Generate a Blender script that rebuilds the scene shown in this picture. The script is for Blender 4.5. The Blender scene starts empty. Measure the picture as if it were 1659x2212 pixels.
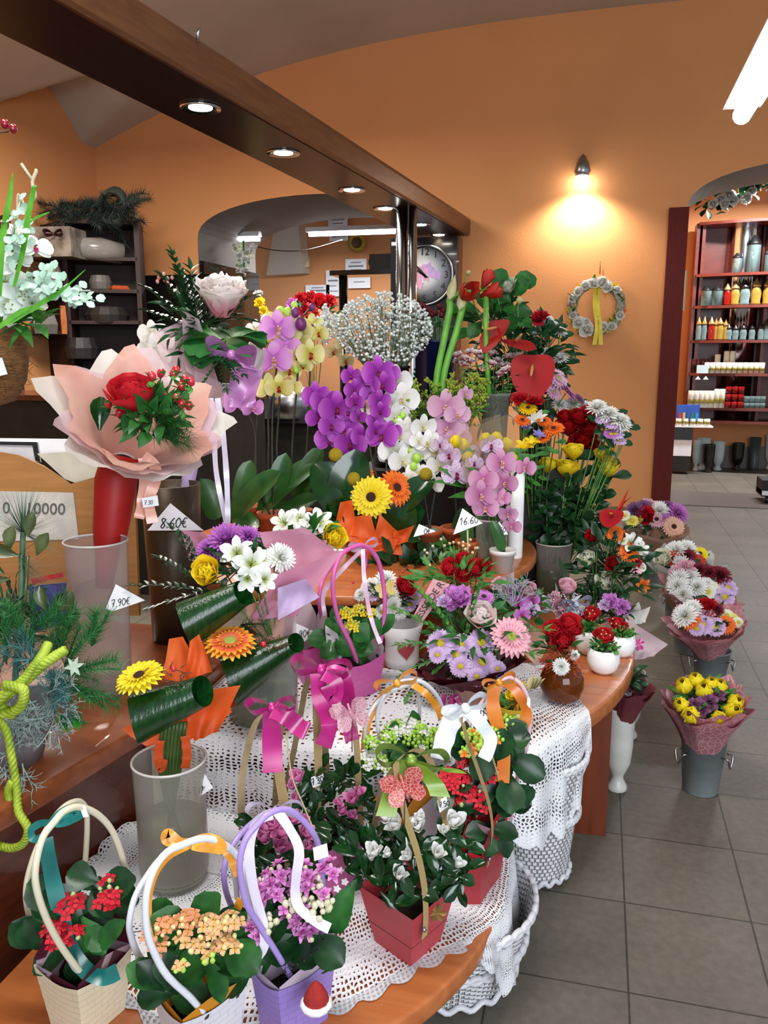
import bpy, math, random
from mathutils import Vector as V, Matrix as MX, Quaternion
PI = math.pi
R = random.Random(11)
SC = bpy.context.scene
COL = SC.collection
# ---------------------------------------------------------------- camera and how a pixel of the photograph maps to the room
H, F, CX, CY = 1.35, 1780.0, 829.5, 1106.0
TH = math.atan(341 / F)
YAW = math.atan((1297 - CX) / (F / math.cos(TH)))
RT = V((math.cos(YAW), math.sin(YAW), 0))
FW = V((-math.sin(YAW) * math.cos(TH), math.cos(YAW) * math.cos(TH), -math.sin(TH)))
UP = RT.cross(FW)
EYE = V((0, 0, H))
def ray(px, py): return FW + RT * ((px - CX) / F) - UP * ((py - CY) / F)
def PZ(px, py, z):
    r = ray(px, py); return EYE + r * ((z - H) / r.z)
def PY(px, py, y):
    r = ray(px, py); return EYE + r * (y / r.y)
def PD(px, py, d): return EYE + ray(px, py) * d
def dep(p): return (V(p) - EYE).dot(FW)
def tocam(p): return (EYE - V(p)).normalized()
# ---------------------------------------------------------------- materials
def lin(h):
    if not isinstance(h, str): return (*h, 1)
    h = h.lstrip('#'); o = []
    for i in (0, 2, 4):
        c = int(h[i:i+2], 16) / 255
        o.append(c / 12.92 if c <= .04045 else ((c + .055) / 1.055) ** 2.4)
    return (*o, 1)
_M = {}
def mat(name, col, rough=.6, col2=None, scale=20, bump=0, bscale=None, metal=0, trans=0, ior=1.45, alpha=1, emit=0, coat=0, spec=.5, transl=0, stretch=(1,1,1), detail=4):
    if name in _M: return _M[name]
    m = bpy.data.materials.new(name); m.use_nodes = True; _M[name] = m
    nt = m.node_tree; n = nt.nodes; L = nt.links; b = n['Principled BSDF']
    b.inputs['Base Color'].default_value = lin(col); b.inputs['Roughness'].default_value = rough
    b.inputs['Metallic'].default_value = metal; b.inputs['Transmission Weight'].default_value = trans
    b.inputs['IOR'].default_value = ior; b.inputs['Alpha'].default_value = alpha
    b.inputs['Coat Weight'].default_value = coat; b.inputs['Specular IOR Level'].default_value = spec
    if emit:
        b.inputs['Emission Color'].default_value = lin(col); b.inputs['Emission Strength'].default_value = emit
    tc = n.new('ShaderNodeTexCoord'); mp = n.new('ShaderNodeMapping'); mp.inputs['Scale'].default_value = stretch
    L.new(tc.outputs['Object'], mp.inputs['Vector'])
    nz = n.new('ShaderNodeTexNoise'); nz.inputs['Scale'].default_value = scale; nz.inputs['Detail'].default_value = detail
    L.new(mp.outputs['Vector'], nz.inputs['Vector'])
    c2 = lin(col2) if col2 else tuple(min(1, x * 1.18 + .004) for x in lin(col)[:3]) + (1,)
    r = n.new('ShaderNodeValToRGB'); r.color_ramp.elements[0].position = .35; r.color_ramp.elements[1].position = .65
    r.color_ramp.elements[0].color = lin(col); r.color_ramp.elements[1].color = c2
    L.new(nz.outputs['Fac'], r.inputs['Fac']); L.new(r.outputs['Color'], b.inputs['Base Color'])
    if bump:
        nb = n.new('ShaderNodeTexNoise'); nb.inputs['Scale'].default_value = bscale or scale * 3
        L.new(mp.outputs['Vector'], nb.inputs['Vector'])
        bp = n.new('ShaderNodeBump'); bp.inputs['Strength'].default_value = bump; bp.inputs['Distance'].default_value = .01
        L.new(nb.outputs['Fac'], bp.inputs['Height']); L.new(bp.outputs['Normal'], b.inputs['Normal'])
    if transl:
        t = n.new('ShaderNodeBsdfTranslucent'); L.new(r.outputs['Color'], t.inputs['Color'])
        mx = n.new('ShaderNodeMixShader'); mx.inputs['Fac'].default_value = transl
        L.new(b.outputs[0], mx.inputs[1]); L.new(t.outputs[0], mx.inputs[2]); L.new(mx.outputs[0], n['Material Output'].inputs['Surface'])
    return m
def petal(c1, c2=None, c3=None, pos=(.15, .75), speck=None, rough=.55):
    """petal colour along its length: base c1, middle c2, tip c3; optional speckles"""
    key = ('petal', c1, c2, c3, pos, speck)
    if key in _M: return _M[key]
    m = bpy.data.materials.new('petal'); m.use_nodes = True; _M[key] = m
    nt = m.node_tree; n = nt.nodes; L = nt.links; b = n['Principled BSDF']; b.inputs['Roughness'].default_value = rough
    b.inputs['Specular IOR Level'].default_value = .3
    uv = n.new('ShaderNodeUVMap'); sp = n.new('ShaderNodeSeparateXYZ'); L.new(uv.outputs['UV'], sp.inputs[0])
    r = n.new('ShaderNodeValToRGB'); e = r.color_ramp.elements
    c2 = c2 or c1; c3 = c3 or c2
    e[0].position = pos[0]; e[0].color = lin(c1); e[1].position = pos[1]; e[1].color = lin(c3)
    k = e.new((pos[0] + pos[1]) / 2); k.color = lin(c2)
    L.new(sp.outputs['Y'], r.inputs['Fac']); src = r.outputs['Color']
    tc = n.new('ShaderNodeTexCoord'); mp = n.new('ShaderNodeMapping'); mp.inputs['Scale'].default_value = (9, 1.2, 1)
    L.new(uv.outputs['UV'], mp.inputs['Vector'])
    nz = n.new('ShaderNodeTexNoise'); nz.inputs['Scale'].default_value = 3; L.new(mp.outputs['Vector'], nz.inputs['Vector'])
    mx = n.new('ShaderNodeMixRGB'); mx.blend_type = 'MULTIPLY'; mx.inputs['Fac'].default_value = .35
    L.new(src, mx.inputs[1]); L.new(nz.outputs['Fac'], mx.inputs[2])
    g = n.new('ShaderNodeMixRGB'); g.blend_type = 'MIX'; g.inputs['Fac'].default_value = .6; L.new(mx.outputs[0], g.inputs[1]); L.new(src, g.inputs[2]); src = g.outputs[0]
    if speck:
        vo = n.new('ShaderNodeTexNoise'); vo.inputs['Scale'].default_value = 42; L.new(tc.outputs['Object'], vo.inputs['Vector'])
        rr = n.new('ShaderNodeValToRGB'); rr.color_ramp.elements[0].position = .52; rr.color_ramp.elements[1].position = .6; L.new(vo.outputs['Fac'], rr.inputs['Fac'])
        m2 = n.new('ShaderNodeMixRGB'); L.new(rr.outputs['Color'], m2.inputs['Fac']); L.new(src, m2.inputs[1]); m2.inputs[2].default_value = lin(speck); src = m2.outputs[0]
    L.new(src, b.inputs['Base Color'])
    t = n.new('ShaderNodeBsdfTranslucent'); L.new(src, t.inputs['Color'])
    ms = n.new('ShaderNodeMixShader'); ms.inputs['Fac'].default_value = .22
    L.new(b.outputs[0], ms.inputs[1]); L.new(t.outputs[0], ms.inputs[2]); L.new(ms.outputs[0], n['Material Output'].inputs['Surface'])
    return m
def paper(name, col, col2=None, alpha=1, transl=.35, rough=.5, scale=6, pat=None):
    if name in _M: return _M[name]
    m = mat(name, col, rough, col2, scale, .15, 9, transl=transl)
    n = m.node_tree.nodes; L = m.node_tree.links
    if pat:
        vo = n.new('ShaderNodeTexVoronoi'); vo.inputs['Scale'].default_value = pat[1]; vo.feature = 'DISTANCE_TO_EDGE' if pat[2] else 'F1'
        L.new(n['Mapping'].outputs[0], vo.inputs['Vector'])
        rr = n.new('ShaderNodeValToRGB'); rr.color_ramp.elements[0].position = pat[3]; rr.color_ramp.elements[1].position = pat[3] + .02
        rr.color_ramp.elements[0].color = (1,1,1,1); rr.color_ramp.elements[1].color = (0,0,0,1); L.new(vo.outputs['Distance'], rr.inputs['Fac'])
        mx = n.new('ShaderNodeMixRGB'); L.new(rr.outputs['Color'], mx.inputs['Fac']); L.new(n['Color Ramp'].outputs[0], mx.inputs[1]); mx.inputs[2].default_value = lin(pat[0])
        L.new(mx.outputs[0], n['Principled BSDF'].inputs['Base Color'])
    if alpha < 1:
        out = n['Material Output']; s = out.inputs['Surface'].links[0].from_socket
        tr = n.new('ShaderNodeBsdfTransparent'); ms = n.new('ShaderNodeMixShader'); ms.inputs['Fac'].default_value = alpha
        L.new(tr.outputs[0], ms.inputs[1]); L.new(s, ms.inputs[2]); L.new(ms.outputs[0], out.inputs['Surface'])
    return m
def glassy(name, col, rough, alpha, hazy=None):
    """thin-walled clear or frosted plastic / glass: part see-through, part glossy tinted surface"""
    if name in _M: return _M[name]
    m = mat(name, col, rough, col, 8, .03, 6, coat=.4)
    n = m.node_tree.nodes; L = m.node_tree.links; out = n['Material Output']
    tr = n.new('ShaderNodeBsdfTransparent'); tr.inputs[0].default_value = lin(hazy or '#ffffff')
    fr = n.new('ShaderNodeLayerWeight'); fr.inputs['Blend'].default_value = .35
    ma = n.new('ShaderNodeMath'); ma.operation = 'MULTIPLY_ADD'; ma.inputs[1].default_value = .7 * (1 - alpha); ma.inputs[2].default_value = alpha
    L.new(fr.outputs['Facing'], ma.inputs[0])
    ms = n.new('ShaderNodeMixShader'); L.new(ma.outputs[0], ms.inputs['Fac'])
    L.new(tr.outputs[0], ms.inputs[1]); L.new(n['Principled BSDF'].outputs[0], ms.inputs[2]); L.new(ms.outputs[0], out.inputs['Surface'])
    return m
# ---------------------------------------------------------------- mesh builder
def prof(v, k):
    if k == 'round': return max(.03, math.sin(PI * min(1, v * .94 + .03)) ** .6)
    if k == 'wide': return max(.05, math.sin(PI * (v ** 1.4 * .93 + .04)) ** .55)
    if k == 'gerb': return min(1, v * 3 + .35) * math.sqrt(max(.04, 1 - (max(0, v - .72) / .28) ** 2))
    if k == 'point': return max(.02, math.sin(PI * min(1, v ** .75)) ** .9)
    if k == 'lance': return max(.02, math.sin(PI * v ** .6))
    if k == 'obov': return max(.04, math.sin(PI * (v ** 1.5 * .95 + .02)) ** .8)
    if k == 'strap': return min(1, v * 5 + .3) * math.sqrt(max(.003, 1 - (max(0, v - .6) / .4) ** 2))
    return 1
class MB:
    def __init__(s): s.v = []; s.f = []; s.m = []; s.uv = []
    def add(s, vs, fs, mi=0, uv=None):
        b = len(s.v); s.v += [V(x) for x in vs]; s.uv += uv or [(0, 0)] * len(vs)
        s.f += [tuple(i + b for i in f) for f in fs]; s.m += [mi] * len(fs); return s
    def grid(s, nu, nv, fn, mi=0, close=False):
        vs = []; uv = []; fs = []
        for j in range(nv + 1):
            for i in range(nu + (0 if close else 1)):
                vs.append(V(fn(i / nu, j / nv))); uv.append((i / nu, j / nv))
        w = nu if close else nu + 1
        for j in range(nv):
            for i in range(nu):
                a = j * w + i; b = j * w + (i + 1) % w
                fs.append((a, b, b + w, a + w))
        return s.add(vs, fs, mi, uv)
    def tube(s, pts, r, n=8, mi=0, close=False):
        pts = [V(p) for p in pts]; k = len(pts)
        rr = r if isinstance(r, (list, tuple)) else [r] * k
        vs = []; fs = []; uv = []; u = None
        for i, p in enumerate(pts):
            t = (pts[(i + 1) % k] - pts[i - 1]) if close else (pts[min(i + 1, k - 1)] - pts[max(i - 1, 0)])
            t = t.normalized() if t.length > 1e-9 else V((0, 0, 1))
            if u is None: u = t.orthogonal().normalized()
            u = (u - t * u.dot(t)); u = u.normalized() if u.length > 1e-6 else t.orthogonal().normalized()
            w = t.cross(u)
            for j in range(n):
                a = 2 * PI * j / n; vs.append(p + (u * math.cos(a) + w * math.sin(a)) * rr[i]); uv.append((j / n, i / max(1, k - 1)))
        for i in range(k if close else k - 1):
            i2 = (i + 1) % k
            for j in range(n): fs.append((i * n + j, i * n + (j + 1) % n, i2 * n + (j + 1) % n, i2 * n + j))
        if not close: fs += [tuple(range(n - 1, -1, -1)), tuple((k - 1) * n + j for j in range(n))]
        return s.add(vs, fs, mi, uv)
    def lathe(s, pr, c=(0, 0, 0), n=28, mi=0, sq=1, ax=None, rib=0, nr=0):
        c = V(c); q = V(ax).normalized().to_track_quat('Z', 'Y') if ax is not None else None
        vs = []; fs = []; uv = []
        for i, (r, z) in enumerate(pr):
            for j in range(n):
                a = 2 * PI * j / n; r2 = r * (1 + rib * math.cos(nr * a)) if rib else r
                p = V((r2 * math.cos(a), r2 * math.sin(a) * sq, z)); vs.append(c + (q @ p if q else p)); uv.append((j / n, i / (len(pr) - 1)))
        for i in range(len(pr) - 1):
            for j in range(n): fs.append((i * n + j, i * n + (j + 1) % n, (i + 1) * n + (j + 1) % n, (i + 1) * n + j))
        if pr[0][0] > 1e-4: fs.append(tuple(range(n - 1, -1, -1)))
        return s.add(vs, fs, mi, uv)
    def hexa(s, b4, t4, mi=0):
        return s.add(list(b4) + list(t4), [(3, 2, 1, 0), (4, 5, 6, 7), (0, 1, 5, 4), (1, 2, 6, 5), (2, 3, 7, 6), (3, 0, 4, 7)], mi, [(0, 0), (1, 0), (1, 1), (0, 1)] * 2)
    def box(s, c, sz, rz=0, mi=0):
        c = V(c); q = MX.Rotation(rz, 3, 'Z'); x, y, z = sz[0] / 2, sz[1] / 2, sz[2] / 2
        f = lambda zz: [c + q @ V(p) for p in ((-x, -y, zz), (x, -y, zz), (x, y, zz), (-x, y, zz))]
        return s.hexa(f(-z), f(z), mi)
    def ball(s, c, r, n=8, mi=0, sz=1, ax=None):
        k = max(4, n // 2)
        return s.lathe([(max(1e-5, r * math.sin(PI * i / k)), -r * sz * math.cos(PI * i / k)) for i in range(k + 1)], c, n, mi, 1, ax)
    def petal(s, az, r0, z0, L, W, t0, t1, cup=.2, kind='round', nu=4, nv=5, mi=0, rag=0, twist=0, org=None, basis=None):
        """a petal / leaf leaving the Z axis at azimuth az, elevation t0 degrees at its base and t1 at its tip"""
        ca, sa = math.cos(az), math.sin(az); er = V((ca, sa, 0)); et = V((-sa, ca, 0)); ez = V((0, 0, 1))
        vs = []; uv = []; fs = []; p = er * r0 + ez * z0; st = L / nv
        for j in range(nv + 1):
            v = j / nv; th = math.radians(t0 + (t1 - t0) * v)
            d = er * math.cos(th) + ez * math.sin(th); nr = ez * math.cos(th) - er * math.sin(th)
            if j: p = p + d * st
            w = W * prof(v, kind) / 2
            for i in range(nu + 1):
                u = 2 * i / nu - 1
                q = p + et * (u * w) + nr * (cup * w * (abs(u) ** 1.6))
                if rag and j == nv: q = q + d * (rag * L * (R.random() - .6)) + nr * rag * L * (R.random() - .5)
                if twist: q = q + nr * (twist * L * math.sin(v * 5 + u * 2 + az))
                vs.append(q); uv.append(((u + 1) / 2, v))
        for j in range(nv):
            for i in range(nu):
                a = j * (nu + 1) + i; fs.append((a, a + 1, a + nu + 2, a + nu + 1))
        if org is not None:
            b = basis or Quaternion(); vs = [V(org) + b @ q for q in vs]
        return s.add(vs, fs, mi, uv)
    def leaf(s, p, d, L, W, kind='lance', bend=25, cup=.35, mi=0, nu=2, nv=4, nrm=None):
        """a leaf from point p in direction d; its upper face looks towards nrm"""
        d = V(d).normalized(); n = V(nrm) if nrm is not None else V((0, 0, 1))
        n = n - d * n.dot(d)
        n = n.normalized() if n.length > 1e-4 else d.orthogonal().normalized()
        b = MX((d, n.cross(d), n)).transposed().to_quaternion()
        return s.petal(0, 0, 0, L, W, bend * .4, -bend * .6, cup, kind, nu, nv, mi, org=p, basis=b)
    def strip(s, pts, side, w, mi=0, th=0):
        """a flat ribbon along pts, w wide in the direction side"""
        pts = [V(p) for p in pts]; k = len(pts); ws = w if isinstance(w, (list, tuple)) else [w] * k
        sd = side if isinstance(side, list) else [side] * k
        vs = []; uv = []
        for i, p in enumerate(pts):
            h = V(sd[i]).normalized() * ws[i] / 2; vs += [p - h, p + h]; uv += [(0, i / (k - 1)), (1, i / (k - 1))]
        return s.add(vs, [(2 * i, 2 * i + 1, 2 * i + 3, 2 * i + 2) for i in range(k - 1)], mi, uv)
    def poly(s, pts, mi=0): return s.add(pts, [tuple(range(len(pts)))], mi)
    def slab(s, pts, n, mi=0):
        """a polygon with thickness n (a vector)"""
        k = len(pts); a = [V(p) for p in pts]; b = [p + V(n) for p in a]
        return s.add(a + b, [tuple(range(k - 1, -1, -1)), tuple(range(k, 2 * k))] + [(i, (i + 1) % k, k + (i + 1) % k, k + i) for i in range(k)], mi)
    def mesh(s, name, mats, smooth=True, off=(0, 0, 0)):
        me = bpy.data.meshes.new(name); o = V(off)
        me.from_pydata([tuple(v - o) for v in s.v], [], s.f)
        ml = mats if isinstance(mats, (list, tuple)) else [mats]
        for m in ml: me.materials.append(m)
        if len(ml) > 1: me.polygons.foreach_set('material_index', s.m)
        me.polygons.foreach_set('use_smooth', [smooth] * len(s.f))
        ul = me.uv_layers.new(name='UVMap'); li = [0] * len(me.loops); me.loops.foreach_get('vertex_index', li)
        ul.data.foreach_set('uv', [c for i in li for c in s.uv[i]])
        me.update(); return me
def spline(pts, n=24, close=False):
    pts = [V(p) for p in pts]; k = len(pts); o = []
    seg = k if close else k - 1; per = max(2, n // seg)
    for i in range(seg):
        g = lambda j: pts[j % k] if close else pts[min(max(j, 0), k - 1)]
        a, b, c, d = g(i - 1), g(i), g(i + 1), g(i + 2)
        for q in range(per):
            t = q / per
            o.append(.5 * (2 * b + (c - a) * t + (2 * a - 5 * b + 4 * c - d) * t * t + (3 * b - a - 3 * c + d) * t ** 3))
    if not close: o.append(pts[-1])
    return o
# ---------------------------------------------------------------- objects
WL = {}
def put(name, data, parent=None, loc=(0, 0, 0)):
    o = bpy.data.objects.new(name, data); COL.objects.link(o); o.location = loc
    if parent is not None: o.parent = parent
    WL[o.name] = (WL[parent.name] if parent is not None else V((0, 0, 0))) + V(loc)
    return o
def tag(o, label, cat, group=None, kind='thing'):
    o['label'] = label; o['category'] = cat
    if group: o['group'] = group
    o['kind'] = kind or 'thing'
    return o
def thing(name, label, cat, loc, group=None): return tag(put(name, None, None, V(loc)), label, cat, group)
def B(mb, name, mats, parent=None, smooth=True, label=None):
    """link a world-space mesh as one object (child of parent)"""
    off = WL[parent.name] if parent is not None else V((0, 0, 0))
    o = put(name, mb.mesh(name, mats, smooth, off), parent)
    if label: o['label'] = label
    return o
def T1(mb, name, mats, label, cat, group=None, smooth=True, kind=None):
    """a thing that is a single mesh"""
    k = len(mb.v); c = V((sum(v.x for v in mb.v) / k, sum(v.y for v in mb.v) / k, min(v.z for v in mb.v)))
    o = put(name, mb.mesh(name, mats, smooth, c), None, c); return tag(o, label, cat, group, kind)
def struct(mb, name, mats, smooth=False):
    o = put(name, mb.mesh(name, mats, smooth)); o['kind'] = 'structure'; return o
def inst(me, name, parent, p, axis=(0, 0, 1), sc=1, roll=0, label=None):
    o = put(name, me, parent, V(p) - (WL[parent.name] if parent is not None else V((0, 0, 0))))
    o.rotation_mode = 'QUATERNION'; o.rotation_quaternion = V(axis).normalized().to_track_quat('Z', 'Y') @ Quaternion((0, 0, 1), roll)
    o.scale = (sc, sc, sc) if not isinstance(sc, (tuple, list)) else sc
    if label: o['label'] = label
    return o
def text(name, s, parent, p, xd, yd, size, m, ext=.0004, align='CENTER'):
    c = bpy.data.curves.new(name, 'FONT'); c.body = s; c.size = size; c.extrude = ext; c.align_x = align; c.align_y = 'CENTER'; c.resolution_u = 3
    c.materials.append(m); xd = V(xd).normalized(); z = xd.cross(V(yd)).normalized(); y = z.cross(xd)
    o = put(name, c, parent, V(p) - WL[parent.name]); o.rotation_mode = 'QUATERNION'; o.rotation_quaternion = MX((xd, y, z)).transposed().to_quaternion(); return o
STRK = {'0': [[(.3,1),(.08,.7),(.08,.3),(.3,0),(.52,.3),(.52,.7),(.3,1)]], '1': [[(.1,.7),(.35,1),(.3,0)]], '3': [[(.05,.9),(.35,1),(.5,.75),(.22,.55),(.5,.3),(.3,0),(.03,.12)]],
 '4': [[(.3,1),(.05,.4),(.5,.4)], [(.42,.7),(.4,0)]], '5': [[(.5,1),(.12,1),(.08,.6),(.4,.6),(.5,.3),(.3,0),(.05,.08)]], '6': [[(.45,1),(.12,.55),(.08,.2),(.3,0),(.5,.25),(.3,.48),(.1,.3)]], '7': [[(.03,.95),(.5,1),(.25,0)], [(.12,.5),(.42,.52)]],
 '8': [[(.42,.9),(.22,1),(.1,.8),(.45,.3),(.3,0),(.1,.2),(.48,.8),(.42,.9)]], '9': [[(.5,.7),(.3,.5),(.1,.75),(.3,1),(.5,.8),(.42,.3),(.3,0)]], '.': [[(.1,.0),(.16,.05)]], '-': [[(.05,.45),(.45,.5)]],
 'E': [[(.55,.9),(.3,.95),(.12,.5),(.3,.05),(.55,.1)], [(.0,.6),(.42,.6)], [(.0,.42),(.4,.42)]], 'x': [[(.05,.9),(.45,.1)], [(.05,.1),(.5,.95)]]}
def writing(parent, s, px, py, h, d, m, slant=.15, rot=0, w=.09, name='lettering'):
    """handwriting in pen strokes, lower left corner at pixel (px, py), h pixels tall"""
    mb = MB(); x0 = 0; cr, sr = math.cos(math.radians(rot)), math.sin(math.radians(rot))
    for ch in s:
        for st in STRK.get(ch, []):
            q = []
            for (x, y) in st:
                X = (x0 + x + y * slant) * h; Y = y * h
                q.append(PD(px + X * cr + Y * sr, py + X * sr - Y * cr, d))
            mb.tube(spline(q, max(6, 4 * len(q))) if len(q) > 2 else q, w * h * d / F / 2, 5)
        x0 += .3 if ch == '.' else .62
    return B(mb, name, m, parent)
# ---------------------------------------------------------------- flower heads (1 unit wide, facing +Z), cached per colour
G_LEAF = mat('leaf_green', '#1d4a1f', .42, '#2f6b2c', 30, spec=.4, transl=.12)
G_DARK = mat('leaf_dark', '#0e2c16', .35, '#1d4823', 30, spec=.5, transl=.08)
G_MID = mat('leaf_mid', '#2f6a28', .45, '#4d8b38', 30, transl=.15)
G_LIME = mat('leaf_lime', '#6f9a2c', .5, '#9cc04a', 40, transl=.2)
G_STEM = mat('stem_green', '#3c6a2a', .5, '#56873a', 40)
G_GLOSS = mat('leaf_glossy', '#0a2b0f', .18, '#123d16', 14, coat=.3)
G_ORCH = mat('leaf_orchid', '#1f4a1c', .35, '#35682c', 10, coat=.1)
G_PINE = mat('pine_green', '#1d5a2a', .5, '#2d7a3a', 60)
G_BLUE = mat('pine_blue', '#3a6a68', .5, '#5a8c88', 60)
K_STEM = mat('stem_dark', '#1c1f1a', .5, '#2d3226', 40)
BROWN = mat('twig_brown', '#4a3424', .7, '#6a4a30', 50)
BERRY = mat('berry_red', '#b01a26', .22, '#c83040', 30, coat=.5)
YEL_C = mat('centre_yellow', '#c9b412', .8, '#e6d63a', 90, .6, 200)
GRN_C = mat('centre_green', '#8fa43a', .8, '#c0c860', 90, .6, 200)
DRK_C = mat('centre_dark', '#2a160e', .85, '#4c2a18', 90, .6, 200)
LIP = petal('#e8c020', '#a01050', '#b81868')
_HD = {}
def head(kind, c, ctr=None, var=0):
    key = (kind, c.name if c else None, ctr.name if ctr else None, var)
    if key in _HD: return _HD[key]
    mb = MB(); sub = []
    q = random.Random(hash((kind, var)) % 999 if False else len(_HD) + 5)
    if kind == 'rose':
        n = 26
        for i in range(n):
            f = i / (n - 1); az = i * 2.4 + q.uniform(-.2, .2)
            mb.petal(az, .02 + .13 * f, -.16 * f, .34 + .16 * f, .26 + .44 * f, 84 - 22 * f, 118 - 92 * f ** 1.6, .5 - .1 * f, 'wide', 4, 5, twist=.02)
    elif kind == 'rosebud':
        for i in range(20):
            f = i / 19
            mb.petal(i * 2.4, .02 + .10 * f, -.16 - .14 * f, .46 + .14 * f, .36 + .44 * f, 84 - 40 * f, 122 - 66 * f ** 2.4, .5, 'wide', 4, 6, twist=.015)
    elif kind == 'gerbera':
        for k, (nn, L, z, t) in enumerate(((22, .42, 0, 4), (22, .36, .02, 14), (20, .2, .035, 30))):
            for i in range(nn): mb.petal(2 * PI * (i + .5 * k) / nn + q.uniform(-.03, .03), .07, z, L, .12 if k < 2 else .06, t, t - 14 + q.uniform(-6, 6), .35, 'gerb', 2, 4)
        s = MB().lathe([(.12, .01), (.12, .05), (.09, .075), (.04, .06), (1e-4, .055)], n=16); sub.append(('flower_centre', s, ctr or DRK_C))
    elif kind == 'daisy':
        for k in range(2):
            for i in range(17): mb.petal(2 * PI * (i + .5 * k) / 17 + q.uniform(-.05, .05), .08, .02 * k, .42 - .03 * k, .13, 6 + 8 * k, -8 + q.uniform(-8, 8), .3, 'gerb', 2, 4)
        s = MB().lathe([(.14, 0), (.14, .04), (.1, .075), (1e-4, .09)], n=14); sub.append(('flower_centre', s, ctr or YEL_C))
    elif kind == 'mum':
        n = 95
        for i in range(n):
            f = (i / n) ** .6; az = i * 2.4
            mb.petal(az, .02 + .05 * f, .08 * (1 - f), .2 + .27 * f, .085, 80 - 74 * f + q.uniform(-8, 8), 104 - 118 * f + q.uniform(-14, 14), .5, 'gerb', 2, 4)
    elif kind == 'carnation':
        n = 46
        for i in range(n):
            f = i / n
            mb.petal(i * 2.4 + q.uniform(-.3, .3), .03, -.12 + .05 * f, .34 + .16 * f, .3, 86 - 55 * f + q.uniform(-10, 10), 80 - 75 * f + q.uniform(-20, 20), .1, 'wide', 5, 4, rag=.22, twist=.05)
    elif kind == 'tulip':
        for i in range(6):
            k = i % 2; mb.petal(i * PI / 3, .02 + .02 * k, -.42, .98, .7, 22, 132 - 6 * k, .5, 'wide', 5, 7)
    elif kind == 'lily':
        for i in range(6):
            k = i % 2; mb.petal(i * PI / 3 + q.uniform(-.1, .1), .03, -.18, .58, .27 + .06 * k, 62, -2 + q.uniform(-10, 10), .25, 'obov', 4, 6, twist=.015)
        s = MB()
        for i in range(5):
            a = i * 1.26; e = V((.1 * math.cos(a), .1 * math.sin(a), .2)); s.tube([(0, 0, -.1), e * .6, e], .009, 4); s.ball(e, .024, 6)
        sub.append(('stamens', s, GRN_C))
    elif kind == 'orchid':
        for a in (90, 215, 325): mb.petal(math.radians(a), .02, -.015, .43, .3, 6, -6 + q.uniform(-6, 6), .12, 'round', 4, 6)
        for a in (4, 176): mb.petal(math.radians(a), .02, .01, .47, .56, 12, q.uniform(-14, 2), .1, 'wide', 6, 6)
        s = MB(); s.petal(math.radians(270), .0, .02, .2, .13, 60, -50, .5, 'obov', 3, 5)
        for a in (205, 335): s.petal(math.radians(a), .01, .02, .12, .09, 70, 60, .5, 'round', 2, 4)
        s.ball((0, .03, .05), .035, 8); sub.append(('lip', s, ctr or LIP))
    elif kind == 'freesia':
        for i in range(6): mb.petal(i * PI / 3, .02, -.3, .7, .3, 74, 20, .4, 'obov', 3, 5)
    elif kind == 'anthurium':
        n = 24; vs = [V((0, .05, .02))]; uv = [(.5, .2)]
        for ring in (.35, .7, 1):
            for i in range(n):
                t = 2 * PI * i / n; x = .5 * math.sin(t) * (1 - .12 * math.cos(t) ** 2); y = (.55 * math.cos(t) - .11 * math.cos(2 * t) - .03 * math.cos(3 * t))
                p = V((x * ring * 1.02, y * ring + .02, .05 * ring ** 2 - .10 * (y * ring) ** 2)); vs.append(p); uv.append((.5 + x, .3 + .4 * ring))
        fs = [(0, 1 + i, 1 + (i + 1) % n) for i in range(n)]
        for k in range(2): fs += [(1 + k * n + i, 1 + k * n + n + i, 1 + k * n + n + (i + 1) % n, 1 + k * n + (i + 1) % n) for i in range(n)]
        mb.add(vs, fs, 0, uv)
        s = MB(); s.tube([(0, .2, .02), (0, .12, .12), (0, 0, .26), (0, -.08, .36)], [.035, .04, .035, .012], 8); sub.append(('spadix', s, ctr or YEL_C))
    elif kind == 'amaryllis':
        for i in range(6): mb.petal(i * PI / 3, .05, -.42, .95, .5, 58, 92 + q.uniform(-16, 6), .45, 'obov', 4, 7)
    elif kind == 'ball':
        mb.ball((0, 0, 0), .5, 14)
    elif kind == 'floret':
        for i in range(4): mb.petal(i * PI / 2, .03, 0, .44, .4, 14, -6, .1, 'round', 2, 3)
    elif kind == 'double':
        for i in range(16):
            f = i / 15; mb.petal(i * 2.4, .03, 0, .3 + .18 * f, .3, 80 - 66 * f, 60 - 66 * f, .3, 'round', 3, 3)
    elif kind == 'azbud':
        for i in range(7):
            f = i / 6; mb.petal(i * 2.4, .05, -.3, .8, .5, 64 - 14 * f, 104 - 54 * f, .5, 'wide', 3, 5, twist=.03)
    me = mb.mesh(kind, c); out = (me, [(n, s.mesh(n, m), m) for n, s, m in sub]); _HD[key] = out; return out
NAMES = {'mum': 'chrysanthemum', 'rosebud': 'rose', 'lily': 'lily_flower', 'orchid': 'orchid_flower', 'floret': 'small_flower', 'double': 'small_flower', 'azbud': 'azalea_flower', 'freesia': 'freesia_flower', 'ball': 'round_bloom', 'amaryllis': 'amaryllis_flower', 'anthurium': 'spathe'}
def flower(kind, c, parent, p, axis, diam, ctr=None, label=None, roll=None, name=None, var=0):
    me, sub = head(kind, c, ctr, var)
    if roll is None: roll = 0 if kind in ('orchid', 'anthurium') else R.uniform(0, 6.28)
    o = inst(me, name or NAMES.get(kind, kind), parent, p, axis, diam, roll, label)
    for n, s, m in sub: put(n, s, o)
    return o
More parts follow.
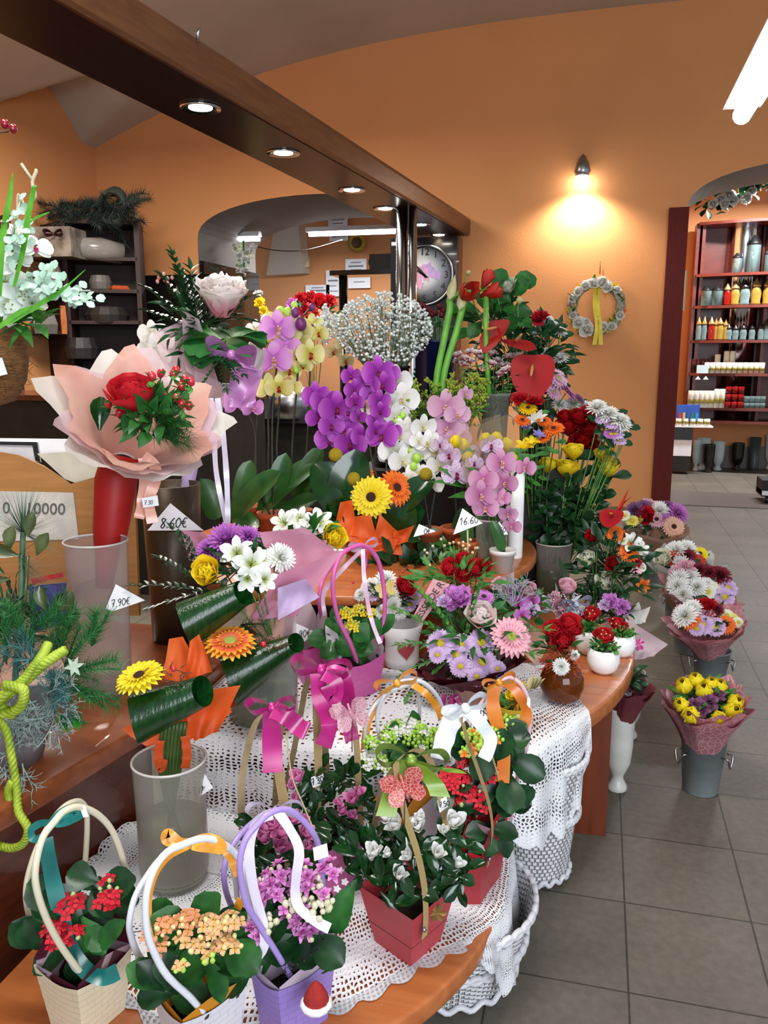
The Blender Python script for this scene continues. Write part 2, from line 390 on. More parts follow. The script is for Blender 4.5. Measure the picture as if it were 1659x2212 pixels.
# ---------------------------------------------------------------- greenery
def foliage(parent, c, r, n, L, W, m, name='foliage', kind='lance', up=.35, seed=1, flat=.7, twigs=True, axis=None, label=None):
    q = random.Random(seed); mb = MB(); c = V(c)
    for i in range(n):
        d = V((q.gauss(0, 1), q.gauss(0, 1), q.gauss(up, .7))).normalized()
        if axis is not None and d.dot(V(axis)) < -.2: d = d - 2 * V(axis) * d.dot(V(axis))
        e = c + V((d.x * r, d.y * r, d.z * r * flat)) * q.uniform(.45, 1)
        ll = L * q.uniform(.7, 1.2); dd = (d + V((q.gauss(0, .45), q.gauss(0, .45), q.gauss(.15, .4)))).normalized()
        mb.leaf(e, dd, ll, W * q.uniform(.8, 1.2), kind, q.uniform(5, 60), .3, 0, 2, 4, V((q.gauss(0, .5), q.gauss(0, .5), 1)) + tocam(e) * .8)
        if twigs: mb.tube([c + (e - c) * .2, e], .0014, 3)
    return B(mb, name, m, parent, label=label)
def sprig(mb, p, d, L, n=12, ll=.03, lw=.012, kind='lance', droop=.3, q=R, mi=0, sm=0, pair=True):
    p = V(p); d = V(d).normalized(); pts = []; x = p.copy(); st = L / n; side = d.cross(V((0, 0, 1)))
    side = side.normalized() if side.length > .05 else V((1, 0, 0))
    for i in range(n + 1):
        pts.append(x.copy()); d = (d + V((0, 0, -droop / n))).normalized(); x = x + d * st
    mb.tube(pts, [.0016 * (1 - .6 * i / n) for i in range(n + 1)], 4, sm)
    for i in range(1, n + 1):
        for s in ((1, -1) if pair else ((1,) if i % 2 else (-1,))):
            t = (pts[i] - pts[i - 1]).normalized(); dd = t * .6 + side * s * .8 + V((0, 0, q.uniform(-.1, .35)))
            mb.leaf(pts[i], dd, ll * q.uniform(.75, 1.15), lw, kind, 20, .3, mi, 2, 3)
    mb.leaf(pts[-1], d, ll, lw, kind, 20, .3, mi, 2, 3)
def sprigs(parent, name, m, c, dirs, L, n=12, ll=.03, lw=.012, kind='lance', droop=.3, pair=True, label=None):
    mb = MB()
    for d in dirs: sprig(mb, c, d, L * R.uniform(.8, 1.15), n, ll, lw, kind, droop, R, 0, 0, pair)
    return B(mb, name, m, parent, label=label)
def pine(mb, p, d, L, nl=.04, n=70, q=R, mi=0, droop=.1, spread=.8, nw=.0009):
    p = V(p); d = V(d).normalized(); u = d.orthogonal().normalized(); w = d.cross(u); pts = []
    for i in range(9):
        t = i / 8; pts.append(p + d * L * t + V((0, 0, -droop * L * t * t)))
    mb.tube(pts, [.0022 * (1 - .5 * i / 8) for i in range(9)], 4, mi)
    for i in range(n):
        t = i / n * 8; k = min(7, int(t)); b = pts[k].lerp(pts[k + 1], t - k); a = i * 2.4
        e = (d * q.uniform(.5, 1) + (u * math.cos(a) + w * math.sin(a)) * spread).normalized() * nl * q.uniform(.8, 1.15)
        s = e.cross(V((q.uniform(-1, 1), q.uniform(-1, 1), 1))).normalized() * nw
        mb.add([b - s, b + s, b + e], [(0, 1, 2)], mi)
def cluster(mb, c, r, axis, n, bud=.5, fl=.02, br=.006, q=R, buds=0, flm=1, stm=2, kind='floret'):
    """kalanchoe-like head: florets and round buds on a dome of thin stems (material slots: bud, flower, stem)"""
    c = V(c); ax = V(axis).normalized(); u = ax.orthogonal().normalized(); w = ax.cross(u)
    base = c - ax * r * 1.6
    for i in range(n):
        f = math.sqrt((i + .5) / n); a = i * 2.4; e = c + (u * math.cos(a) + w * math.sin(a)) * r * f + ax * r * .5 * (1 - f * f)
        dd = ((e - base).normalized() + V((q.gauss(0, .15), q.gauss(0, .15), 0))).normalized()
        mb.tube([base, e], .0011, 3, stm)
        if q.random() < bud: mb.ball(e, br * q.uniform(.8, 1.2), 6, buds, 1.3, dd)
        else:
            b = dd.to_track_quat('Z', 'Y'); k = 4 if kind == 'floret' else 11
            for j in range(k):
                if kind == 'floret': mb.petal(j * PI / 2 + i, .001, 0, fl * .55, fl * .5, 20, -10, .1, 'round', 2, 2, flm, org=e, basis=b)
                else: mb.petal(j * 2.4, .001, 0, fl * (.3 + .03 * j), fl * .34, 80 - 7 * j, 60 - 7 * j, .3, 'round', 2, 2, flm, org=e, basis=b)
def wrap(parent, base, top, rb, rt, mats, sheets=2, npt=5, spike=.22, seed=3, pleat=.06, name='wrapping_paper', neck=.35, label=None):
    """wrapping paper: sheets rolled into an open cone with pointed corners, from base to the rim at top"""
    q = random.Random(seed); base = V(base); top = V(top); ax = (top - base); Ln = ax.length; ax = ax / Ln
    u = ax.orthogonal().normalized(); w = ax.cross(u); objs = []
    ml = mats if isinstance(mats, list) else [mats]
    for k in range(sheets):
        a0 = q.uniform(0, 6.28); am = [q.uniform(.5, 1) for _ in range(npt)]; mb = MB(); rk = 1 + .05 * k; ph = q.uniform(0, 6)
        def fn(uu, v):
            a = a0 + uu * 2 * PI * 1.06; s = uu * npt; i = int(s) % npt; tri = 1 - abs(2 * (s % 1) - 1)
            vv = v * (1 + spike * am[i] * tri * v); r = rb + (rt * rk - rb) * (neck * vv + (1 - neck) * vv * vv) + .003 * k + .006 * uu
            r *= 1 + pleat * math.sin(a * 7 + ph) * v + pleat * .5 * math.sin(a * 17 + ph * 2) * v
            return base + ax * Ln * (vv - .04 * k) + (u * math.cos(a) + w * math.sin(a)) * r
        mb.grid(60, 9, fn, 0); objs.append(B(mb, name, ml[k % len(ml)], parent, label=label))
    return objs
def bow(parent, p, xd, nd, sz, w, m, tails=((-.4, -1.2), (.5, -1.3)), name='ribbon_bow', loops=1.0, tw=None):
    """a tied bow: two loops, a knot and tails; xd runs along the loops, nd faces the viewer"""
    p = V(p); xd = V(xd).normalized(); nd = V(nd).normalized(); yd = nd.cross(xd).normalized(); mb = MB(); q = R
    for s in (-1, 1):
        pts = [(0, 0, 0), (.35 * s, .28, .1), (.8 * s, .36, .16), (1.0 * s, .1, .2), (.75 * s, -.14, .2), (.35 * s, -.08, .12), (0, 0, .04)]
        pp = spline([p + (xd * a * loops + yd * b + nd * c) * sz for a, b, c in pts], 24)
        mb.strip(pp, [(nd * .75 + yd * .5 + xd * .12 * s)] * len(pp), [w * (.45 + .55 * math.sin(PI * min(1, i / (len(pp) - 1)))) for i in range(len(pp))])
    mb.ball(p + nd * sz * .05, w * .32, 8, 0, 1.1, yd)
    for (a, b) in tails:
        pp = spline([p, p + (xd * a * .4 + yd * b * .25 + nd * .12) * sz, p + (xd * a * .8 + yd * b * .65 + nd * .02) * sz, p + (xd * a + yd * b + nd * .1) * sz], 14)
        mb.strip(pp, [xd + nd * (.3 * math.sin(i * .5)) for i in range(len(pp))], tw or w)
    return B(mb, name, m, parent)
def blooms(parent, d, fl, c0=None, tilt=.55, face=.8, up=.35, out=.5, stem_to=None, stems=None, sr=.002):
    """flower heads of one bouquet: fl = (kind, petal, px, py, width px[, centre, label, sink]); d = depth of the middle"""
    cx = sum(f[2] for f in fl) / len(fl); cy = sum(f[3] for f in fl) / len(fl)
    if c0: cx, cy = c0
    C = PD(cx, cy, d); rr = max(30, max(math.hypot(f[2] - cx, f[3] - cy) for f in fl)) * d / F; st = MB(); out_p = []
    for f in fl:
        kind, c, px, py, w = f[:5]; ctr = f[5] if len(f) > 5 else None; lab = f[6] if len(f) > 6 else None
        df = d - tilt * (py - cy) * d / F - (f[7] if len(f) > 7 else 0)
        p = PD(px, py, df); ax = (tocam(p) * face + V((0, 0, up)) + (p - C) / rr * out).normalized()
        flower(kind, c, parent, p, ax, w * df / F, ctr, lab); out_p.append((p, ax, w * df / F))
        if stem_to is not None:
            e = V(stem_to); g = p - ax * w * df / F * .1; st.tube(spline([g, g - ax * .03, g.lerp(e, .6), e], 9), sr, 5)
    if stem_to is not None: B(st, 'stems', stems or G_STEM, parent)
    return out_p
# ================================================================ THE ROOM
YW = 7.6
M_WALL = mat('orange_plaster', '#d8955f', .8, '#d39059', 1.2, .12, 60)
M_CEIL = mat('grey_plaster', '#c0b6a8', .9, '#b6ac9e', 1.5, .1, 40)
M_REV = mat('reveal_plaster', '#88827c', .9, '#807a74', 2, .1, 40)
M_WOOD = mat('cherry_wood', '#ba6e3c', .3, '#a65c31', 3, .05, 40, coat=.3, stretch=(1, 12, 12), detail=8)
M_WOODD = mat('dark_wood', '#4a1f12', .3, '#5a2817', 4, .04, 30, coat=.35, stretch=(3, 3, 14), detail=8)
M_BEAM = mat('beam_wood', '#6a4226', .35, '#5a361f', 5, .04, 40, stretch=(10, 1, 10), detail=8)
M_SOFF = mat('beam_gloss', '#2a1510', .28, '#331a13', 3, spec=.16, stretch=(8, 1, 1))
M_CASE = mat('casing_paint', '#5e1c17', .6, '#561915', 8, spec=.2, stretch=(6, 6, 1))
M_BLACK = mat('black_gloss', '#15120f', .12, '#1d1915', 5, coat=.3)
M_BLKM = mat('black_matt', '#16130f', .6, '#221d18', 12)
M_CHROME = mat('chrome', '#c8ccd2', .12, '#d4d8dc', 4, metal=1)
M_STEEL = mat('brushed_steel', '#9a9da0', .3, '#b0b2b4', 30, metal=1)
M_WHITE = mat('white_gloss', '#e6e6e6', .25, '#f0f0f0', 10)
M_PAPER = mat('white_card', '#e9e9ee', .7, '#f2f2f4', 10)
M_INK = mat('black_ink', '#121216', .6, '#1c1c20', 40)
M_LAMP = mat('tube_glow', '#f4f6ff', .5, '#f4f6ff', 3, emit=9)
M_SPOT = mat('spot_glow', '#fff8ec', .5, '#fff8ec', 3, emit=40)
M_SPOTD = mat('spot_glow_dim', '#fff4e4', .5, '#fff4e4', 3, emit=7)
def floor_mat(name, c1, c2, mortar, ox, oy, w, h):
    m = bpy.data.materials.new(name); m.use_nodes = True; nt = m.node_tree; n = nt.nodes; L = nt.links; b = n['Principled BSDF']
    tc = n.new('ShaderNodeTexCoord'); mp = n.new('ShaderNodeMapping'); mp.inputs['Location'].default_value = (-ox, -oy, 0)
    br = n.new('ShaderNodeTexBrick'); br.offset = 0; br.inputs['Scale'].default_value = 1; br.inputs['Brick Width'].default_value = w; br.inputs['Row Height'].default_value = h
    br.inputs['Mortar Size'].default_value = .0026; br.inputs['Mortar Smooth'].default_value = .3
    br.inputs['Color1'].default_value = lin(c1); br.inputs['Color2'].default_value = lin(c2); br.inputs['Mortar'].default_value = lin(mortar)
    L.new(tc.outputs['Object'], mp.inputs[0]); L.new(mp.outputs[0], br.inputs[0])
    nz = n.new('ShaderNodeTexNoise'); nz.inputs['Scale'].default_value = 45; nz.inputs['Detail'].default_value = 8; L.new(tc.outputs['Object'], nz.inputs['Vector'])
    n2 = n.new('ShaderNodeTexNoise'); n2.inputs['Scale'].default_value = 3; n2.inputs['Detail'].default_value = 5; L.new(tc.outputs['Object'], n2.inputs['Vector'])
    mx = n.new('ShaderNodeMixRGB'); mx.blend_type = 'OVERLAY'; mx.inputs[0].default_value = .35; L.new(br.outputs['Color'], mx.inputs[1]); L.new(nz.outputs['Fac'], mx.inputs[2])
    m2 = n.new('ShaderNodeMixRGB'); m2.blend_type = 'OVERLAY'; m2.inputs[0].default_value = .35; L.new(mx.outputs[0], m2.inputs[1]); L.new(n2.outputs['Fac'], m2.inputs[2])
    L.new(m2.outputs[0], b.inputs['Base Color']); b.inputs['Roughness'].default_value = .5; b.inputs['Specular IOR Level'].default_value = .28
    bp = n.new('ShaderNodeBump'); bp.inputs['Strength'].default_value = .3; bp.inputs['Distance'].default_value = .004; bp.invert = True
    L.new(br.outputs['Fac'], bp.inputs['Height']); L.new(bp.outputs[0], b.inputs['Normal']); return m
M_FLOOR = floor_mat('floor_tiles', '#665f55', '#5f584f', '#3a362f', .123, 1.63, .295, .307)
struct(MB().hexa([V((-5.2, -1.6, -.08)), V((4.2, -1.6, -.08)), V((4.2, 12, -.08)), V((-5.2, 12, -.08))], [V((-5.2, -1.6, 0)), V((4.2, -1.6, 0)), V((4.2, 12, 0)), V((-5.2, 12, 0))]), 'floor', M_FLOOR)
def zA(x): return 4.125 - .8 * (min(1.15, abs(x - .6) / 5.48)) ** 2.9
def zB(y):
    d = abs(((y - 6.78 + .9) % 1.8) - .9); return 3.76 - .44 * (d / .62) ** 1.35
XL = -4.88
struct(MB().grid(150, 130, lambda u, v: (lambda x, y: (x, y, max(zA(x), min(zB(y), 3.76))))(XL + u * 9.1, -1.6 + v * 9.2), 0), 'ceiling', M_CEIL, True)
def arch(x0, x1, zs, za, n=24, p=2.2):
    c = (x0 + x1) / 2; hw = (x1 - x0) / 2
    return [(c - hw * math.cos(PI * i / n), zs + (za - zs) * math.sin(PI * i / n) ** .85) for i in range(n + 1)]
ARCL = arch(-3.82, -1.46, 2.44, 2.80); ARCD = arch(.64, 2.96, 2.53, 2.90)
def wall_with_holes():
    mb = MB(); n = 60; top = [(XL + i * 9.1 / n) for i in range(n + 1)]
    def col(x, zlo):
        return zlo
    xs = sorted(set([round(x, 4) for x in top] + [round(a[0], 4) for a in ARCL + ARCD]))
    def under(x):
        for A in (ARCL, ARCD):
            if A[0][0] - 1e-6 <= x <= A[-1][0] + 1e-6:
                for a, b in zip(A, A[1:]):
                    if a[0] - 1e-6 <= x <= b[0] + 1e-6: return a[1] + (b[1] - a[1]) * (x - a[0]) / max(1e-6, b[0] - a[0])
        return 0
    for a, b in zip(xs, xs[1:]):
        m = (a + b) / 2; open_ = any(A[0][0] < m < A[-1][0] for A in (ARCL, ARCD))
        za, zb = (under(a), under(b)) if open_ else (0, 0)
        mb.add([(a, YW, za), (b, YW, zb), (b, YW, zA(b) + .02), (a, YW, zA(a) + .02)], [(0, 1, 2, 3)])
    return mb
struct(wall_with_holes(), 'wall_back', M_WALL)
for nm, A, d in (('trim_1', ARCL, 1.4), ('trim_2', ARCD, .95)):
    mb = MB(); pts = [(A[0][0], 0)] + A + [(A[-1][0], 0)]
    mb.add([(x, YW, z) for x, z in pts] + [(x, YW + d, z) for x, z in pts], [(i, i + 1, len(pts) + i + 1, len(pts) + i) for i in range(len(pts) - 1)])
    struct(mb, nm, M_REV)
n = 120; mb = MB()
for i in range(n):
    y0 = -1.6 + 9.2 * i / n; y1 = -1.6 + 9.2 * (i + 1) / n
    mb.add([(XL, y0, 0), (XL, y1, 0), (XL, y1, max(zA(XL), zB(y1)) + .02), (XL, y0, max(zA(XL), zB(y0)) + .02)], [(3, 2, 1, 0)])
struct(mb, 'wall_left', M_WALL)
struct(MB().box((-4.1, 7.575, 1.1), (1.5, .05, 2.02)), 'trim_3', M_BLACK)          # dark panelling beside the arch
struct(MB().box((-3.8, 8.3, 1.12), (.05, 1.36, 2.24)), 'trim_7', M_BLACK)
struct(MB().box((-1.0, 10.75, 1.7), (8.6, .2, 3.4)), 'wall_far', mat('orange_far', '#da9866', .85, '#d49260', 1.2, .1, 60))
struct(MB().box((-1.0, 9.6, 3.45), (8.6, 3.9, .1)), 'ceiling_far', M_CEIL)
struct(MB().box((.25, 9.65, 1.7), (.5, 2.0, 3.4)), 'wall_side', M_WALL)
struct(MB().box((1.95, 10.63, .13), (2.9, .04, .26)), 'baseboard_far', mat('granite', '#5a5350', .4, '#6a625e', 60))
struct(MB().box((1.85, 8.2, .004), (2.4, .8, .008)), 'trim_4', mat('granite_floor', '#6a605a', .35, '#584f4a', 90))
struct(MB().box((.575, 7.56, 1.27), (.155, .07, 2.54)), 'trim_5', M_CASE)
# pale vault spring seen through the arch
mb = MB(); pts = [PY(597, 462, 9.9), PY(640, 446, 9.9), PY(655, 590, 10.5), PY(575, 595, 10.5)]
mb.slab(pts, (.05, .12, 0)); struct(mb, 'trim_6', M_CEIL)
# ================================================================ BEAM, POLE, PANEL, CLOCK
bl = lambda y: -1.95 + (y - 2.53) * .0572
br_ = lambda y: -1.552 + (y - 2.87) * .0816
beam = thing('light_pelmet', 'long dark brown wooden pelmet beam overhead running back to the orange wall', 'pelmet', (-1.6, 4, 2.38))
mb = MB(); ys = [.9, 3, 5, 6.6, 7.58]; sec = []
for y in ys:
    a, b = bl(y), br_(y); sec += [(a, y, 2.38), (b - .01, y, 2.38), (b, y, 2.395), (b, y, 2.50), (b - .015, y, 2.53), (b - .05, y, 2.545), (a, y, 2.545)]
k = 7; fs = []; 
for i in range(len(ys) - 1):
    for j in range(k): fs.append((i * k + j, i * k + (j + 1) % k, (i + 1) * k + (j + 1) % k, (i + 1) * k + j))
fs += [tuple(range(k)), tuple(range((len(ys) - 1) * k, len(ys) * k))]
mb.add(sec, fs); B(mb, 'beam_body', M_BEAM, beam, False)
B(MB().hexa([V((bl(.95) + .012, .95, 2.376)), V((br_(.95) - .03, .95, 2.376)), V((br_(7.5) - .03, 7.5, 2.376)), V((bl(7.5) + .012, 7.5, 2.376))], [V((bl(.95) + .012, .95, 2.381)), V((br_(.95) - .03, .95, 2.381)), V((br_(7.5) - .03, 7.5, 2.381)), V((bl(7.5) + .012, 7.5, 2.381))]), 'glossy_soffit', M_SOFF, beam, False, 'glossy dark soffit')
hk = PY(427, 72, 3.08); B(MB().tube([hk - V((0, 0, .03)), hk, hk + V((.01, 0, .015))], .006, 6), 'hook', M_STEEL, beam)
SPW = ['nearest of the row, brightest', 'second from the camera', 'third from the camera', 'fourth, just before the chrome pole', 'fifth, just behind the chrome pole', 'last, next to the wall clock']
for i, (px, py) in enumerate([(433, 232), (612, 330), (760, 410), (832, 450), (908, 485), (948, 507)]):
    p = PZ(px, py, 2.376); s = thing('recessed_spotlight', 'round recessed spotlight in the beam soffit, ' + SPW[i], 'spotlight', p, 'spotlights in the beam')
    B(MB().lathe([(.055, -.002), (.085, -.008), (.088, -.002), (.085, 0)], p), 'rim', M_CHROME, s)
    on = i != 1
    B(MB().lathe([(1e-4, -.006), (.05, -.004)], p, 20), 'lens', M_SPOT if on else M_SPOTD, s)
    l = bpy.data.lights.new('spot_bulb', 'SPOT'); l.energy = 50; l.spot_size = 1.7; l.spot_blend = .6; l.shadow_soft_size = .04; l.color = (1, .95, .86)
    put('spot_bulb', l, s, (0, 0, -.03))
pole = thing('chrome_pole', 'twin chrome pole holding up the beam in front of the clock', 'pole', (-1.39, 6.018, 0))
for dx, r in ((-.028, .042), (.052, .03)): B(MB().tube([(-1.39 + dx, 6.018, .0), (-1.39 + dx, 6.018, 2.379)], r, 20), 'tube', M_CHROME, pole)
pn = thing('clock_board', 'dark glossy panel with a brown edge on the orange wall under the beam end', 'panel', (-1.55, 7.5, 0))
B(MB().box((-1.55, 7.5, 1.18), (.6, .18, 2.36)), 'panel_board', M_BLACK, pn, False)
B(MB().box((-1.243, 7.5, 1.18), (.016, .19, 2.36)), 'edge_strip', M_WOODD, pn, False)
B(MB().box((-1.74, 7.405, 2.31), (.2, .012, .03)), 'metal_clip', M_STEEL, pn, False)
# clock
cc = PY(917, 595, 7.38); cr = 62 * dep(cc) / F
ck = thing('wall_clock', 'round white wall clock with pink and violet flower print beside the chrome pole', 'clock', cc)
ZX, ZY, ZN = V((1, 0, 0)), V((0, 0, 1)), V((0, -1, 0))
AY = V((0, -1, 0))
B(MB().lathe([(cr * .97, -.02), (cr * 1.03, -.01), (cr * 1.03, .02), (cr * .98, .028), (cr * .97, .02)], cc, 48, ax=AY), 'rim', M_STEEL, ck)
B(MB().lathe([(cr * .97, 0), (1e-4, .001)], cc, 48, ax=AY), 'clock_face', mat('clock_face', '#e4e4ea', .5, '#ebebf0', 6), ck)
cp = lambda a, r: cc + V((math.sin(a) * r, -.006, math.cos(a) * r))
for h in range(1, 13):
    t = text('numeral', str(h), ck, cp(h * PI / 6, cr * .78), ZX, ZY, cr * .34, M_INK, .0005)
mb = MB()
for i in range(60):
    a = i * PI / 30; mb.strip([cp(a, cr * .9), cp(a, cr * (.95 if i % 5 else .92))], V((math.cos(a), 0, -math.sin(a))), .004)
B(mb, 'minute_marks', M_INK, ck)
mb = MB(); q = random.Random(3)
for (x, z, r, mi) in ((-.1, .12, .3, 0), (.12, .2, .26, 1), (-.28, -.05, .3, 0), (.3, .05, .2, 1), (.05, -.02, .22, 0), (-.2, -.3, .22, 0), (.45, -.0, .2, 1)):
    for i in range(12):
        b = V((0, -1, 0)).to_track_quat('Z', 'Y'); mb.petal(i * 2.4, 0, .002, r * cr * (.4 + .05 * i), r * cr * .5, 2, 2, 0, 'round', 2, 3, mi, org=cc + V((x * cr, -.004, z * cr)), basis=b)
B(mb, 'flower_print', [mat('print_pink', '#d9a2c4', .6), mat('print_violet', '#b79ad0', .6)], ck)
def hand(a, L, w): return MB().strip([cp(a, -L * .2) + V((0, -.006, 0)), cp(a, L * .5) + V((0, -.006, 0)), cp(a, L) + V((0, -.006, 0))], V((math.cos(a), 0, -math.sin(a))), [w, w * 1.2, w * .3])
B(hand(math.radians(318), cr * .5, .022), 'hour_hand', M_INK, ck); B(hand(math.radians(302), cr * .74, .014), 'minute_hand', M_INK, ck)
# wall lamp
p = PY(1258, 378, 7.5); wl = thing('wall_spotlight', 'small cone wall spotlight glowing above the hanging flower wreath', 'lamp', p)
B(MB().lathe([(.05, .0), (.07, .05), (.05, .12), (.022, .17), (1e-4, .19)], p + V((0, -.0, -.02)), 20), 'lamp_shade', M_STEEL, wl)
B(MB().ball(p + V((0, 0, -.03)), .058, 14), 'bulb', M_SPOT, wl); B(MB().tube([p + V((0, .02, .1)), p + V((0, .1, .1))], .015, 8), 'bracket', M_STEEL, wl)
l = bpy.data.lights.new('wall_bulb', 'SPOT'); l.energy = 75; l.spot_size = 2.5; l.spot_blend = .7; l.shadow_soft_size = .05; l.color = (1, .93, .8)
o = put('wall_bulb', l, wl, (0, -.07, -.1)); o.rotation_euler = (.12, 0, 0)
# ceiling tubes
def tube_light(label, a, b, lampm=M_LAMP, power=0, body=True, frac=(0.03, .97), wd=.05):
    a, b = V(a), V(b); t = thing('ceiling_tube_light', label, 'tube light', a.lerp(b, .5), 'fluorescent tube lights')
    if body:
        s = (b - a).cross(V((0, 0, 1))).normalized() * wd; z = V((0, 0, wd))
        B(MB().hexa([a - s, a + s, b + s, b - s], [a - s * .6 + z, a + s * .6 + z, b + s * .6 + z, b - s * .6 + z]), 'housing', M_WHITE, t, False)
    B(MB().tube([a.lerp(b, frac[0]) - V((0, 0, wd * .45)), a.lerp(b, frac[1]) - V((0, 0, wd * .45))], wd * .5, 12), 'lamp_tube', lampm, t)
    if power:
        l = bpy.data.lights.new('tube_area', 'AREA'); l.shape = 'RECTANGLE'; l.size = .1; l.size_y = (b - a).length; l.energy = power; l.color = (.95, .97, 1)
        o = put('tube_area', l, t, (0, 0, -.06)); o.rotation_euler = (0, 0, math.atan2((b - a).y, (b - a).x) - PI / 2)
    return t
tube_light('white fluorescent tube fixture hanging at the upper right above the doorway', (.70, 5.3, 2.70), (.70, 3.9, 2.70), power=55, wd=.1)
tube_light('long glowing fluorescent tube seen through the left arch', PY(662, 502, 9.2), PY(860, 495, 9.2), power=65)
tube_light('short end of a fluorescent tube at the left side of the arch', PY(515, 512, 8.45), PY(562, 511, 8.45), power=0)
tube_light('fluorescent tube in the candle room behind the doorway', (1.2, 9.4, 3.1), (2.6, 9.4, 3.1), power=190)
# ================================================================ LIGHT AND CAMERA
w = bpy.data.worlds.new('World'); SC.world = w; w.use_nodes = True
w.node_tree.nodes['Background'].inputs[0].default_value = (.80, .88, 1, 1); w.node_tree.nodes['Background'].inputs[1].default_value = .6
def area(name, loc, rot, sx, sy, e, c):
    l = bpy.data.lights.new(name, 'AREA'); l.shape = 'RECTANGLE'; l.size = sx; l.size_y = sy; l.energy = e; l.color = c
    o = put(name, l, None, loc); o.rotation_euler = rot
area('shop_window_daylight', (1.9, -1.9, 2.0), (math.radians(80), 0, math.radians(20)), 3.0, 2.2, 190, (.9, .95, 1))
area('fill_light_front', (-.7, 1.0, 3.3), (0, 0, 0), 1.4, .5, 62, (1, .97, .93)); area('fill_light_left', (-3.0, 4.6, 3.3), (0, 0, 0), 1.2, 1.2, 190, (1, .95, .86)); area('fill_light_counter', (-1.7, 1.5, 2.9), (0, 0, 0), .8, .4, 16, (1, .95, .88))  # soft fills added overhead to brighten the foreground, left side and counter
cam = bpy.data.cameras.new('camera'); cam.sensor_fit = 'VERTICAL'; cam.sensor_height = 24; cam.lens = F / 2212 * 24; cam.clip_start = .02
co = bpy.data.objects.new('camera', cam); COL.objects.link(co); co.location = EYE; co.rotation_mode = 'QUATERNION'
co.rotation_quaternion = MX((RT, UP, -FW)).transposed().to_quaternion(); SC.camera = co
SC.view_settings.view_transform = 'Standard'; SC.view_settings.look = 'None'; SC.view_settings.gamma = 1; SC.view_settings.use_curve_mapping = False; SC.view_settings.exposure = 0
cy = SC.cycles; cy.use_denoising = True; cy.max_bounces = 7; cy.diffuse_bounces = 4; cy.glossy_bounces = 3; cy.transmission_bounces = 4; cy.transparent_max_bounces = 24; cy.sample_clamp_indirect = 4; cy.caustics_reflective = False; cy.caustics_refractive = False
# ================================================================ DISPLAY TABLES
ZM, ZL, ZU, ZC = .435, .235, .64, .485          # mid tier, low tier, upper tier, left counter
def arcpts(c, r, a0, a1, n): return [(c[0] + r * math.cos(math.radians(a0 + (a1 - a0) * i / n)), c[1] + r * math.sin(math.radians(a0 + (a1 - a0) * i / n))) for i in range(n + 1)]
def top_slab(mb, pts, z, th, rnd=.008):
    k = len(pts); cx = sum(p[0] for p in pts) / k; cy = sum(p[1] for p in pts) / k; rings = []
    def ins(p, e):
        d = V((p[0] - cx, p[1] - cy, 0)); return V((p[0], p[1], 0)) - d.normalized() * e
    for e, zz in ((rnd, z), (rnd * .3, z - rnd * .3), (0, z - rnd), (0, z - th + rnd), (rnd * .3, z - th + rnd * .3), (rnd, z - th)):
        rings.append([ins(p, e) + V((0, 0, zz)) for p in pts])
    vs = [p for r in rings for p in r]; fs = [tuple(range(k)), tuple(range(6 * k - 1, 5 * k - 1, -1))]
    for j in range(5):
        for i in range(k): fs.append((j * k + (i + 1) % k, j * k + i, (j + 1) * k + i, (j + 1) * k + (i + 1) % k))
    return mb.add(vs, fs)
MIDC = (-1.05, 2.62)
mid_out = [(-1.05, 3.9)] + arcpts(MIDC, 1.2, 80, -33, 26) + [(-.13, 1.79), (-.25, 1.76), (-.45, 1.73), (-.7, 1.71), (-1.0, 1.71), (-1.02, 2.2), (-1.05, 3.0)]
tb = thing('display_table', 'wide round-ended cherry wood display table with a slab leg, under the bouquets', 'table', (-.6, 2.4, 0))
B(top_slab(MB(), mid_out, ZM, .05), 'tabletop', M_WOOD, tb)
def slab_leg(p, w, th, h, ang): return MB().box((p[0], p[1], h / 2), (w, th, h), ang)
B(slab_leg((.03, 2.235), .095, .03, ZM - .045, .05), 'leg', mat('leg_wood', '#6e2f16', .35, '#5c2612', 4, coat=.3, stretch=(10, 10, 1)), tb, False)
B(slab_leg((-.35, 3.4), .5, .03, ZM - .045, .6), 'leg', _M['leg_wood'], tb, False)
B(MB().box((-.55, 1.96, (ZM - .04) / 2), (.85, .025, ZM - .04)), 'front_panel', M_WOODD, tb, False)
lt = thing('low_table', 'low round cherry wood table in front carrying the handled flower bags', 'table', (-.7, 1.5, 0))
B(top_slab(MB(), arcpts((-.84, 1.6), .70, -105, 62, 44) + [(-.55, 2.2), (-1.0, 2.2), (-1.0, .93)], ZL, .045), 'tabletop', M_WOOD, lt)
for p in ((-.42, 1.6), (-.75, 1.15)): B(slab_leg(p, .3, .03, ZL - .04, -.6), 'leg', _M['leg_wood'], lt, False)
ut = thing('upper_shelf', 'round raised cherry wood shelf carrying the orchids and the white vase', 'shelf', (-.87, 2.93, ZM))
B(top_slab(MB(), arcpts((-.87, 2.93), .68, -180, 180, 60)[:-1], ZU, .035), 'shelf_board', M_WOOD, ut)
for p in ((-.75, 2.75), (-1.1, 2.75), (-.9, 3.2)): B(MB().box((p[0], p[1], (ZM + ZU - .03) / 2), (.2, .2, ZU - ZM - .03)), 'riser', M_BLKM, ut, False)
ct = thing('side_counter', 'cherry wood counter along the left edge with a dark front board', 'counter', (-1.4, 1.5, 0))
co_ = [(-1.115, 1.05), (-1.055, 1.37), (-1.005, 1.655), (-1.005, 1.98), (-1.02, 2.3), (-2.3, 2.3), (-2.3, .75), (-1.18, .75)]
B(top_slab(MB(), co_, ZC, .05), 'counter_top', mat('counter_wood', '#8c4c28', .3, '#7c4021', 3, .05, 40, coat=.3, stretch=(1, 12, 12), detail=8), ct)
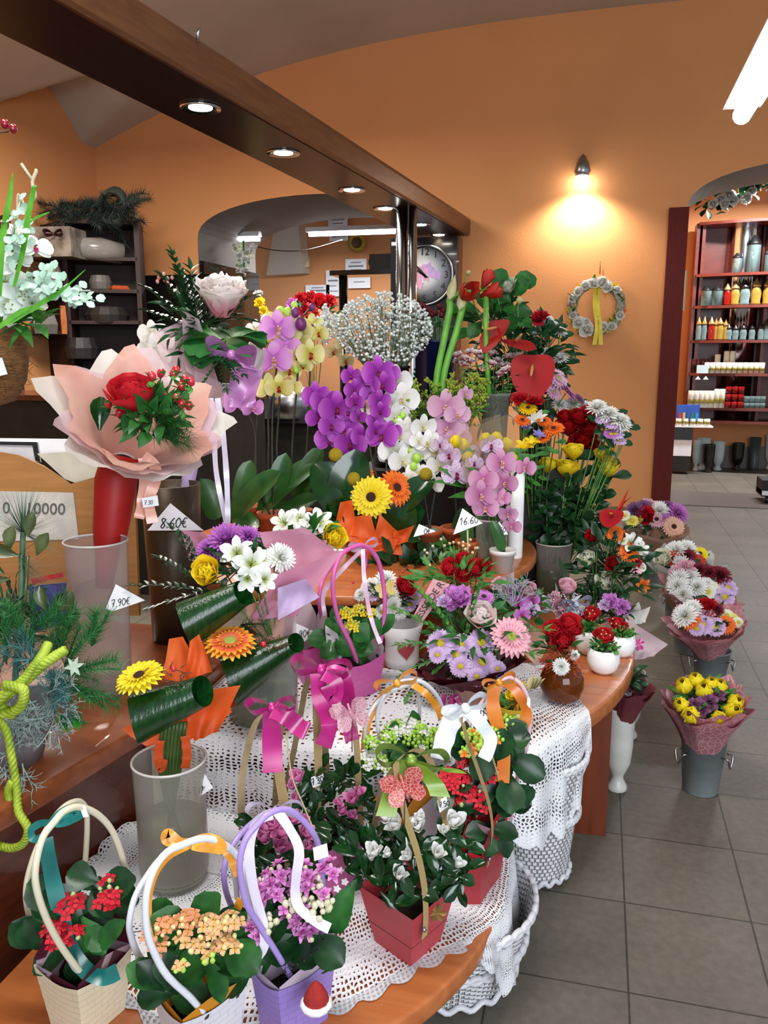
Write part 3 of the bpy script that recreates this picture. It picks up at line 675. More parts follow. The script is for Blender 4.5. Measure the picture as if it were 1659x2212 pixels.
mb = MB(); fr = [V((x - .02, y, 0)) for x, y in ((-1.175, .75), (-1.115, 1.05), (-1.055, 1.37), (-1.012, 1.655), (-1.012, 1.69))]
mb.strip([p + V((0, 0, (ZC - .04) / 2)) for p in fr], V((0, 0, 1)), ZC - .04); mb.strip([p + V((-.02, 0, (ZC - .04) / 2)) for p in fr], V((0, 0, 1)), ZC - .04)
B(mb, 'front_board', M_WOODD, ct, False)
# ---------------------------------------------------------------- lace
def lace(name, nu, nv, hole=.5, col='#dfe0e4'):
    m = bpy.data.materials.new(name); m.use_nodes = True; nt = m.node_tree; n = nt.nodes; L = nt.links; b = n['Principled BSDF']
    b.inputs['Base Color'].default_value = lin(col); b.inputs['Roughness'].default_value = .85
    uv = n.new('ShaderNodeUVMap'); mp = n.new('ShaderNodeMapping'); mp.inputs['Scale'].default_value = (nu, nv, 1); L.new(uv.outputs[0], mp.inputs[0])
    nz = n.new('ShaderNodeTexNoise'); nz.inputs['Scale'].default_value = .35; L.new(mp.outputs[0], nz.inputs['Vector'])
    vo = n.new('ShaderNodeTexVoronoi'); vo.voronoi_dimensions = '2D'; vo.feature = 'DISTANCE_TO_EDGE'; vo.inputs['Scale'].default_value = 1; vo.inputs['Randomness'].default_value = .55; L.new(mp.outputs[0], vo.inputs['Vector'])
    sp = n.new('ShaderNodeSeparateXYZ'); L.new(uv.outputs[0], sp.inputs[0])
    wv = n.new('ShaderNodeMath'); wv.operation = 'SINE'; mm = n.new('ShaderNodeMath'); mm.operation = 'MULTIPLY'; mm.inputs[1].default_value = nv * .55
    L.new(sp.outputs['Y'], mm.inputs[0]); L.new(mm.outputs[0], wv.inputs[0])
    th = n.new('ShaderNodeMath'); th.operation = 'MULTIPLY_ADD'; th.inputs[1].default_value = .11; th.inputs[2].default_value = hole; L.new(wv.outputs[0], th.inputs[0])
    ta = n.new('ShaderNodeMath'); ta.operation = 'MULTIPLY_ADD'; ta.inputs[1].default_value = .25; L.new(nz.outputs['Fac'], ta.inputs[0]); L.new(th.outputs[0], ta.inputs[2])
    gt = n.new('ShaderNodeMath'); gt.operation = 'LESS_THAN'; L.new(vo.outputs['Distance'], gt.inputs[0]); L.new(ta.outputs[0], gt.inputs[1])
    bp = n.new('ShaderNodeBump'); bp.inputs['Strength'].default_value = .7; bp.inputs['Distance'].default_value = .003; bp.invert = True; L.new(vo.outputs['Distance'], bp.inputs['Height']); L.new(bp.outputs[0], b.inputs['Normal'])
    tr = n.new('ShaderNodeBsdfTransparent'); ms = n.new('ShaderNodeMixShader'); L.new(gt.outputs[0], ms.inputs['Fac']); L.new(tr.outputs[0], ms.inputs[1]); L.new(b.outputs[0], ms.inputs[2]); L.new(ms.outputs[0], n['Material Output'].inputs['Surface'])
    return m
def cloth(name, label, edge, inner, drop, m, z, fold=.012, scal=.012, ns=0, out=.012, nfold=11, seed=2):
    """lace cloth: from the inner line flat to the table edge, then hanging down drop(s); edge / inner are point lists of equal length"""
    q = random.Random(seed); k = len(edge); e = spline([(x, y, z + .004) for x, y in edge], 60); i_ = spline([(x, y, z + .004) for x, y in inner], 60); mb = MB(); N = len(e) - 1
    def fn(u, v):
        t = u * N; a = min(N - 1, int(t)); f = t - a; E_ = e[a].lerp(e[a + 1], f); I_ = i_[a].lerp(i_[a + 1], f); d = (E_ - I_); d.z = 0
        d = d.normalized() if d.length > 1e-6 else V((0, -1, 0)); dr = drop(u) if callable(drop) else drop
        sc = scal * abs(math.sin(u * ns * PI)) if ns else 0
        if v < .5: return I_.lerp(E_, v * 2) + V((0, 0, .0015 * math.sin(u * 40 + v * 9)))
        w = (v - .5) * 2
        if dr <= 0: return E_ + d * (sc * w + out * w) + V((0, 0, -.0005))
        return E_ + d * (out * min(1, w * 5) + fold * w * (1 + math.sin(u * nfold * PI * 2 + 1.3 * math.sin(u * 9)))) + V((0, 0, -(dr + sc) * w))
    mb.grid(160, 30, fn); o = T1(mb, name, m, label, 'lace cloth'); return o, e
LACE2 = lace('lace_fine', 150, 64, .20); LACE3 = lace('lace_net', 92, 50, .2)
def hem(parent, fn_pts): B(MB().tube(fn_pts, .0035, 5), 'scalloped_hem', mat('lace_thread', '#e2e3e6', .85, '#d8dade', 60), parent)
# mid tier cloth: front drop, then round the right-hand edge
ed = [(-1.0, 1.70), (-.85, 1.70), (-.7, 1.70), (-.5, 1.715), (-.35, 1.735), (-.22, 1.755), (-.12, 1.795), (-.055, 1.92), (-.015, 2.0), (.015, 2.075)]
inn = [(-1.0, 2.1), (-.85, 2.15), (-.7, 2.2), (-.5, 2.25), (-.4, 2.25), (-.35, 2.25), (-.3, 2.28), (-.25, 2.33), (-.18, 2.38), (-.1, 2.40)]
cl, e = cloth('lace_tablecloth', 'white openwork lace cloth on the display table, hanging over its front and right edge', ed, inn, lambda u: .19 if u < .62 else .19 + .05 * math.sin((u - .62) / .38 * PI) - .10 * max(0, (u - .85) / .15), LACE3, ZM, .014, .02, 16, .014, 9)
# low tier cloth
ed = [(-.93, 1.18), (-.78, 1.13), (-.62, 1.07), (-.48, 1.13), (-.37, 1.21), (-.28, 1.32), (-.19, 1.42), (-.145, 1.5), (-.14, 1.62), (-.15, 1.74), (-.17, 1.85)]
inn = [(-.9, 1.6), (-.8, 1.6), (-.7, 1.6), (-.62, 1.6), (-.55, 1.62), (-.5, 1.64), (-.46, 1.68), (-.44, 1.72), (-.44, 1.76), (-.44, 1.79), (-.44, 1.82)]
cloth('lace_doily', 'white crocheted cloth with a scalloped edge on the low table under the handled bags', ed, inn, lambda u: 0 if u < .58 else .17 * min(1, (u - .58) / .12), LACE2, ZL, .012, .018, 22, .012, 7, 5)
# small doily under the glass cylinder
c0 = PZ(385, 1880, ZL)
mb = MB(); 
def fd(u, v):
    a = u * 2 * PI; r = (.05 + .15 * v) * (1 + (.06 * abs(math.sin(a * 9)) if v > .8 else 0)); return c0 + V((r * math.cos(a) * 1.0, r * math.sin(a) * 1.0, .008 + .012 * v * max(0, math.sin(a * 5)) * (1 if v > .4 else .2) + .03 * max(0, v - .6) * (math.sin(a) > .3)))
mb.grid(90, 14, fd, 0, True); T1(mb, 'lace_mat', lace('lace_mat', 110, 20, .24), 'small ruffled white lace mat under the tall glass cylinder vase', 'doily')
# ---------------------------------------------------------------- wicker baskets
def wicker_mat():
    m = bpy.data.materials.new('white_wicker'); m.use_nodes = True; nt = m.node_tree; n = nt.nodes; L = nt.links; b = n['Principled BSDF']; b.inputs['Roughness'].default_value = .45
    uv = n.new('ShaderNodeUVMap'); br = n.new('ShaderNodeTexBrick'); br.inputs['Scale'].default_value = 1; br.inputs['Brick Width'].default_value = 1 / 44; br.inputs['Row Height'].default_value = 1 / 30; br.inputs['Mortar Size'].default_value = .004; br.inputs['Mortar Smooth'].default_value = .8
    br.inputs['Color1'].default_value = lin('#e2e2e6'); br.inputs['Color2'].default_value = lin('#d4d4da'); br.inputs['Mortar'].default_value = lin('#a8a6a6'); L.new(uv.outputs[0], br.inputs[0]); L.new(br.outputs['Color'], b.inputs['Base Color'])
    bp = n.new('ShaderNodeBump'); bp.inputs['Strength'].default_value = 1; bp.inputs['Distance'].default_value = .012; bp.invert = True; L.new(br.outputs['Fac'], bp.inputs['Height']); L.new(bp.outputs[0], b.inputs['Normal']); return m
WICK = wicker_mat(); WCANE = mat('white_cane', '#d4d4d8', .45, '#c6c6cc', 40)
def basket(label, p, rb, rt, h, arch_h=0, sq=1):
    t = thing('wicker_basket', label, 'basket', p, 'white wicker baskets under the tables'); p = V(p)
    mb = MB(); n = 68
    def fn(u, v):
        a = u * 2 * PI; r = (rb + (rt - rb) * v ** .8) * (1 + .012 * math.cos(a * 34) * (1 if int(v * 30) % 2 else -1)); return p + V((r * math.cos(a), r * math.sin(a) * sq, .005 + h * v))
    mb.grid(n * 2, 30, fn, 0, True); B(mb, 'woven_wall', WICK, t)
    mb = MB(); mb.lathe([(1e-4, .012), (rb, .012)], p, 30, sq=sq); B(mb, 'basket_bottom', WICK, t)
    for k, zz in ((0, h), (1, h), (0, h * .55), (1, h * .55), (0, .02)):
        pts = [p + V(((rb + (rt - rb) * (zz / h) ** .8 + .006) * math.cos(a), (rb + (rt - rb) * (zz / h) ** .8 + .006) * math.sin(a) * sq, zz + .007 * math.sin(a * 20 + k * PI))) for a in [2 * PI * i / 120 for i in range(120)]]
        B(MB().tube(pts, .0065, 6, 0, True), 'braided_rim', WCANE, t)
    if arch_h:
        mb = MB()
        for k in range(5):
            pts = [p + V((rt * math.cos(i * PI / 20) * 1.0, (k - 2) * .011 + .01 * math.sin(i * .6 + k), h + arch_h * math.sin(i * PI / 20))) for i in range(21)]
            mb.tube(pts, .006, 6)
        B(mb, 'handle', WCANE, t)
    return t
basket('large white wicker basket on the floor under the low table at the bottom edge', (-.28, 1.62, 0), .15, .195, .182, 0)
mb = MB()
b2 = basket('tall white wicker basket on the floor between the lace cloth and the table leg', (-.115, 2.02, 0), .09, .125, .34, 0)
# ================================================================ HANDLED FLOWER BAGS ON THE LOW TABLE
def PV(px, py, A, B_):
    """the point behind a pixel in the upright plane through A and B_"""
    d = B_ - A; n = V((d.y, -d.x, 0)); r = ray(px, py); return EYE + r * ((A - EYE).dot(n) / r.dot(n))
def weave(name, c, c2, w=7, h=9):
    if name in _M: return _M[name]
    m = mat(name, c, .35, c2, 9); n = m.node_tree.nodes; L = m.node_tree.links; uv = n.new('ShaderNodeUVMap'); br = n.new('ShaderNodeTexBrick'); br.inputs['Scale'].default_value = 1
    br.inputs['Brick Width'].default_value = 1 / w * 2; br.inputs['Row Height'].default_value = 1 / h; br.inputs['Mortar Size'].default_value = .006; br.inputs['Mortar Smooth'].default_value = 1
    L.new(uv.outputs[0], br.inputs[0]); bp = n.new('ShaderNodeBump'); bp.inputs['Strength'].default_value = .5; bp.inputs['Distance'].default_value = .004; bp.invert = True
    L.new(br.outputs['Fac'], bp.inputs['Height']); L.new(bp.outputs[0], n['Principled BSDF'].inputs['Normal']); return m
class Bag: pass
def bag(label, pl, pf, pr, zt, zb, m, shrink=.74, dip=.0, group='handled flower bags', name='flower_bag', inner=None):
    a, b, c = PZ(*pl, zt), PZ(*pf, zt), PZ(*pr, zt); d = a + c - b; cen = (a + c) / 2
    o = Bag(); base = [cen + (p - cen) * shrink for p in (a, b, c, d)]; 
    for p in base: p.z = zb
    cb = V((cen.x, cen.y, zb)); t = thing(name, label, 'flower bag', cb, group); mb = MB(); tops = [a, b, c, d]
    for i in range(4):
        p, q_, P, Q = base[i], base[(i + 1) % 4], tops[i], tops[(i + 1) % 4]
        mb.grid(10, 6, lambda u, v, p=p, q_=q_, P=P, Q=Q: p.lerp(q_, u).lerp(P.lerp(Q, u), v) - V((0, 0, dip * v * math.sin(PI * u))))
    B(mb, 'bag_body', m, t, False); B(MB().poly([p + V((0, 0, .003)) for p in base]), 'bag_bottom', m, t, False)
    o.t = t; o.cen = cen; o.cb = cb; o.a, o.b, o.c, o.d = a, b, c, d; o.zt = zt; o.dep = dep(cen); return o
EYL = mat('eyelet_metal', '#6a645c', .3, '#7a746a', 30, metal=1)
def handle(o, pts, m, r=.0045, base=None, label=None, eyes=True):
    A, B_ = base or (PZ(*pts[0], o.zt - .02), PZ(*pts[-1], o.zt - .02)); pp = [PV(x, y, A, B_) for x, y in pts]
    B(MB().tube(spline(pp, 60), r, 8), 'handle', m, o.t, label=label)
    if eyes:
        for p in (pp[0], pp[-1]): B(MB().ball(p + tocam(p) * .006, .007, 8, 0, .5, tocam(p)), 'eyelet', EYL, o.t)
    return A, B_, pp
def strapv(o, pts, m, w, plane, name='strap', side=None, label=None):
    pp = spline([PV(x, y, *plane) for x, y in pts], 24); d = (plane[1] - plane[0]).normalized()
    ob_ = B(MB().strip(pp, side or d, w), name, m, o.t, label=label); return pp
def ribb(t, pts, d, w, m, name='ribbon', side=None, dz=0):
    """a ribbon through pixels (x, y[, depth offset]) at depth d"""
    pp = spline([PD(q[0], q[1], d + (q[2] if len(q) > 2 else 0)) for q in pts], 30); sd = []
    for i, p in enumerate(pp):
        tg = (pp[min(i + 1, len(pp) - 1)] - pp[max(0, i - 1)]).normalized(); s = tg.cross(tocam(p)); s = s.normalized() if s.length > .05 else RT
        sd.append((s + tocam(p) * .5 * math.sin(i * .35)).normalized() if side is None else side)
    return B(MB().strip(pp, sd, w), name, m, t)
def satin(name, c, c2): return mat(name, c, .26, c2, 9, spec=.7)
def card(t, pts, d, s=None, at=None, h=10, slant=.15, rot=0, name='price_tag', m=M_PAPER, w=.1):
    """a small card through corner pixels at depth d (a number per corner is allowed) with pen writing on it"""
    p = [PD(x, y, d) for x, y in pts]; mb = MB().slab(p, FW * .0012); c = B(mb, name, m, t, False)
    if s: writing(c, s, at[0], at[1], h, d - .0012, M_INK, slant, rot, w)
    return c
def plant_thing(name, label, o, cat='potted plant', group='flowering plants in the bags', lift=.02):
    return thing(name, label, cat, o.cb + V((0, 0, lift)), group)
def leaf_bed(t, pix, d, L, W, m, kind='obov', n=3, seed=1, name='leaves', spread=.5, up=.4, dj=.03):
    """leaves springing from the given pixels near depth d"""
    q = random.Random(seed); mb = MB()
    for (x, y) in pix:
        for k in range(n):
            p = PD(x + q.uniform(-8, 8), y + q.uniform(-8, 8), d + q.uniform(-dj, dj)); a = q.uniform(0, 6.28)
            dd = RT * math.cos(a) * .9 + UP * math.sin(a) * .9 + tocam(p) * q.uniform(.1, .7) * spread + V((0, 0, up))
            mb.leaf(p, dd, L * q.uniform(.7, 1.25), W * q.uniform(.8, 1.2), kind, q.uniform(10, 50), .3, 0, 4, 6, tocam(p) + V((0, 0, .6)) + V((q.gauss(0, .3), q.gauss(0, .3), 0)))
    return B(mb, name, m, t)
def clusters(t, pix, d, r, n, mats, name='flower_cluster', bud=.4, fl=.018, br=.0045, kind='floret', tilt=.3):
    cy_ = sum(p[1] for p in pix) / len(pix)
    for i, q in enumerate(pix):
        x, y = q[0], q[1]; dd = d - tilt * (y - cy_) * d / F; p = PD(x, y, dd); k = q[2] if len(q) > 2 else 1
        mb = MB(); cluster(mb, p, r * k, tocam(p) * .5 + V((R.uniform(-.3, .3), 0, .8)), int(n * k), q[3] if len(q) > 3 else bud, fl, br, R, kind=kind); B(mb, name, mats, t)
def soil(t, o, r=.8):
    c = (o.a + o.c) / 2; pts = [c + (p - c) * r for p in (o.a, o.b, o.c, o.d)]
    B(MB().slab([p - V((0, 0, .045)) for p in pts], V((0, 0, -.03))), 'soil', mat('potting_soil', '#1a120c', .95, '#2a1e14', 60), t, False)
def cornerwrap(t, o, m, hts, name='wrapping_paper', ins=.94):
    """paper lining standing up inside a bag: one pointed sheet per side; hts = height of the points above the rim"""
    c = (o.a + o.c) / 2; P = [o.a, o.b, o.c, o.d]
    for i in range(4):
        h = hts[i]
        if h is None: continue
        p, q_ = P[i], P[(i + 1) % 4]; mid = (p + q_) / 2; out = (mid - c).normalized()
        def fn(u, v): 
            hh = h * (1 - abs(2 * u - 1) ** 1.4 * .75); zz = -.06 + (hh + .06) * v; return c + (p.lerp(q_, u) - c) * (ins + min(0, zz) * 2.4) + V((0, 0, zz)) + out * (.1 * max(0, zz) * v + .03 * max(0, zz) * math.sin(u * 9 + i))
        mb = MB(); mb.grid(14, 7, fn); B(mb, name, m, t)
KRAFT = mat('kraft_strap', '#b39a6c', .55, '#a88e60', 60, stretch=(1, 1, 8))
S_BUD = mat('bud_green', '#9db26a', .5, '#c2cc94', 60); S_BUDL = mat('bud_lime', '#8fbf3a', .5, '#b2d560', 60); S_STM = mat('kal_stem', '#3c5f28', .5, '#52783a', 60)
# --- cream bag, bottom left
o = bag('cream woven bag with cream tube handles and a teal ribbon, leftmost on the low table', (72, 2084), (167, 2139), (286, 2043), .355, ZL, weave('cream_weave', '#d8ccae', '#e0d6bc'), .76, .012)
CT = mat('cream_tube', '#d6cfb4', .3, '#ddd6be', 10); d = o.dep - .05
handle(o, [(190, 2120), (138, 2053), (100, 1984), (78, 1915), (78, 1864), (93, 1808), (117, 1776), (138, 1753), (169, 1743), (207, 1757), (238, 1788), (258, 1832), (270, 1881), (274, 1950), (269, 2018), (260, 2056)], CT, .0055)
handle(o, [(74, 2008), (59, 1960), (57, 1915), (69, 1863), (88, 1815), (116, 1768), (145, 1738), (172, 1731), (186, 1750), (188, 1795), (184, 1863), (179, 1908)], CT, .0055, eyes=False)
TEAL = satin('teal_satin', '#0f5450', '#1a7a74')
ribb(o.t, [(96, 1812), (104, 1850), (118, 1920), (136, 1990), (158, 2060), (186, 2096), (222, 2112), (255, 2098)], d, .026, TEAL)
ribb(o.t, [(112, 1780), (90, 1778), (68, 1792), (72, 1812), (92, 1806), (112, 1780)], d - .01, .012, TEAL)
ribb(o.t, [(112, 1782), (130, 1760), (160, 1748), (170, 1758), (150, 1770), (120, 1776)], d - .02, .018, TEAL); card(o.t, [(172, 1744), (184, 1740), (191, 1764), (180, 1766)], d - .03)
t = plant_thing('potted_kalanchoe', 'red kalanchoe with dark leaves and burgundy wrapping in the cream bag', o)
soil(t, o); BURG = paper('burgundy_paper', '#4a1424', '#561a2c', 1, .15, .5, 14, ('#b59aa4', 9, True, .05)); cornerwrap(t, o, BURG, [.0, .02, .10, .06])
leaf_bed(t, [(90, 2020), (110, 1985), (85, 2050), (150, 1965), (190, 1950), (215, 1930), (185, 2000), (165, 2040), (235, 1960), (205, 1900)], o.dep, .075, .05, G_DARK, n=2, seed=4)
leaf_bed(t, [(172, 2010), (180, 1985), (215, 2050)], o.dep - .02, .06, .035, G_LEAF, n=2, seed=9)
KR = petal('#c01828', '#e0243a', '#d82038')
clusters(t, [(150, 1955), (228, 1948, .8), (245, 1934, .6), (118, 2005), (130, 2035, .8), (165, 2016, .5), (232, 1910, .6)], o.dep - .05, .022, 9, [S_BUD, KR, S_STM], bud=.15)
# --- white bag with peach kalanchoe
o = bag('white bag with white tube handles, orange ribbon and orange paper, cut by the bottom edge', (328, 2134), (392, 2211), (534, 2118), .355, ZL, weave('white_weave', '#d2d4de', '#dcdee6'), .76, .012)
WT = mat('white_tube', '#dcdfea', .25, '#e4e6ee', 10); d = o.dep - .04
handle(o, [(443, 2192), (410, 2154), (362, 2109), (336, 2064), (319, 2019), (314, 1965), (319, 1917), (336, 1872), (362, 1840), (394, 1825), (424, 1814), (454, 1812), (486, 1825), (515, 1853), (534, 1898), (541, 1955), (539, 2003), (528, 2074), (509, 2147)], WT, .0055)
handle(o, [(328, 2096), (298, 2061), (282, 2019), (280, 1987), (291, 1940), (314, 1898), (350, 1852), (400, 1826), (450, 1818), (486, 1840), (505, 1880), (512, 1940)], WT, .0055, eyes=False)
ORS = satin('orange_satin', '#d98a1c', '#eaa63c')
ribb(o.t, [(410, 1824), (385, 1818), (362, 1800), (360, 1814), (388, 1822), (414, 1822)], d - .02, .016, ORS); ribb(o.t, [(414, 1822), (440, 1812), (470, 1818), (478, 1832), (450, 1830), (416, 1824)], d - .03, .017, ORS)
ribb(o.t, [(404, 1826), (362, 1850), (332, 1890), (319, 1950), (322, 2010), (338, 2060), (366, 2098)], d + .012, .014, ORS); ribb(o.t, [(478, 1822), (500, 1856), (514, 1892)], d + .012, .014, ORS); ribb(o.t, [(520, 1940), (512, 1965), (500, 1985)], d + .05, .014, ORS)
card(o.t, [(514, 1905), (520, 1898), (522, 1918), (518, 1922)], d - .02)
t = plant_thing('potted_kalanchoe', 'peach flowered kalanchoe in the white bag with orange paper', o)
soil(t, o); ORP = paper('orange_paper', '#d58a1e', '#df9a34', 1, .2); cornerwrap(t, o, ORP, [.0, .01, .06, .045])
leaf_bed(t, [(370, 2060), (350, 2100), (400, 2090), (440, 2060), (460, 2090), (490, 2060), (420, 2030), (365, 2125), (480, 2030), (400, 2000)], o.dep, .07, .05, G_LEAF, n=2, seed=5)
leaf_bed(t, [(360, 2135), (380, 2145)], o.dep - .05, .06, .045, G_DARK, n=2, seed=6)
KP = petal('#e8b060', '#ecc890', '#f0b488'); KP2 = petal('#e0a040', '#ee9a70', '#f0a884'); PB = mat('bud_peach', '#d8c87a', .5, '#e4d8a0', 60)
clusters(t, [(330, 2015), (355, 2000), (390, 1995), (345, 2038), (412, 1988)], o.dep - .04, .016, 8, [PB, KP2, S_STM], bud=.35, fl=.018)
clusters(t, [(455, 1995), (480, 2000), (500, 1990), (430, 2045), (475, 2045), (500, 2040), (450, 2015), (395, 2030, .7)], o.dep - .05, .016, 7, [PB, KP, S_STM], bud=.35, fl=.019)
clusters(t, [(392, 2090, .5), (455, 2070, .5)], o.dep - .08, .02, 10, [S_BUDL, KP, S_STM], bud=.9)
# --- lilac bag
o = bag('lilac woven bag with lilac tube handles and a pale bow on the low table', (539, 2087), (601, 2141), (726, 2058), .36, ZL, weave('lilac_weave', '#8f78c4', '#9c86cc'), .78, .012)
LT = mat('lilac_tube', '#a48ad0', .3, '#ae96d6', 10); d = o.dep - .04
handle(o, [(633, 2118), (601, 2064), (563, 2003), (534, 1955), (522, 1908), (518, 1860), (531, 1812), (557, 1780), (582, 1757), (616, 1748), (646, 1764), (672, 1793), (688, 1828), (696, 1892), (696, 1987), (692, 2083)], LT, .0052)
handle(o, [(531, 2003), (499, 1955), (485, 1908), (486, 1866), (502, 1828), (528, 1793), (565, 1764), (610, 1752), (640, 1756), (656, 1796), (652, 1837), (640, 1900)], LT, .0052, eyes=False)
WS = satin('pale_satin', '#cfc6da', '#e6e0ee')
bow(o.t, PD(596, 1752, d - .01), RT + UP * .05, -FW, .045, .022, WS, tails=())
ribb(o.t, [(588, 1758), (556, 1775), (538, 1830), (545, 1905), (562, 1975), (573, 2025), (560, 2062), (515, 2088)], d - .03, .017, WS); ribb(o.t, [(600, 1754), (625, 1790), (646, 1835), (640, 1892), (638, 1935), (650, 1965), (682, 1990), (712, 2006)], d - .03, .016, WS)
card(o.t, [(676, 1832), (706, 1822), (710, 1850), (679, 1860)], d - .05, name='printed_tag')
hat = B(MB().lathe([(.022, 0), (.019, .012), (.012, .026), (.004, .036), (1e-4, .038)], PD(683, 2165, o.dep - .075), 14), 'santa_hat', mat('felt_red', '#8e1c1c', .9, '#9c2a24', 80), o.t, label='red and white felt cap ornament')
B(MB().tube([PD(683, 2168, o.dep - .078) + V((.02 * math.cos(a), .02 * math.sin(a), 0)) for a in [i * .524 for i in range(12)]], .006, 6, 0, True), 'hat_brim', mat('felt_white', '#e4e0e0', .9, '#f0eeee', 80), hat)
t = plant_thing('potted_kalanchoe', 'mauve double flowered kalanchoe with sheet-music wrapping in the lilac bag', o)
soil(t, o); MUS = paper('music_paper', '#cfbccf', '#d8c8d8', 1, .2); cornerwrap(t, o, MUS, [.0, .012, .085, .03])
mb = MB(); q = random.Random(5)
for k in range(3):
    for j in range(4): mb.tube([PD(612 + k * 30 + 0, 2096 - k * 26 + j * 5, o.dep - .062 + .0 * k), PD(646 + k * 26, 2074 - k * 26 + j * 5, o.dep - .058)], .0006, 3)
for k in range(7): p = PD(615 + 14 * k, 2098 - 10 * k + q.uniform(-8, 8), o.dep - .064); mb.ball(p, .003, 6, 0, .7); mb.tube([p, p + V((.002, 0, .012))], .0006, 3)
B(mb, 'music_notes', M_INK, t)
leaf_bed(t, [(590, 2030), (570, 2080), (600, 1980), (640, 2000), (660, 2030), (620, 2050), (580, 2000), (690, 1960), (560, 2060)], o.dep, .075, .05, G_DARK, n=2, seed=15)
mb = MB(); mb.leaf(PD(705, 2015, o.dep), RT * .5 + UP * .9, .10, .05, 'lance', 20, .3, 0, 4, 6, tocam(o.cen)); B(mb, 'pointed_leaf', G_LEAF, t)
KM = petal('#cc5cb4', '#d878c4', '#e29ad6'); KB = mat('bud_cream', '#c8c8a0', .5, '#dcd4c0', 60)
clusters(t, [(575, 1905), (600, 1885), (625, 1905, .8), (590, 1925), (655, 1885), (680, 1905), (690, 1925), (655, 1980), (665, 1965), (630, 1985, .8), (550, 2010, .7), (665, 2020, .8), (710, 1880, .9)], o.dep - .04, .017, 5, [KB, KM, S_STM], bud=.45, fl=.028, kind='double')
clusters(t, [(625, 1960, .8), (580, 1995, .8), (690, 1965), (640, 1940, .7), (700, 1945, .7)], o.dep - .05, .02, 10, [KB, KM, S_STM], bud=.95, br=.006)
# --- red bags with kraft straps
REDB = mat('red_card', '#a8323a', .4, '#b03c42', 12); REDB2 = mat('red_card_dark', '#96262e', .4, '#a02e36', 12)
o = bag('red card bag with kraft straps, corner towards the camera, foremost on the lace', (775, 1913), (892, 1988), (988, 1909), .36, ZL, REDB, .66)
pl = (PZ(917, 1990, .34), PZ(976, 1935, .34))
strapv(o, [(917, 2026), (920, 1975), (916, 1910), (901, 1840), (880, 1775), (862, 1700), (855, 1648)], KRAFT, .017, pl); strapv(o, [(855, 1648), (880, 1624), (908, 1622), (930, 1645), (946, 1700), (962, 1775), (978, 1850), (974, 1935)], KRAFT, .017, pl)
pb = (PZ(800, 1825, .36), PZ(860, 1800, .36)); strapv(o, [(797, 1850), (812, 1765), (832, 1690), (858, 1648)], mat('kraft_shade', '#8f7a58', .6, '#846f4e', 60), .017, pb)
for x, y in ((916, 2008), (973, 1925)): B(MB().ball(PD(x, y, dep(PV(x, y, *pl)) - .004), .005, 8), 'rivet', M_STEEL, o.t)
mb = MB(); c_ = PD(945, 1972, dep(PZ(945, 1960, .34)) - .012)
for i in range(6): mb.leaf(c_, RT * math.cos(i * 1.05) + UP * math.sin(i * 1.05), .018, .011, 'obov', 5, .2, 0, 2, 3, -FW)
B(mb, 'gold_flower_clasp', mat('old_gold', '#7a5c34', .4, '#94733f', 40, metal=.6), o.t)
GRS = satin('olive_satin', '#5f7f1e', '#86a63a'); d = dep(PV(890, 1640, *pl)) - .02
bow(o.t, PD(888, 1642, d), RT - UP * .1, -FW, .06, .034, GRS, tails=((-.55, -1.6), (.9, -.9), (1.3, -.2)))
card(o.t, [(944, 1730), (964, 1720), (969, 1742), (950, 1756)], dep(PV(955, 1738, *pl)) - .006, '7.50', (949, 1745), 11, .1, -12, w=.16)
def butterfly(label, px, py, d, sz, m, group='wire butterflies'):
    p = PD(px, py, d); t = thing('butterfly_ornament', label, 'ornament', p - V((0, 0, sz * 1.6)), group); x = (RT + UP * .35).normalized(); y = -FW.cross(x) * -1; y = UP - RT * .35
    bod = MB(); bod.tube([p + y * sz * .5, p, p - y * sz * .5], [.002, .004, .002], 6); B(bod, 'body', m, t)
    for s in (-1, 1):
        for (a, L, W) in ((.75, 1, .7), (-.55, .8, .65)):
            mb = MB(); mb.leaf(p, x * s + y * a - FW * .35, sz * L, sz * W, 'obov', 4, .05, 0, 4, 5, -FW); B(mb, 'wing', m, t)
    B(MB().tube([p, p - V((0, 0, sz * 1.6))], .0012, 4), 'wire', BROWN, t)
butterfly('coral red glitter butterfly clipped to the strap of the foremost red bag', 874, 1702, dep(PV(874, 1702, *pl)) - .03, .046, paper('coral_wing', '#c23a40', '#d85a58', .9, .3, .3, 60, ('#f0b0a8', 170, True, .06)))
t = plant_thing('potted_azalea', 'white budded azalea in the foremost red bag', o); soil(t, o)
q = random.Random(4); pix = [(q.uniform(770, 1000), q.uniform(1800, 1930)) for _ in range(34)]
def azalea(t, pix, d, bl, pc, seed, L=.04, W=.02, dj=.06, n=5):
    leaf_bed(t, pix, d, L, W, G_GLOSS, 'obov', n, seed, 'leaves', .9, .15, dj)
    for (x, y, w) in bl:
        p = PD(x, y, d - .10); flower('azbud', pc, t, p, tocam(p) * .7 + UP * .6 + RT * R.uniform(-.5, .5), w * 1.15 * d / F)
AZW = petal('#d8dcc8', '#f0f0ea', '#f4f4f2')
azalea(t, pix, o.dep, [(810, 1840, 36), (856, 1782, 40), (838, 1768, 34), (903, 1785, 34), (980, 1778, 44), (800, 1852, 18), (838, 1845, 22), (882, 1850, 28), (945, 1845, 34), (990, 1868, 26), (863, 1892, 34), (908, 1770, 30), (957, 1795, 24)], AZW, 7)
leaf_bed(t, [(775, 1845), (1000, 1885), (990, 1900), (790, 1890), (820, 1900), (860, 1915), (900, 1935)], o.dep - .07, .045, .024, G_GLOSS, 'obov', 4, 19)
o = bag('red card bag with kraft straps and white bow, behind the foremost red bag', (985, 1853), (1039, 1855), (1098, 1776), .355, ZL, REDB2, .72)
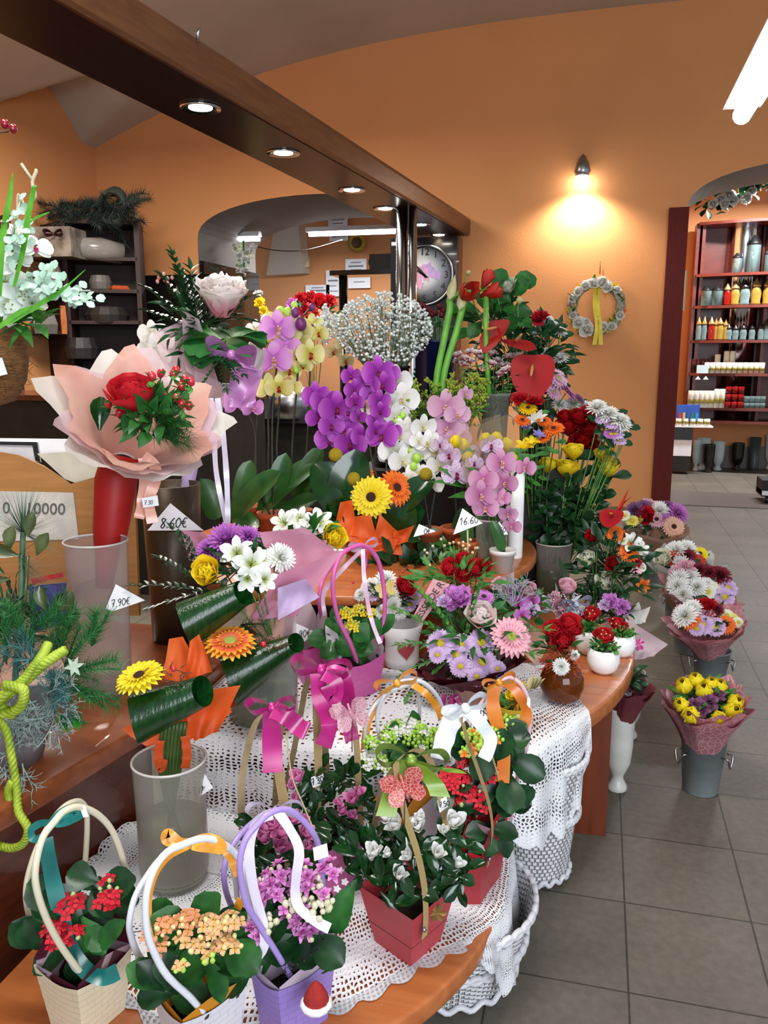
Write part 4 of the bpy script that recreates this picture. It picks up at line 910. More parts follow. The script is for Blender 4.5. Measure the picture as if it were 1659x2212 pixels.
pl = (PZ(1056, 1858, .34), PZ(1086, 1800, .34)); d = dep(PV(1005, 1530, *pl))
strapv(o, [(1054, 1872), (1064, 1800), (1056, 1735), (1030, 1655), (1010, 1600), (998, 1550)], KRAFT, .016, pl); strapv(o, [(998, 1550), (1030, 1560), (1050, 1600), (1070, 1655), (1086, 1725), (1096, 1790)], mat('kraft_pale', '#bfa985', .55, '#b49c76', 60), .009, pl)
B(MB().ball(PV(1057, 1855, *pl) + tocam(o.cen) * .006, .005, 8), 'rivet', M_STEEL, o.t)
WHS = satin('white_satin', '#dadde2', '#eef0f3'); bow(o.t, PD(1006, 1530, d - .02), RT + UP * .4, -FW, .04, .03, WHS, tails=())
ribb(o.t, [(1000, 1535), (975, 1560), (958, 1605), (950, 1640)], d - .01, .035, WHS); ribb(o.t, [(1012, 1535), (1040, 1565), (1060, 1600), (1045, 1640)], d - .01, .024, WHS)
t = plant_thing('potted_kalanchoe', 'bright red kalanchoe in the red bag with the white bow', o); soil(t, o)
RWP = paper('red_white_paper', '#b01c2a', '#b8242e', 1, .15, .5, 10, ('#e8dede', 40, False, .16)); cornerwrap(t, o, RWP, [.01, .06, .05, .05])
leaf_bed(t, [(980, 1700), (1010, 1740), (1030, 1780), (1060, 1740), (1000, 1790), (1080, 1720), (1050, 1690), (975, 1740), (1030, 1820), (1000, 1830), (1060, 1790)], o.dep + .0, .06, .042, G_DARK, n=3, seed=25)
clusters(t, [(968, 1675), (998, 1680), (980, 1692), (1012, 1708), (1030, 1718), (990, 1735, .6), (1055, 1680, .7), (1065, 1665, .6), (1005, 1645, .7), (960, 1685, .7), (1040, 1745, .6)], o.dep - .03, .02, 8, [S_BUD, KR, S_STM], bud=.12)
# --- pale pink bag with orange ribbon (behind)
o = bag('pale pink bag with thin pink handles and orange ribbon beside the hanging lace', (985, 1760), (1060, 1790), (1128, 1660), .40, ZL, mat('pale_pink_card', '#b98a94', .4, '#c49aa2', 14), .75)
PT = mat('pink_tube', '#d8b4bc', .3, '#e0c0c8', 10); d = o.dep
A, B2_, pp = handle(o, [(985, 1690), (990, 1630), (1006, 1580), (1037, 1524), (1072, 1483), (1100, 1465), (1125, 1479), (1142, 1517), (1144, 1570), (1132, 1633), (1111, 1703)], PT, .0048, (PZ(985, 1745, .4), PZ(1100, 1735, .4)), eyes=False); d = dep(pp[4])
OR2 = satin('deep_orange_satin', '#c8641c', '#dc8434'); bow(o.t, PD(1078, 1474, d - .02), RT + UP * .3, -FW, .035, .024, ORS, tails=())
ribb(o.t, [(1070, 1480), (1064, 1520), (1078, 1580), (1088, 1640), (1084, 1690)], d - .02, .03, OR2); ribb(o.t, [(1085, 1470), (1112, 1488), (1135, 1530), (1136, 1560), (1118, 1582)], d + .01, .022, OR2)
card(o.t, [(1024, 1535), (1040, 1525), (1060, 1545), (1044, 1562)], d - .01, '100', (1034, 1552), 13, .1, -30, w=.14); card(o.t, [(1140, 1505), (1146, 1510), (1144, 1530), (1138, 1522)], d - .02)
t = plant_thing('potted_kalanchoe', 'orange budding kalanchoe with big round leaves in the pale pink bag', o); soil(t, o)
leaf_bed(t, [(1090, 1630), (1095, 1660), (1070, 1640), (1100, 1690), (1020, 1620), (1040, 1640), (1085, 1600)], d, .075, .06, G_DARK, n=3, seed=35)
KO = petal('#e07018', '#ee8830', '#f09a50')
clusters(t, [(1020, 1595), (1045, 1600), (1030, 1610), (1070, 1590, .8), (1010, 1625, .7)], d - .03, .022, 16, [S_BUDL, KO, S_STM], bud=.7, br=.005); clusters(t, [(1100, 1565), (1085, 1580, .8)], d, .022, 14, [S_BUDL, KO, S_STM], bud=.9, br=.005)
# --- white tube handle bag with white kalanchoe
o = bag('white bag with orange lining and orange bow, left of the pale pink bag', (800, 1740), (860, 1790), (960, 1700), .38, ZL, mat('white_card_bag', '#cfd0d8', .4, '#dadbe2', 14), .75); d = o.dep
A, B2_, pp = handle(o, [(836, 1690), (822, 1610), (815, 1545), (831, 1500), (855, 1479), (880, 1470), (915, 1475), (946, 1507), (960, 1552), (960, 1598), (948, 1660)], WT, .0052, eyes=False); d = dep(pp[4])
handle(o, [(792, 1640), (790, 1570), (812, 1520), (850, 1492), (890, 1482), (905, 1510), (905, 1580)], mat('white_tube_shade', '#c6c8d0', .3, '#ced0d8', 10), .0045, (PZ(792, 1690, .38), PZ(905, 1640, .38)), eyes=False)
bow(o.t, PD(858, 1476, d - .02), RT + UP * .35, -FW, .05, .03, ORS, tails=()); ribb(o.t, [(840, 1490), (815, 1520), (795, 1560), (788, 1605), (786, 1640)], d - .0, .018, ORS); ribb(o.t, [(892, 1478), (922, 1500), (945, 1530), (955, 1555)], d + .02, .017, ORS)
card(o.t, [(952, 1550), (960, 1546), (962, 1572), (954, 1574)], d - .02)
t = plant_thing('potted_kalanchoe', 'white kalanchoe with lime buds in the white bag with orange lining', o); soil(t, o); cornerwrap(t, o, ORP, [.0, .05, .04, .03])
leaf_bed(t, [(850, 1620), (880, 1640), (830, 1650), (900, 1620), (920, 1650), (800, 1680), (870, 1600), (820, 1690), (930, 1630)], d + .02, .065, .05, G_LEAF, n=3, seed=45)
KW = petal('#e0e0d0', '#f2f2ee', '#f6f6f4')
clusters(t, [(860, 1570), (885, 1565), (845, 1580), (800, 1635), (820, 1645), (790, 1650), (835, 1660, .7), (905, 1595, .7)], d - .02, .022, 14, [S_BUDL, KW, S_STM], bud=.3, fl=.018); clusters(t, [(840, 1598), (890, 1598), (940, 1590), (930, 1605), (800, 1605, .8), (910, 1580, .8)], d - .03, .022, 18, [S_BUDL, KW, S_STM], bud=.92, br=.005)
# --- two pink azalea bags with kraft straps and magenta bows
PKB = mat('pink_card', '#c05a92', .4, '#c8689c', 14); MAG = satin('magenta_satin', '#9c1464', '#c42a86')
o = bag('pink printed bag with kraft straps and the higher magenta bow', (640, 1790), (700, 1845), (787, 1795), .36, ZL, PKB, .74); pl = (PZ(690, 1800, .36), PZ(780, 1780, .36)); pb = (PZ(620, 1740, .36), PZ(704, 1720, .36)); d = dep(PV(691, 1440, *pl))
strapv(o, [(690, 1450), (684, 1520), (686, 1602), (688, 1703), (680, 1790)], KRAFT, .017, pl); strapv(o, [(700, 1450), (735, 1500), (766, 1575), (775, 1703), (780, 1790)], KRAFT, .014, pl, label='thin strap')
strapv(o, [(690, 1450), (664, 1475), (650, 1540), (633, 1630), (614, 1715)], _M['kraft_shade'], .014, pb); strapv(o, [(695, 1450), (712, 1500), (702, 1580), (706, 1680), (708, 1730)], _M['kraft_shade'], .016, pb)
bow(o.t, PD(694, 1446, d - .02), RT - UP * .1, -FW, .06, .035, MAG, tails=()); ribb(o.t, [(688, 1455), (690, 1500), (708, 1550), (711, 1575), (698, 1612)], d - .03, .034, MAG); ribb(o.t, [(700, 1450), (735, 1455), (752, 1500), (752, 1560), (762, 1600)], d - .015, .03, MAG); ribb(o.t, [(700, 1455), (722, 1470), (728, 1495), (718, 1505), (708, 1480)], d - .035, .03, MAG)
card(o.t, [(670, 1680), (698, 1670), (702, 1692), (676, 1702)], dep(PV(686, 1685, *pl)) - .01, '7.30E', (674, 1697), 13, .1, -18, w=.15)
mb = MB(); q = random.Random(8)
for (x, y) in ((735, 1880), (748, 1840), (728, 1920), (760, 1870), (745, 1905), (718, 1870)):
    p = PD(x, y, dep(PZ(x, y, .3)) - .02)
    for i in range(5): mb.leaf(p, RT * math.cos(i * 1.26) + UP * math.sin(i * 1.26), .008, .006, 'round', 2, .1, 0, 2, 3, -FW)
B(mb, 'white_flower_print', M_PAPER, o.t)
butterfly('pale pink glitter butterfly on a pick beside the pink woven bag', 760, 1546, d - .04, .048, paper('pink_wing', '#d07a98', '#e0a0b4', .75, .3, .3, 60, ('#f4d0d8', 170, True, .06)))
AZP = petal('#d060a8', '#e080b8', '#e894c4')
t = plant_thing('potted_azalea', 'pink budded azalea in the printed bag under the higher magenta bow', o); soil(t, o)
q = random.Random(14); azalea(t, [(q.uniform(650, 790), q.uniform(1660, 1840)) for _ in range(26)], o.dep, [(645, 1680, 34), (632, 1700, 24), (762, 1728, 34), (742, 1752, 26), (760, 1762, 24), (730, 1735, 22), (775, 1712, 26), (640, 1725, 22), (690, 1780, 26)], AZP, 17, .042, .02, .06, 5)
o = bag('pink bag with kraft straps and the lower magenta bow, behind the lilac bag', (520, 1890), (600, 1960), (700, 1880), .36, ZL, PKB, .74); pl = (PZ(625, 1890, .36), PZ(690, 1870, .36)); pb = (PZ(524, 1840, .36), PZ(600, 1800, .36)); d = dep(PV(587, 1528, *pl))
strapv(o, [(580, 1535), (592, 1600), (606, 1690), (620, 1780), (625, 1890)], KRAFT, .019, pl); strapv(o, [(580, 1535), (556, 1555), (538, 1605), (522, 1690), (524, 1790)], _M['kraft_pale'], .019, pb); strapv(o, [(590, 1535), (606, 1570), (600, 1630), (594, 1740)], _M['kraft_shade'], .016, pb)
bow(o.t, PD(588, 1528, d - .02), RT + UP * .05, -FW, .045, .03, MAG, tails=((-.1, -2.6),), tw=.036); ribb(o.t, [(590, 1532), (620, 1548), (645, 1570), (664, 1580)], d - .03, .034, MAG)
B(MB().tube(spline([PD(618, 1577, d - .02), PD(630, 1673, d - .03), PD(656, 1741, d - .04), PD(694, 1830, d - .05)], 20), .0015, 5), 'pick_wire', _M['kraft_pale'], o.t)
t = plant_thing('potted_azalea', 'bright pink azalea behind the lilac handles under the lower magenta bow', o); soil(t, o)
q = random.Random(24); azalea(t, [(q.uniform(535, 690), q.uniform(1770, 1890)) for _ in range(24)], o.dep, [(568, 1792, 46), (590, 1782, 40), (610, 1800, 48), (605, 1830, 44), (632, 1770, 36), (660, 1800, 36), (575, 1812, 40), (640, 1835, 30), (655, 1772, 26), (670, 1830, 26)], AZP, 27)
# ================================================================ VASES, BOUQUETS AND POTS IN THE MIDDLE
def pjy(p): q = V(p) - EYE; return CY - F * q.dot(UP) / q.dot(FW)
def zof(b, py):
    lo, hi = b.z - .5, b.z + 2.5
    for _ in range(40):
        m = (lo + hi) / 2
        if pjy((b.x, b.y, m)) > py: lo = m
        else: hi = m
    return lo
def vase(name, label, bx, by, z, w, ty, m, pr=None, wall=.004, group=None, part='vase_body', n=36, cat='vase', rim=True):
    """an upright vessel: base centre at pixel (bx, by) on height z, w pixels wide, rim at pixel row ty; pr = (radius factor, height factor) pairs"""
    b = PZ(bx, by, z); r = w / 2 * dep(b) / F; h = zof(b, ty) - z; t = thing(name, label, cat, b, group)
    pr = pr or [(.94, 0), (.97, .5), (1, 1)]; P = [(r * a, h * c) for a, c in pr]
    rim = rim and m not in (FROST, GREYV, CLEAR)
    inner = [(max(.001, a - wall), max(c, .006)) for a, c in P[::-1]] + [(1e-4, .006)]
    B(MB().lathe(P + (inner if rim else []), b, n), part, m, t)
    if m in (FROST, GREYV, CLEAR): B(MB().tube([b + V((r * math.cos(a), r * math.sin(a), h)) for a in [2 * PI * i / 40 for i in range(40)]], .003, 6, 0, True), 'rim', M_RIM, t)
    t_ = Bag(); t_.t, t_.b, t_.r, t_.h, t_.d = t, b, r, h, dep(b); return t_
def water(v, m, lo, hi, k=.93): B(MB().lathe([(v.r * k, v.h * lo), (v.r * k, v.h * hi), (1e-4, v.h * hi)], v.b, 28), 'water', m, v.t)
def rolled(parent, a, b, ra, rb, d, m=None, seed=1, turns=1.12, name='rolled_leaf', dd=0):
    """a glossy leaf rolled to a tube; a, b = pixel ends, ra, rb = pixel radii"""
    A, B_ = PD(*a, d), PD(*b, d + dd); ax = (B_ - A).normalized(); u = (UP - ax * UP.dot(ax)).normalized(); w = ax.cross(u); k = d / F; mb = MB()
    def fn(uu, v):
        an = .6 + uu * 2 * PI * turns; r = (ra + (rb - ra) * v) * k * (1 - .10 * uu); s = .10 * (1 - v) * math.sin(an + .6) - .08 * v * math.sin(an)
        return A.lerp(B_, v + s) + (u * math.cos(an) * .94 + w * math.sin(an)) * r
    mb.grid(40, 14, fn); return B(mb, name, m or ASPI, parent)
ASPI = mat('aspidistra', '#092b0d', .22, '#0f3e14', 3, coat=.15, stretch=(40, 40, 4), bump=.12, bscale=5)
def sheet(parent, c, m, bulge=.03, name='wrapping_paper', d=2, wav=.008, n=10):
    """a sheet of paper through four pixel corners (x, y, depth offset) given in order"""
    P = [PD(q[0], q[1], d + (q[2] if len(q) > 2 else 0)) for q in c]; nn = (P[1] - P[0]).cross(P[3] - P[0]).normalized(); mb = MB(); ph = R.uniform(0, 6)
    mb.grid(n, n, lambda u, v: P[0].lerp(P[1], u).lerp(P[3].lerp(P[2], u), v) + nn * (bulge * math.sin(PI * u) * math.sin(PI * v) + wav * math.sin(u * 11 + v * 5 + ph) * v)); return B(mb, name, m, parent)
PINKP = paper('pink_wrap', '#d08aa6', '#dc9cb6', .95, .35); LILP = paper('lilac_wrap', '#c0aed6', '#cbbbe0', .95, .35); PEACH = paper('peach_wrap', '#dca494', '#e8c0b0', .9, .4); WHTIS = paper('white_tissue', '#dcdcd6', '#e8e8e4', .92, .4); PALEP = paper('pale_pink_wrap', '#d8b8c4', '#e0c8d0', .72, .4); ORW = paper('orange_wrap', '#e2561a', '#ee7030', 1, .3); REDP = paper('red_wrap', '#a81212', '#b81c18', 1, .15); WINE = paper('wine_wrap', '#4a0f1a', '#5a1624', 1, .15)
ROSEP = paper('rose_print_wrap', '#b8707c', '#c48690', .97, .3, .5, 12, ('#d8aab0', 50, True, .05))
M_RIM = mat('frosted_rim', '#b8b4b0', .2, '#c2beba', 20)
FROST = glassy('frosted_plastic', '#c4bcb8', .3, .24, '#ece6e4'); CLEAR = glassy('clear_glass', '#b4bab6', .08, .18, '#e4e8e4'); GREYV = glassy('smoky_plastic', '#beb9b0', .25, .27, '#e8e8e0'); WATER = glassy('vase_water', '#8a8e74', .2, .22, '#d0d4ba')
RED = petal('#6e0710', '#a50d1c', '#b8141f'); REDL = petal('#8c0c14', '#c01824', '#cc2430'); YEL = petal('#e4b010', '#f2cc14', '#f8de2c'); WHI = petal('#d4dcc0', '#eceee4', '#f4f4f2'); CRM = petal('#d6d8a8', '#e8e8cc', '#f0f0dc'); PNK = petal('#d48aa0', '#e4a6b8', '#eab8c6'); PPK = petal('#f4a4ae', '#f6c8c6', '#f8eae6'); LIL = petal('#bc94cc', '#ceacd8', '#d6bae0'); PUR = petal('#8a3498', '#a84eb2', '#ba6cc2'); MGL = petal('#a848a8', '#c06cc0', '#cc80cc'); ORG = petal('#d84a10', '#ec6a1c', '#f07a2c'); BICO = petal('#e08048', '#e8603c', '#f0b428', (.35, .9)); YGE = petal('#e0bc10', '#f0d820', '#f4e030'); LEMO = petal('#c8b030', '#e0d860', '#e8e47c')
ALS = petal('#b8c880', '#e4e8dc', '#eef0ec'); PGE = petal('#e090a0', '#eaa4b4', '#f0b4c0')
# --- tall glass cylinder with the yellow gerbera
v = vase('glass_cylinder_vase', 'tall frosted glass cylinder vase with water standing on the small lace mat', 378, 1885, ZL + .02, 152, 1640, GREYV, [(.9, 0), (.96, .08), (.96, .6), (1, 1)]); water(v, WATER, .03, .5)
d1 = v.d - .02
t = thing('rolled_leaf_bouquet', 'yellow gerbera tucked in a rolled glossy leaf with orange paper, in the tall glass cylinder', 'bouquet', v.b + V((0, 0, .03)), 'gerberas in rolled leaves')
mb = MB(); 
for i in range(7): mb.tube(spline([PD(400 - i * 8, 1560, d1), PD(385 - i * 6, 1680, d1 + .02), v.b + V((-.03 + .01 * i, .01 * (i % 3), .03))], 9), .005, 6)
B(mb, 'stems', mat('wet_stem', '#3f5528', .4, '#4c6632', 30), t)
rolled(t, (290, 1552), (438, 1492), 62, 38, d1 - .06)
flower('gerbera', YGE, t, PD(302, 1462, d1 - .09), tocam(v.b) * .6 + UP * .75 - RT * .35, 108 * d1 / F, DRK_C, 'yellow gerbera')
sheet(t, [(262, 1575), (450, 1480), (500, 1540), (350, 1640)], ORW, .02, d=d1 + .03); sheet(t, [(390, 1500), (520, 1480), (470, 1580), (420, 1602)], ORW, .02, d=d1 - .01); sheet(t, [(365, 1380), (395, 1375), (450, 1480), (350, 1470)], ORW, .01, d=d1 + .08); sheet(t, [(410, 1385), (430, 1370), (460, 1450), (400, 1470)], ORW, .01, d=d1 + .06)
ribb(t, [(345, 1600), (342, 1640), (348, 1660), (352, 1640)], d1 - .02, .02, ORW); ribb(t, [(400, 1590), (404, 1630), (400, 1660)], d1 - .02, .02, ORW)
mb = MB(); q = random.Random(3)
for i in range(26): p = PD(q.uniform(320, 400), q.uniform(1440, 1475), d1 - .09); mb.tube([p, p + V((q.gauss(0, .012), q.gauss(0, .008), q.gauss(.004, .008)))], .0012, 4)
B(mb, 'glitter_twigs', BROWN, t); B(MB().ball(PD(375, 1445, d1 - .1), .006, 8), 'ladybird_bead', BERRY, t)
card(v.t, [(430, 1722), (442, 1672), (460, 1702)], v.d - v.r * .75, '50E', (435, 1714), 9, .1, -60, w=.16)
# --- clear glass with the orange gerbera and the bouquets
v = vase('glass_vase', 'clear glass vase holding stems on the lace behind the rolled leaves', 570, 1545, ZM + .008, 158, 1400, CLEAR, [(.86, 0), (.92, .3), (1, 1)]); water(v, glassy('cloudy_water', '#8c8a78', .2, .38, '#c8c8b4'), .03, .6)
dB = v.d
t = thing('rolled_leaf_bouquet', 'orange and yellow edged gerbera in a long rolled leaf, in the clear glass vase', 'bouquet', v.b + V((0, 0, .03)), 'gerberas in rolled leaves')
mb = MB()
for i in range(8): mb.tube(spline([PD(545 + i * 8, 1430, dB), PD(560 + i * 4, 1500, dB), v.b + V((-.03 + .008 * i, .01 * (i % 3), .02))], 9), .004, 6)
B(mb, 'stems', G_STEM, t)
rolled(t, (492, 1472), (640, 1388), 62, 24, dB - .16, seed=2)
flower('gerbera', BICO, t, PD(497, 1388, dB - .2), tocam(v.b) * .55 + UP * .8, 106 * dB / F, GRN_C, 'orange gerbera with yellow petal tips'); flower('gerbera', RED, t, PD(520, 1368, dB - .12), tocam(v.b) * .3 + UP * .9, 70 * dB / F, None, 'red gerbera')
mb = MB(); q = random.Random(6)
for i in range(30): p = PD(550 + q.uniform(0, 70), 1410 - q.uniform(0, 30), dB - .2); mb.tube([p, p + V((q.gauss(.006, .012), q.gauss(0, .008), q.gauss(.004, .008)))], .0012, 4)
B(mb, 'glitter_twigs', BROWN, t); B(MB().ball(PD(569, 1392, dB - .21), .008, 8), 'ladybird_bead', BERRY, t)
sheet(t, [(470, 1560), (530, 1500), (520, 1480), (450, 1600)], ORW, .02, d=dB - .18); sheet(t, [(430, 1590), (480, 1500), (500, 1530), (470, 1580)], ORW, .02, d=dB - .2)
# lilac pink wrapped bouquet with the yellow rose
t = thing('wrapped_bouquet', 'bouquet of yellow rose, purple chrysanthemum and white alstroemeria in pink and lilac paper', 'bouquet', v.b + V((0, 0, .05)), 'wrapped bouquets')
d2 = dB - .08
blooms(t, d2, [('mum', PUR, 490, 1170, 96), ('mum', PUR, 450, 1188, 60), ('mum', PUR, 535, 1160, 60), ('rosebud', YEL, 447, 1236, 78, None, 'yellow rose', .05), ('lily', ALS, 512, 1195, 76, None, None, .05), ('lily', ALS, 543, 1218, 80, None, None, .06), ('lily', ALS, 572, 1252, 56, None, None, .05), ('lily', ALS, 535, 1250, 60, None, None, .06), ('lily', ALS, 568, 1205, 50, None, None, .03), ('mum', WHI, 606, 1206, 72, None, None, .01)], tilt=.4, stem_to=PD(590, 1400, d2))
foliage(t, PD(520, 1225, d2 + .02), .09, 60, .05, .02, G_DARK, seed=3); sprigs(t, 'ruscus_sprigs', G_DARK, PD(450, 1280, d2), [(-.6, 0, .5), (-.7, -.2, .2), (-.5, .1, .9), (-.9, -.2, -.1), (-.35, 0, 1.0)], .16, 10, .03, .011)
rolled(t, (398, 1352), (525, 1280), 60, 32, d2 - .10, seed=3)
sheet(t, [(560, 1150), (660, 1140), (735, 1200), (610, 1300)], PINKP, .03, d=d2 + .02); sheet(t, [(600, 1240), (740, 1190), (640, 1330), (540, 1340)], PINKP, .03, d=d2 - .03); sheet(t, [(600, 1270), (660, 1250), (690, 1290), (600, 1340)], LILP, .02, d=d2 - .06); sheet(t, [(390, 1145), (440, 1150), (500, 1240), (410, 1210)], PINKP, .02, d=d2 + .06); sheet(t, [(530, 1310), (620, 1270), (610, 1390), (545, 1380)], PEACH, .03, d=d2 - .02); sheet(t, [(560, 1330), (640, 1330), (640, 1400), (575, 1400)], PALEP, .02, d=d2 - .0)
pm_ = MB(); [pine(pm_, PD(520, 1350, d2 - .03), V((math.cos(a), -.3, math.sin(a))), .09, .035, 60) for a in (-.6, -.2, .3)]; B(pm_, 'pine_sprigs', G_DARK, t)
t = thing('wrapped_bouquet', 'bouquet of white alstroemeria and a yellow rose leaning behind the pink paper', 'bouquet', v.b + V((0, .03, .05)), 'wrapped bouquets')
blooms(t, dB + .06, [('lily', ALS, 612, 1128, 60), ('lily', ALS, 648, 1120, 56), ('lily', ALS, 690, 1128, 66), ('lily', ALS, 665, 1140, 50), ('rosebud', YEL, 722, 1160, 66, None, 'yellow rose', .03)], tilt=.3, stem_to=PD(640, 1330, dB + .05)); foliage(t, PD(670, 1160, dB + .08), .07, 34, .06, .024, G_LEAF, seed=8)
# --- dark bronze cylinder, cabbage bouquet
v = vase('bronze_cylinder_vase', 'tall dark bronze cylinder vase with an 8.60 price card at the counter edge', 385, 1390, ZC - .02, 122, 1045, mat('aged_bronze', '#4a3a26', .38, '#2e241a', 6, .1, 30, metal=.35), [(.86, 0), (.9, .4), (1, 1)]); dD = v.d
t = thing('price_sign', 'white triangular price card marked 8.60 against the bronze vase', 'price tag', PD(370, 1146, dD - v.r - .10), 'price cards')
card(t, [(368, 1087), (318, 1146), (440, 1146)], dD - v.r - .09, '8.60E', (345, 1141), 21, .2, -2, 'card', w=.12)
t = thing('wrapped_bouquet', 'bouquet of pink-white ornamental cabbage with green foliage and lilac bow in the bronze vase', 'bouquet', v.b + V((0, 0, .2)), 'wrapped bouquets')
KALE = petal('#f48ca4', '#f8c4cc', '#f6ece8'); KALG = petal('#b8d0a0', '#3c7e3c', '#286a30', (.1, .6)); c_ = PD(480, 655, dD - .03); ax = (tocam(c_) * .5 + UP * .8)
mb = MB()
for i in range(34):
    f = i / 33; mb.petal(i * 2.4, .03 + .1 * f, -.05 - .12 * f, .3 + .24 * f, .3 + .34 * f, 82 - 20 * f, 104 - 52 * f, .4, 'wide', 6, 5, rag=.12, twist=.03)
inst(mb.mesh('kale_head', KALE), 'cabbage_head', t, c_, ax, 150 * dD / F)
mb = MB()
for i in range(12): mb.petal(i * .9 + .3, .06, -.3, .62, .62, 38 - (i % 3) * 18, -30 - 10 * (i % 3), .25, 'wide', 6, 6, rag=.1, twist=.04)
inst(mb.mesh('kale_leaves', KALG), 'cabbage_leaves', t, PD(482, 690, dD - .05), tocam(c_) * .35 + UP * .9, 150 * dD / F)
foliage(t, PD(440, 700, dD + .03), .12, 90, .06, .018, G_DARK, seed=11, flat=1.1); sprigs(t, 'pistache_sprigs', G_DARK, PD(430, 720, dD), [(-.5, 0, .9), (-.35, .1, 1.1), (-.7, 0, .4), (-.15, .1, 1.2), (-.6, -.1, .65), (.7, .1, .6), (-.25, 0, .9)], .22, 11, .045, .018)
HYP = mat('berry_pink', '#b85058', .4, '#d8a088', 60)
for (x, y) in ((343, 600), (354, 592), (356, 606), (362, 612), (340, 608), (372, 600)): B(MB().ball(PD(x, y, dD), .006, 8, 0, 1.25), 'hypericum_berry', HYP, t)
LBS = satin('lilac_satin', '#a0609c', '#bc84b8'); bow(t, PD(500, 768, dD - .12), RT - UP * .25, -FW, .075, .05, LBS, tails=((.9, -.35),)); sheet(t, [(500, 790), (570, 800), (545, 880), (490, 880)], LBS, .03, 'ribbon_tail', dD - .11)
sprigs(t, 'ruscus_sprigs', G_DARK, PD(480, 770, dD - .13), [(.5, -.2, -.2), (-.4, -.2, -.5), (.2, -.2, -.7), (-.6, -.2, -.1), (.6, -.2, -.6)], .09, 8, .024, .012)
sheet(t, [(392, 668), (430, 690), (480, 850), (400, 800)], PALEP, .04, d=dD - .04); sheet(t, [(330, 720), (400, 690), (470, 850), (370, 840)], PALEP, .03, d=dD + .0); sheet(t, [(420, 800), (485, 830), (480, 900), (420, 900)], PALEP, .03, d=dD - .06); sheet(t, [(540, 740), (575, 760), (560, 820), (520, 800)], WHTIS, .02, d=dD - .02)
B(MB().tube(spline([PD(450, 890, dD), PD(425, 960, dD), PD(405, 1050, dD), PD(400, 1120, dD)], 12), [.03, .026, .024, .022, .022, .022, .022, .022, .022, .022, .022, .022, .02][:13], 12), 'stem_wrap', LILP, t)
WRB = satin('white_lilac_satin', '#b9b3c6', '#d0cada'); ribb(t, [(455, 860), (462, 930), (466, 1010), (478, 1080), (490, 1130)], dD - .10, .016, WRB); ribb(t, [(470, 860), (482, 940), (490, 1040), (492, 1132)], dD - .12, .017, WRB)
# --- frosted cylinder, red rose bouquet
v = vase('frosted_cylinder_vase', 'frosted clear plastic cylinder vase on the counter with a 7.90 price card', 228, 1490, ZC + .003, 128, 1168, FROST, [(.84, 0), (.88, .1), (.93, .6), (1, 1)]); dR = v.d
t = thing('price_sign', 'white triangular price card marked 7.90 on the frosted cylinder', 'price tag', PD(270, 1320, dR - v.r - .03), 'price cards'); card(t, [(250, 1262), (313, 1297), (245, 1320), (228, 1315)], dR - v.r - .05, '7.90E', (240, 1312), 15, .2, -10, 'card', w=.1)
t = thing('wrapped_bouquet', 'single large red rose with red berries in peach paper and a red sleeve', 'bouquet', v.b + V((0, 0, .15)), 'wrapped bouquets')
B(MB().tube([PD(x, y, dR + .01) for x, y in ((262, 985), (250, 1040), (244, 1100), (238, 1150), (232, 1200), (224, 1270))], [.05, .055, .05, .045, .032, .02], 14), 'stem_sleeve', REDP, t)
wrap(t, PD(268, 1000, dR + .03), PD(298, 905, dR - .09), .035, .15, [PEACH, PALEP, WHTIS], 3, 6, .32, 5, .05); dr = dR - .12
flower('rosebud', REDL, t, PD(286, 857, dr - .03), tocam(v.b) * .7 + UP * .7 - RT * .1, 132 * dr / F, None, 'large red rose')
mb2 = MB(); q = random.Random(12)
for (x, y) in ((328, 812), (348, 806), (375, 808), (380, 800), (398, 820), (392, 834), (412, 824), (382, 860), (392, 872), (408, 876), (352, 855), (234, 872), (258, 892)):
    p = PD(x, y, dr - .02); B(MB().ball(p, .0105, 10, 0, 1.25, (q.gauss(0, .3), -.3, 1)), 'hypericum_berry', BERRY, t); mb2.tube([p, PD(340, 900, dr + .02)], .0018, 4); [mb2.leaf(p - V((0, 0, .012)), V((q.gauss(0, 1), -.5, q.gauss(0, 1))), .028, .016, 'obov', 20) for k in range(3)]
B(mb2, 'berry_stems', G_MID, t)
foliage(t, PD(330, 905, dr + .0), .075, 70, .055, .032, G_LEAF, seed=21); pm_ = MB(); [pine(pm_, PD(330, 940, dr), V((math.cos(a), -.35, math.sin(a) * .6 + .1)), .13, .05, 110) for a in (0, .3, .6, -.25, .9)]; B(pm_, 'pine_sprigs', G_LEAF, t)
mb = MB(); mb.leaf(PD(215, 930, dr), UP + RT * .05, .085, .05, 'obov', 30, .6, 0, 4, 6, tocam(v.b)); B(mb, 'dark_leaf', G_GLOSS, t)
PSA = satin('peach_satin', '#d8947c', '#e8b0a0'); ribb(t, [(310, 985), (330, 1000), (338, 1030), (322, 1080), (330, 1130)], dr, .028, PSA); ribb(t, [(310, 990), (312, 1030), (306, 1090), (300, 1120)], dr, .026, PSA); card(t, [(306, 1076), (340, 1070), (343, 1092), (309, 1097)], dr - .02, '7.30', (311, 1091), 9, .2, -5, w=.12)
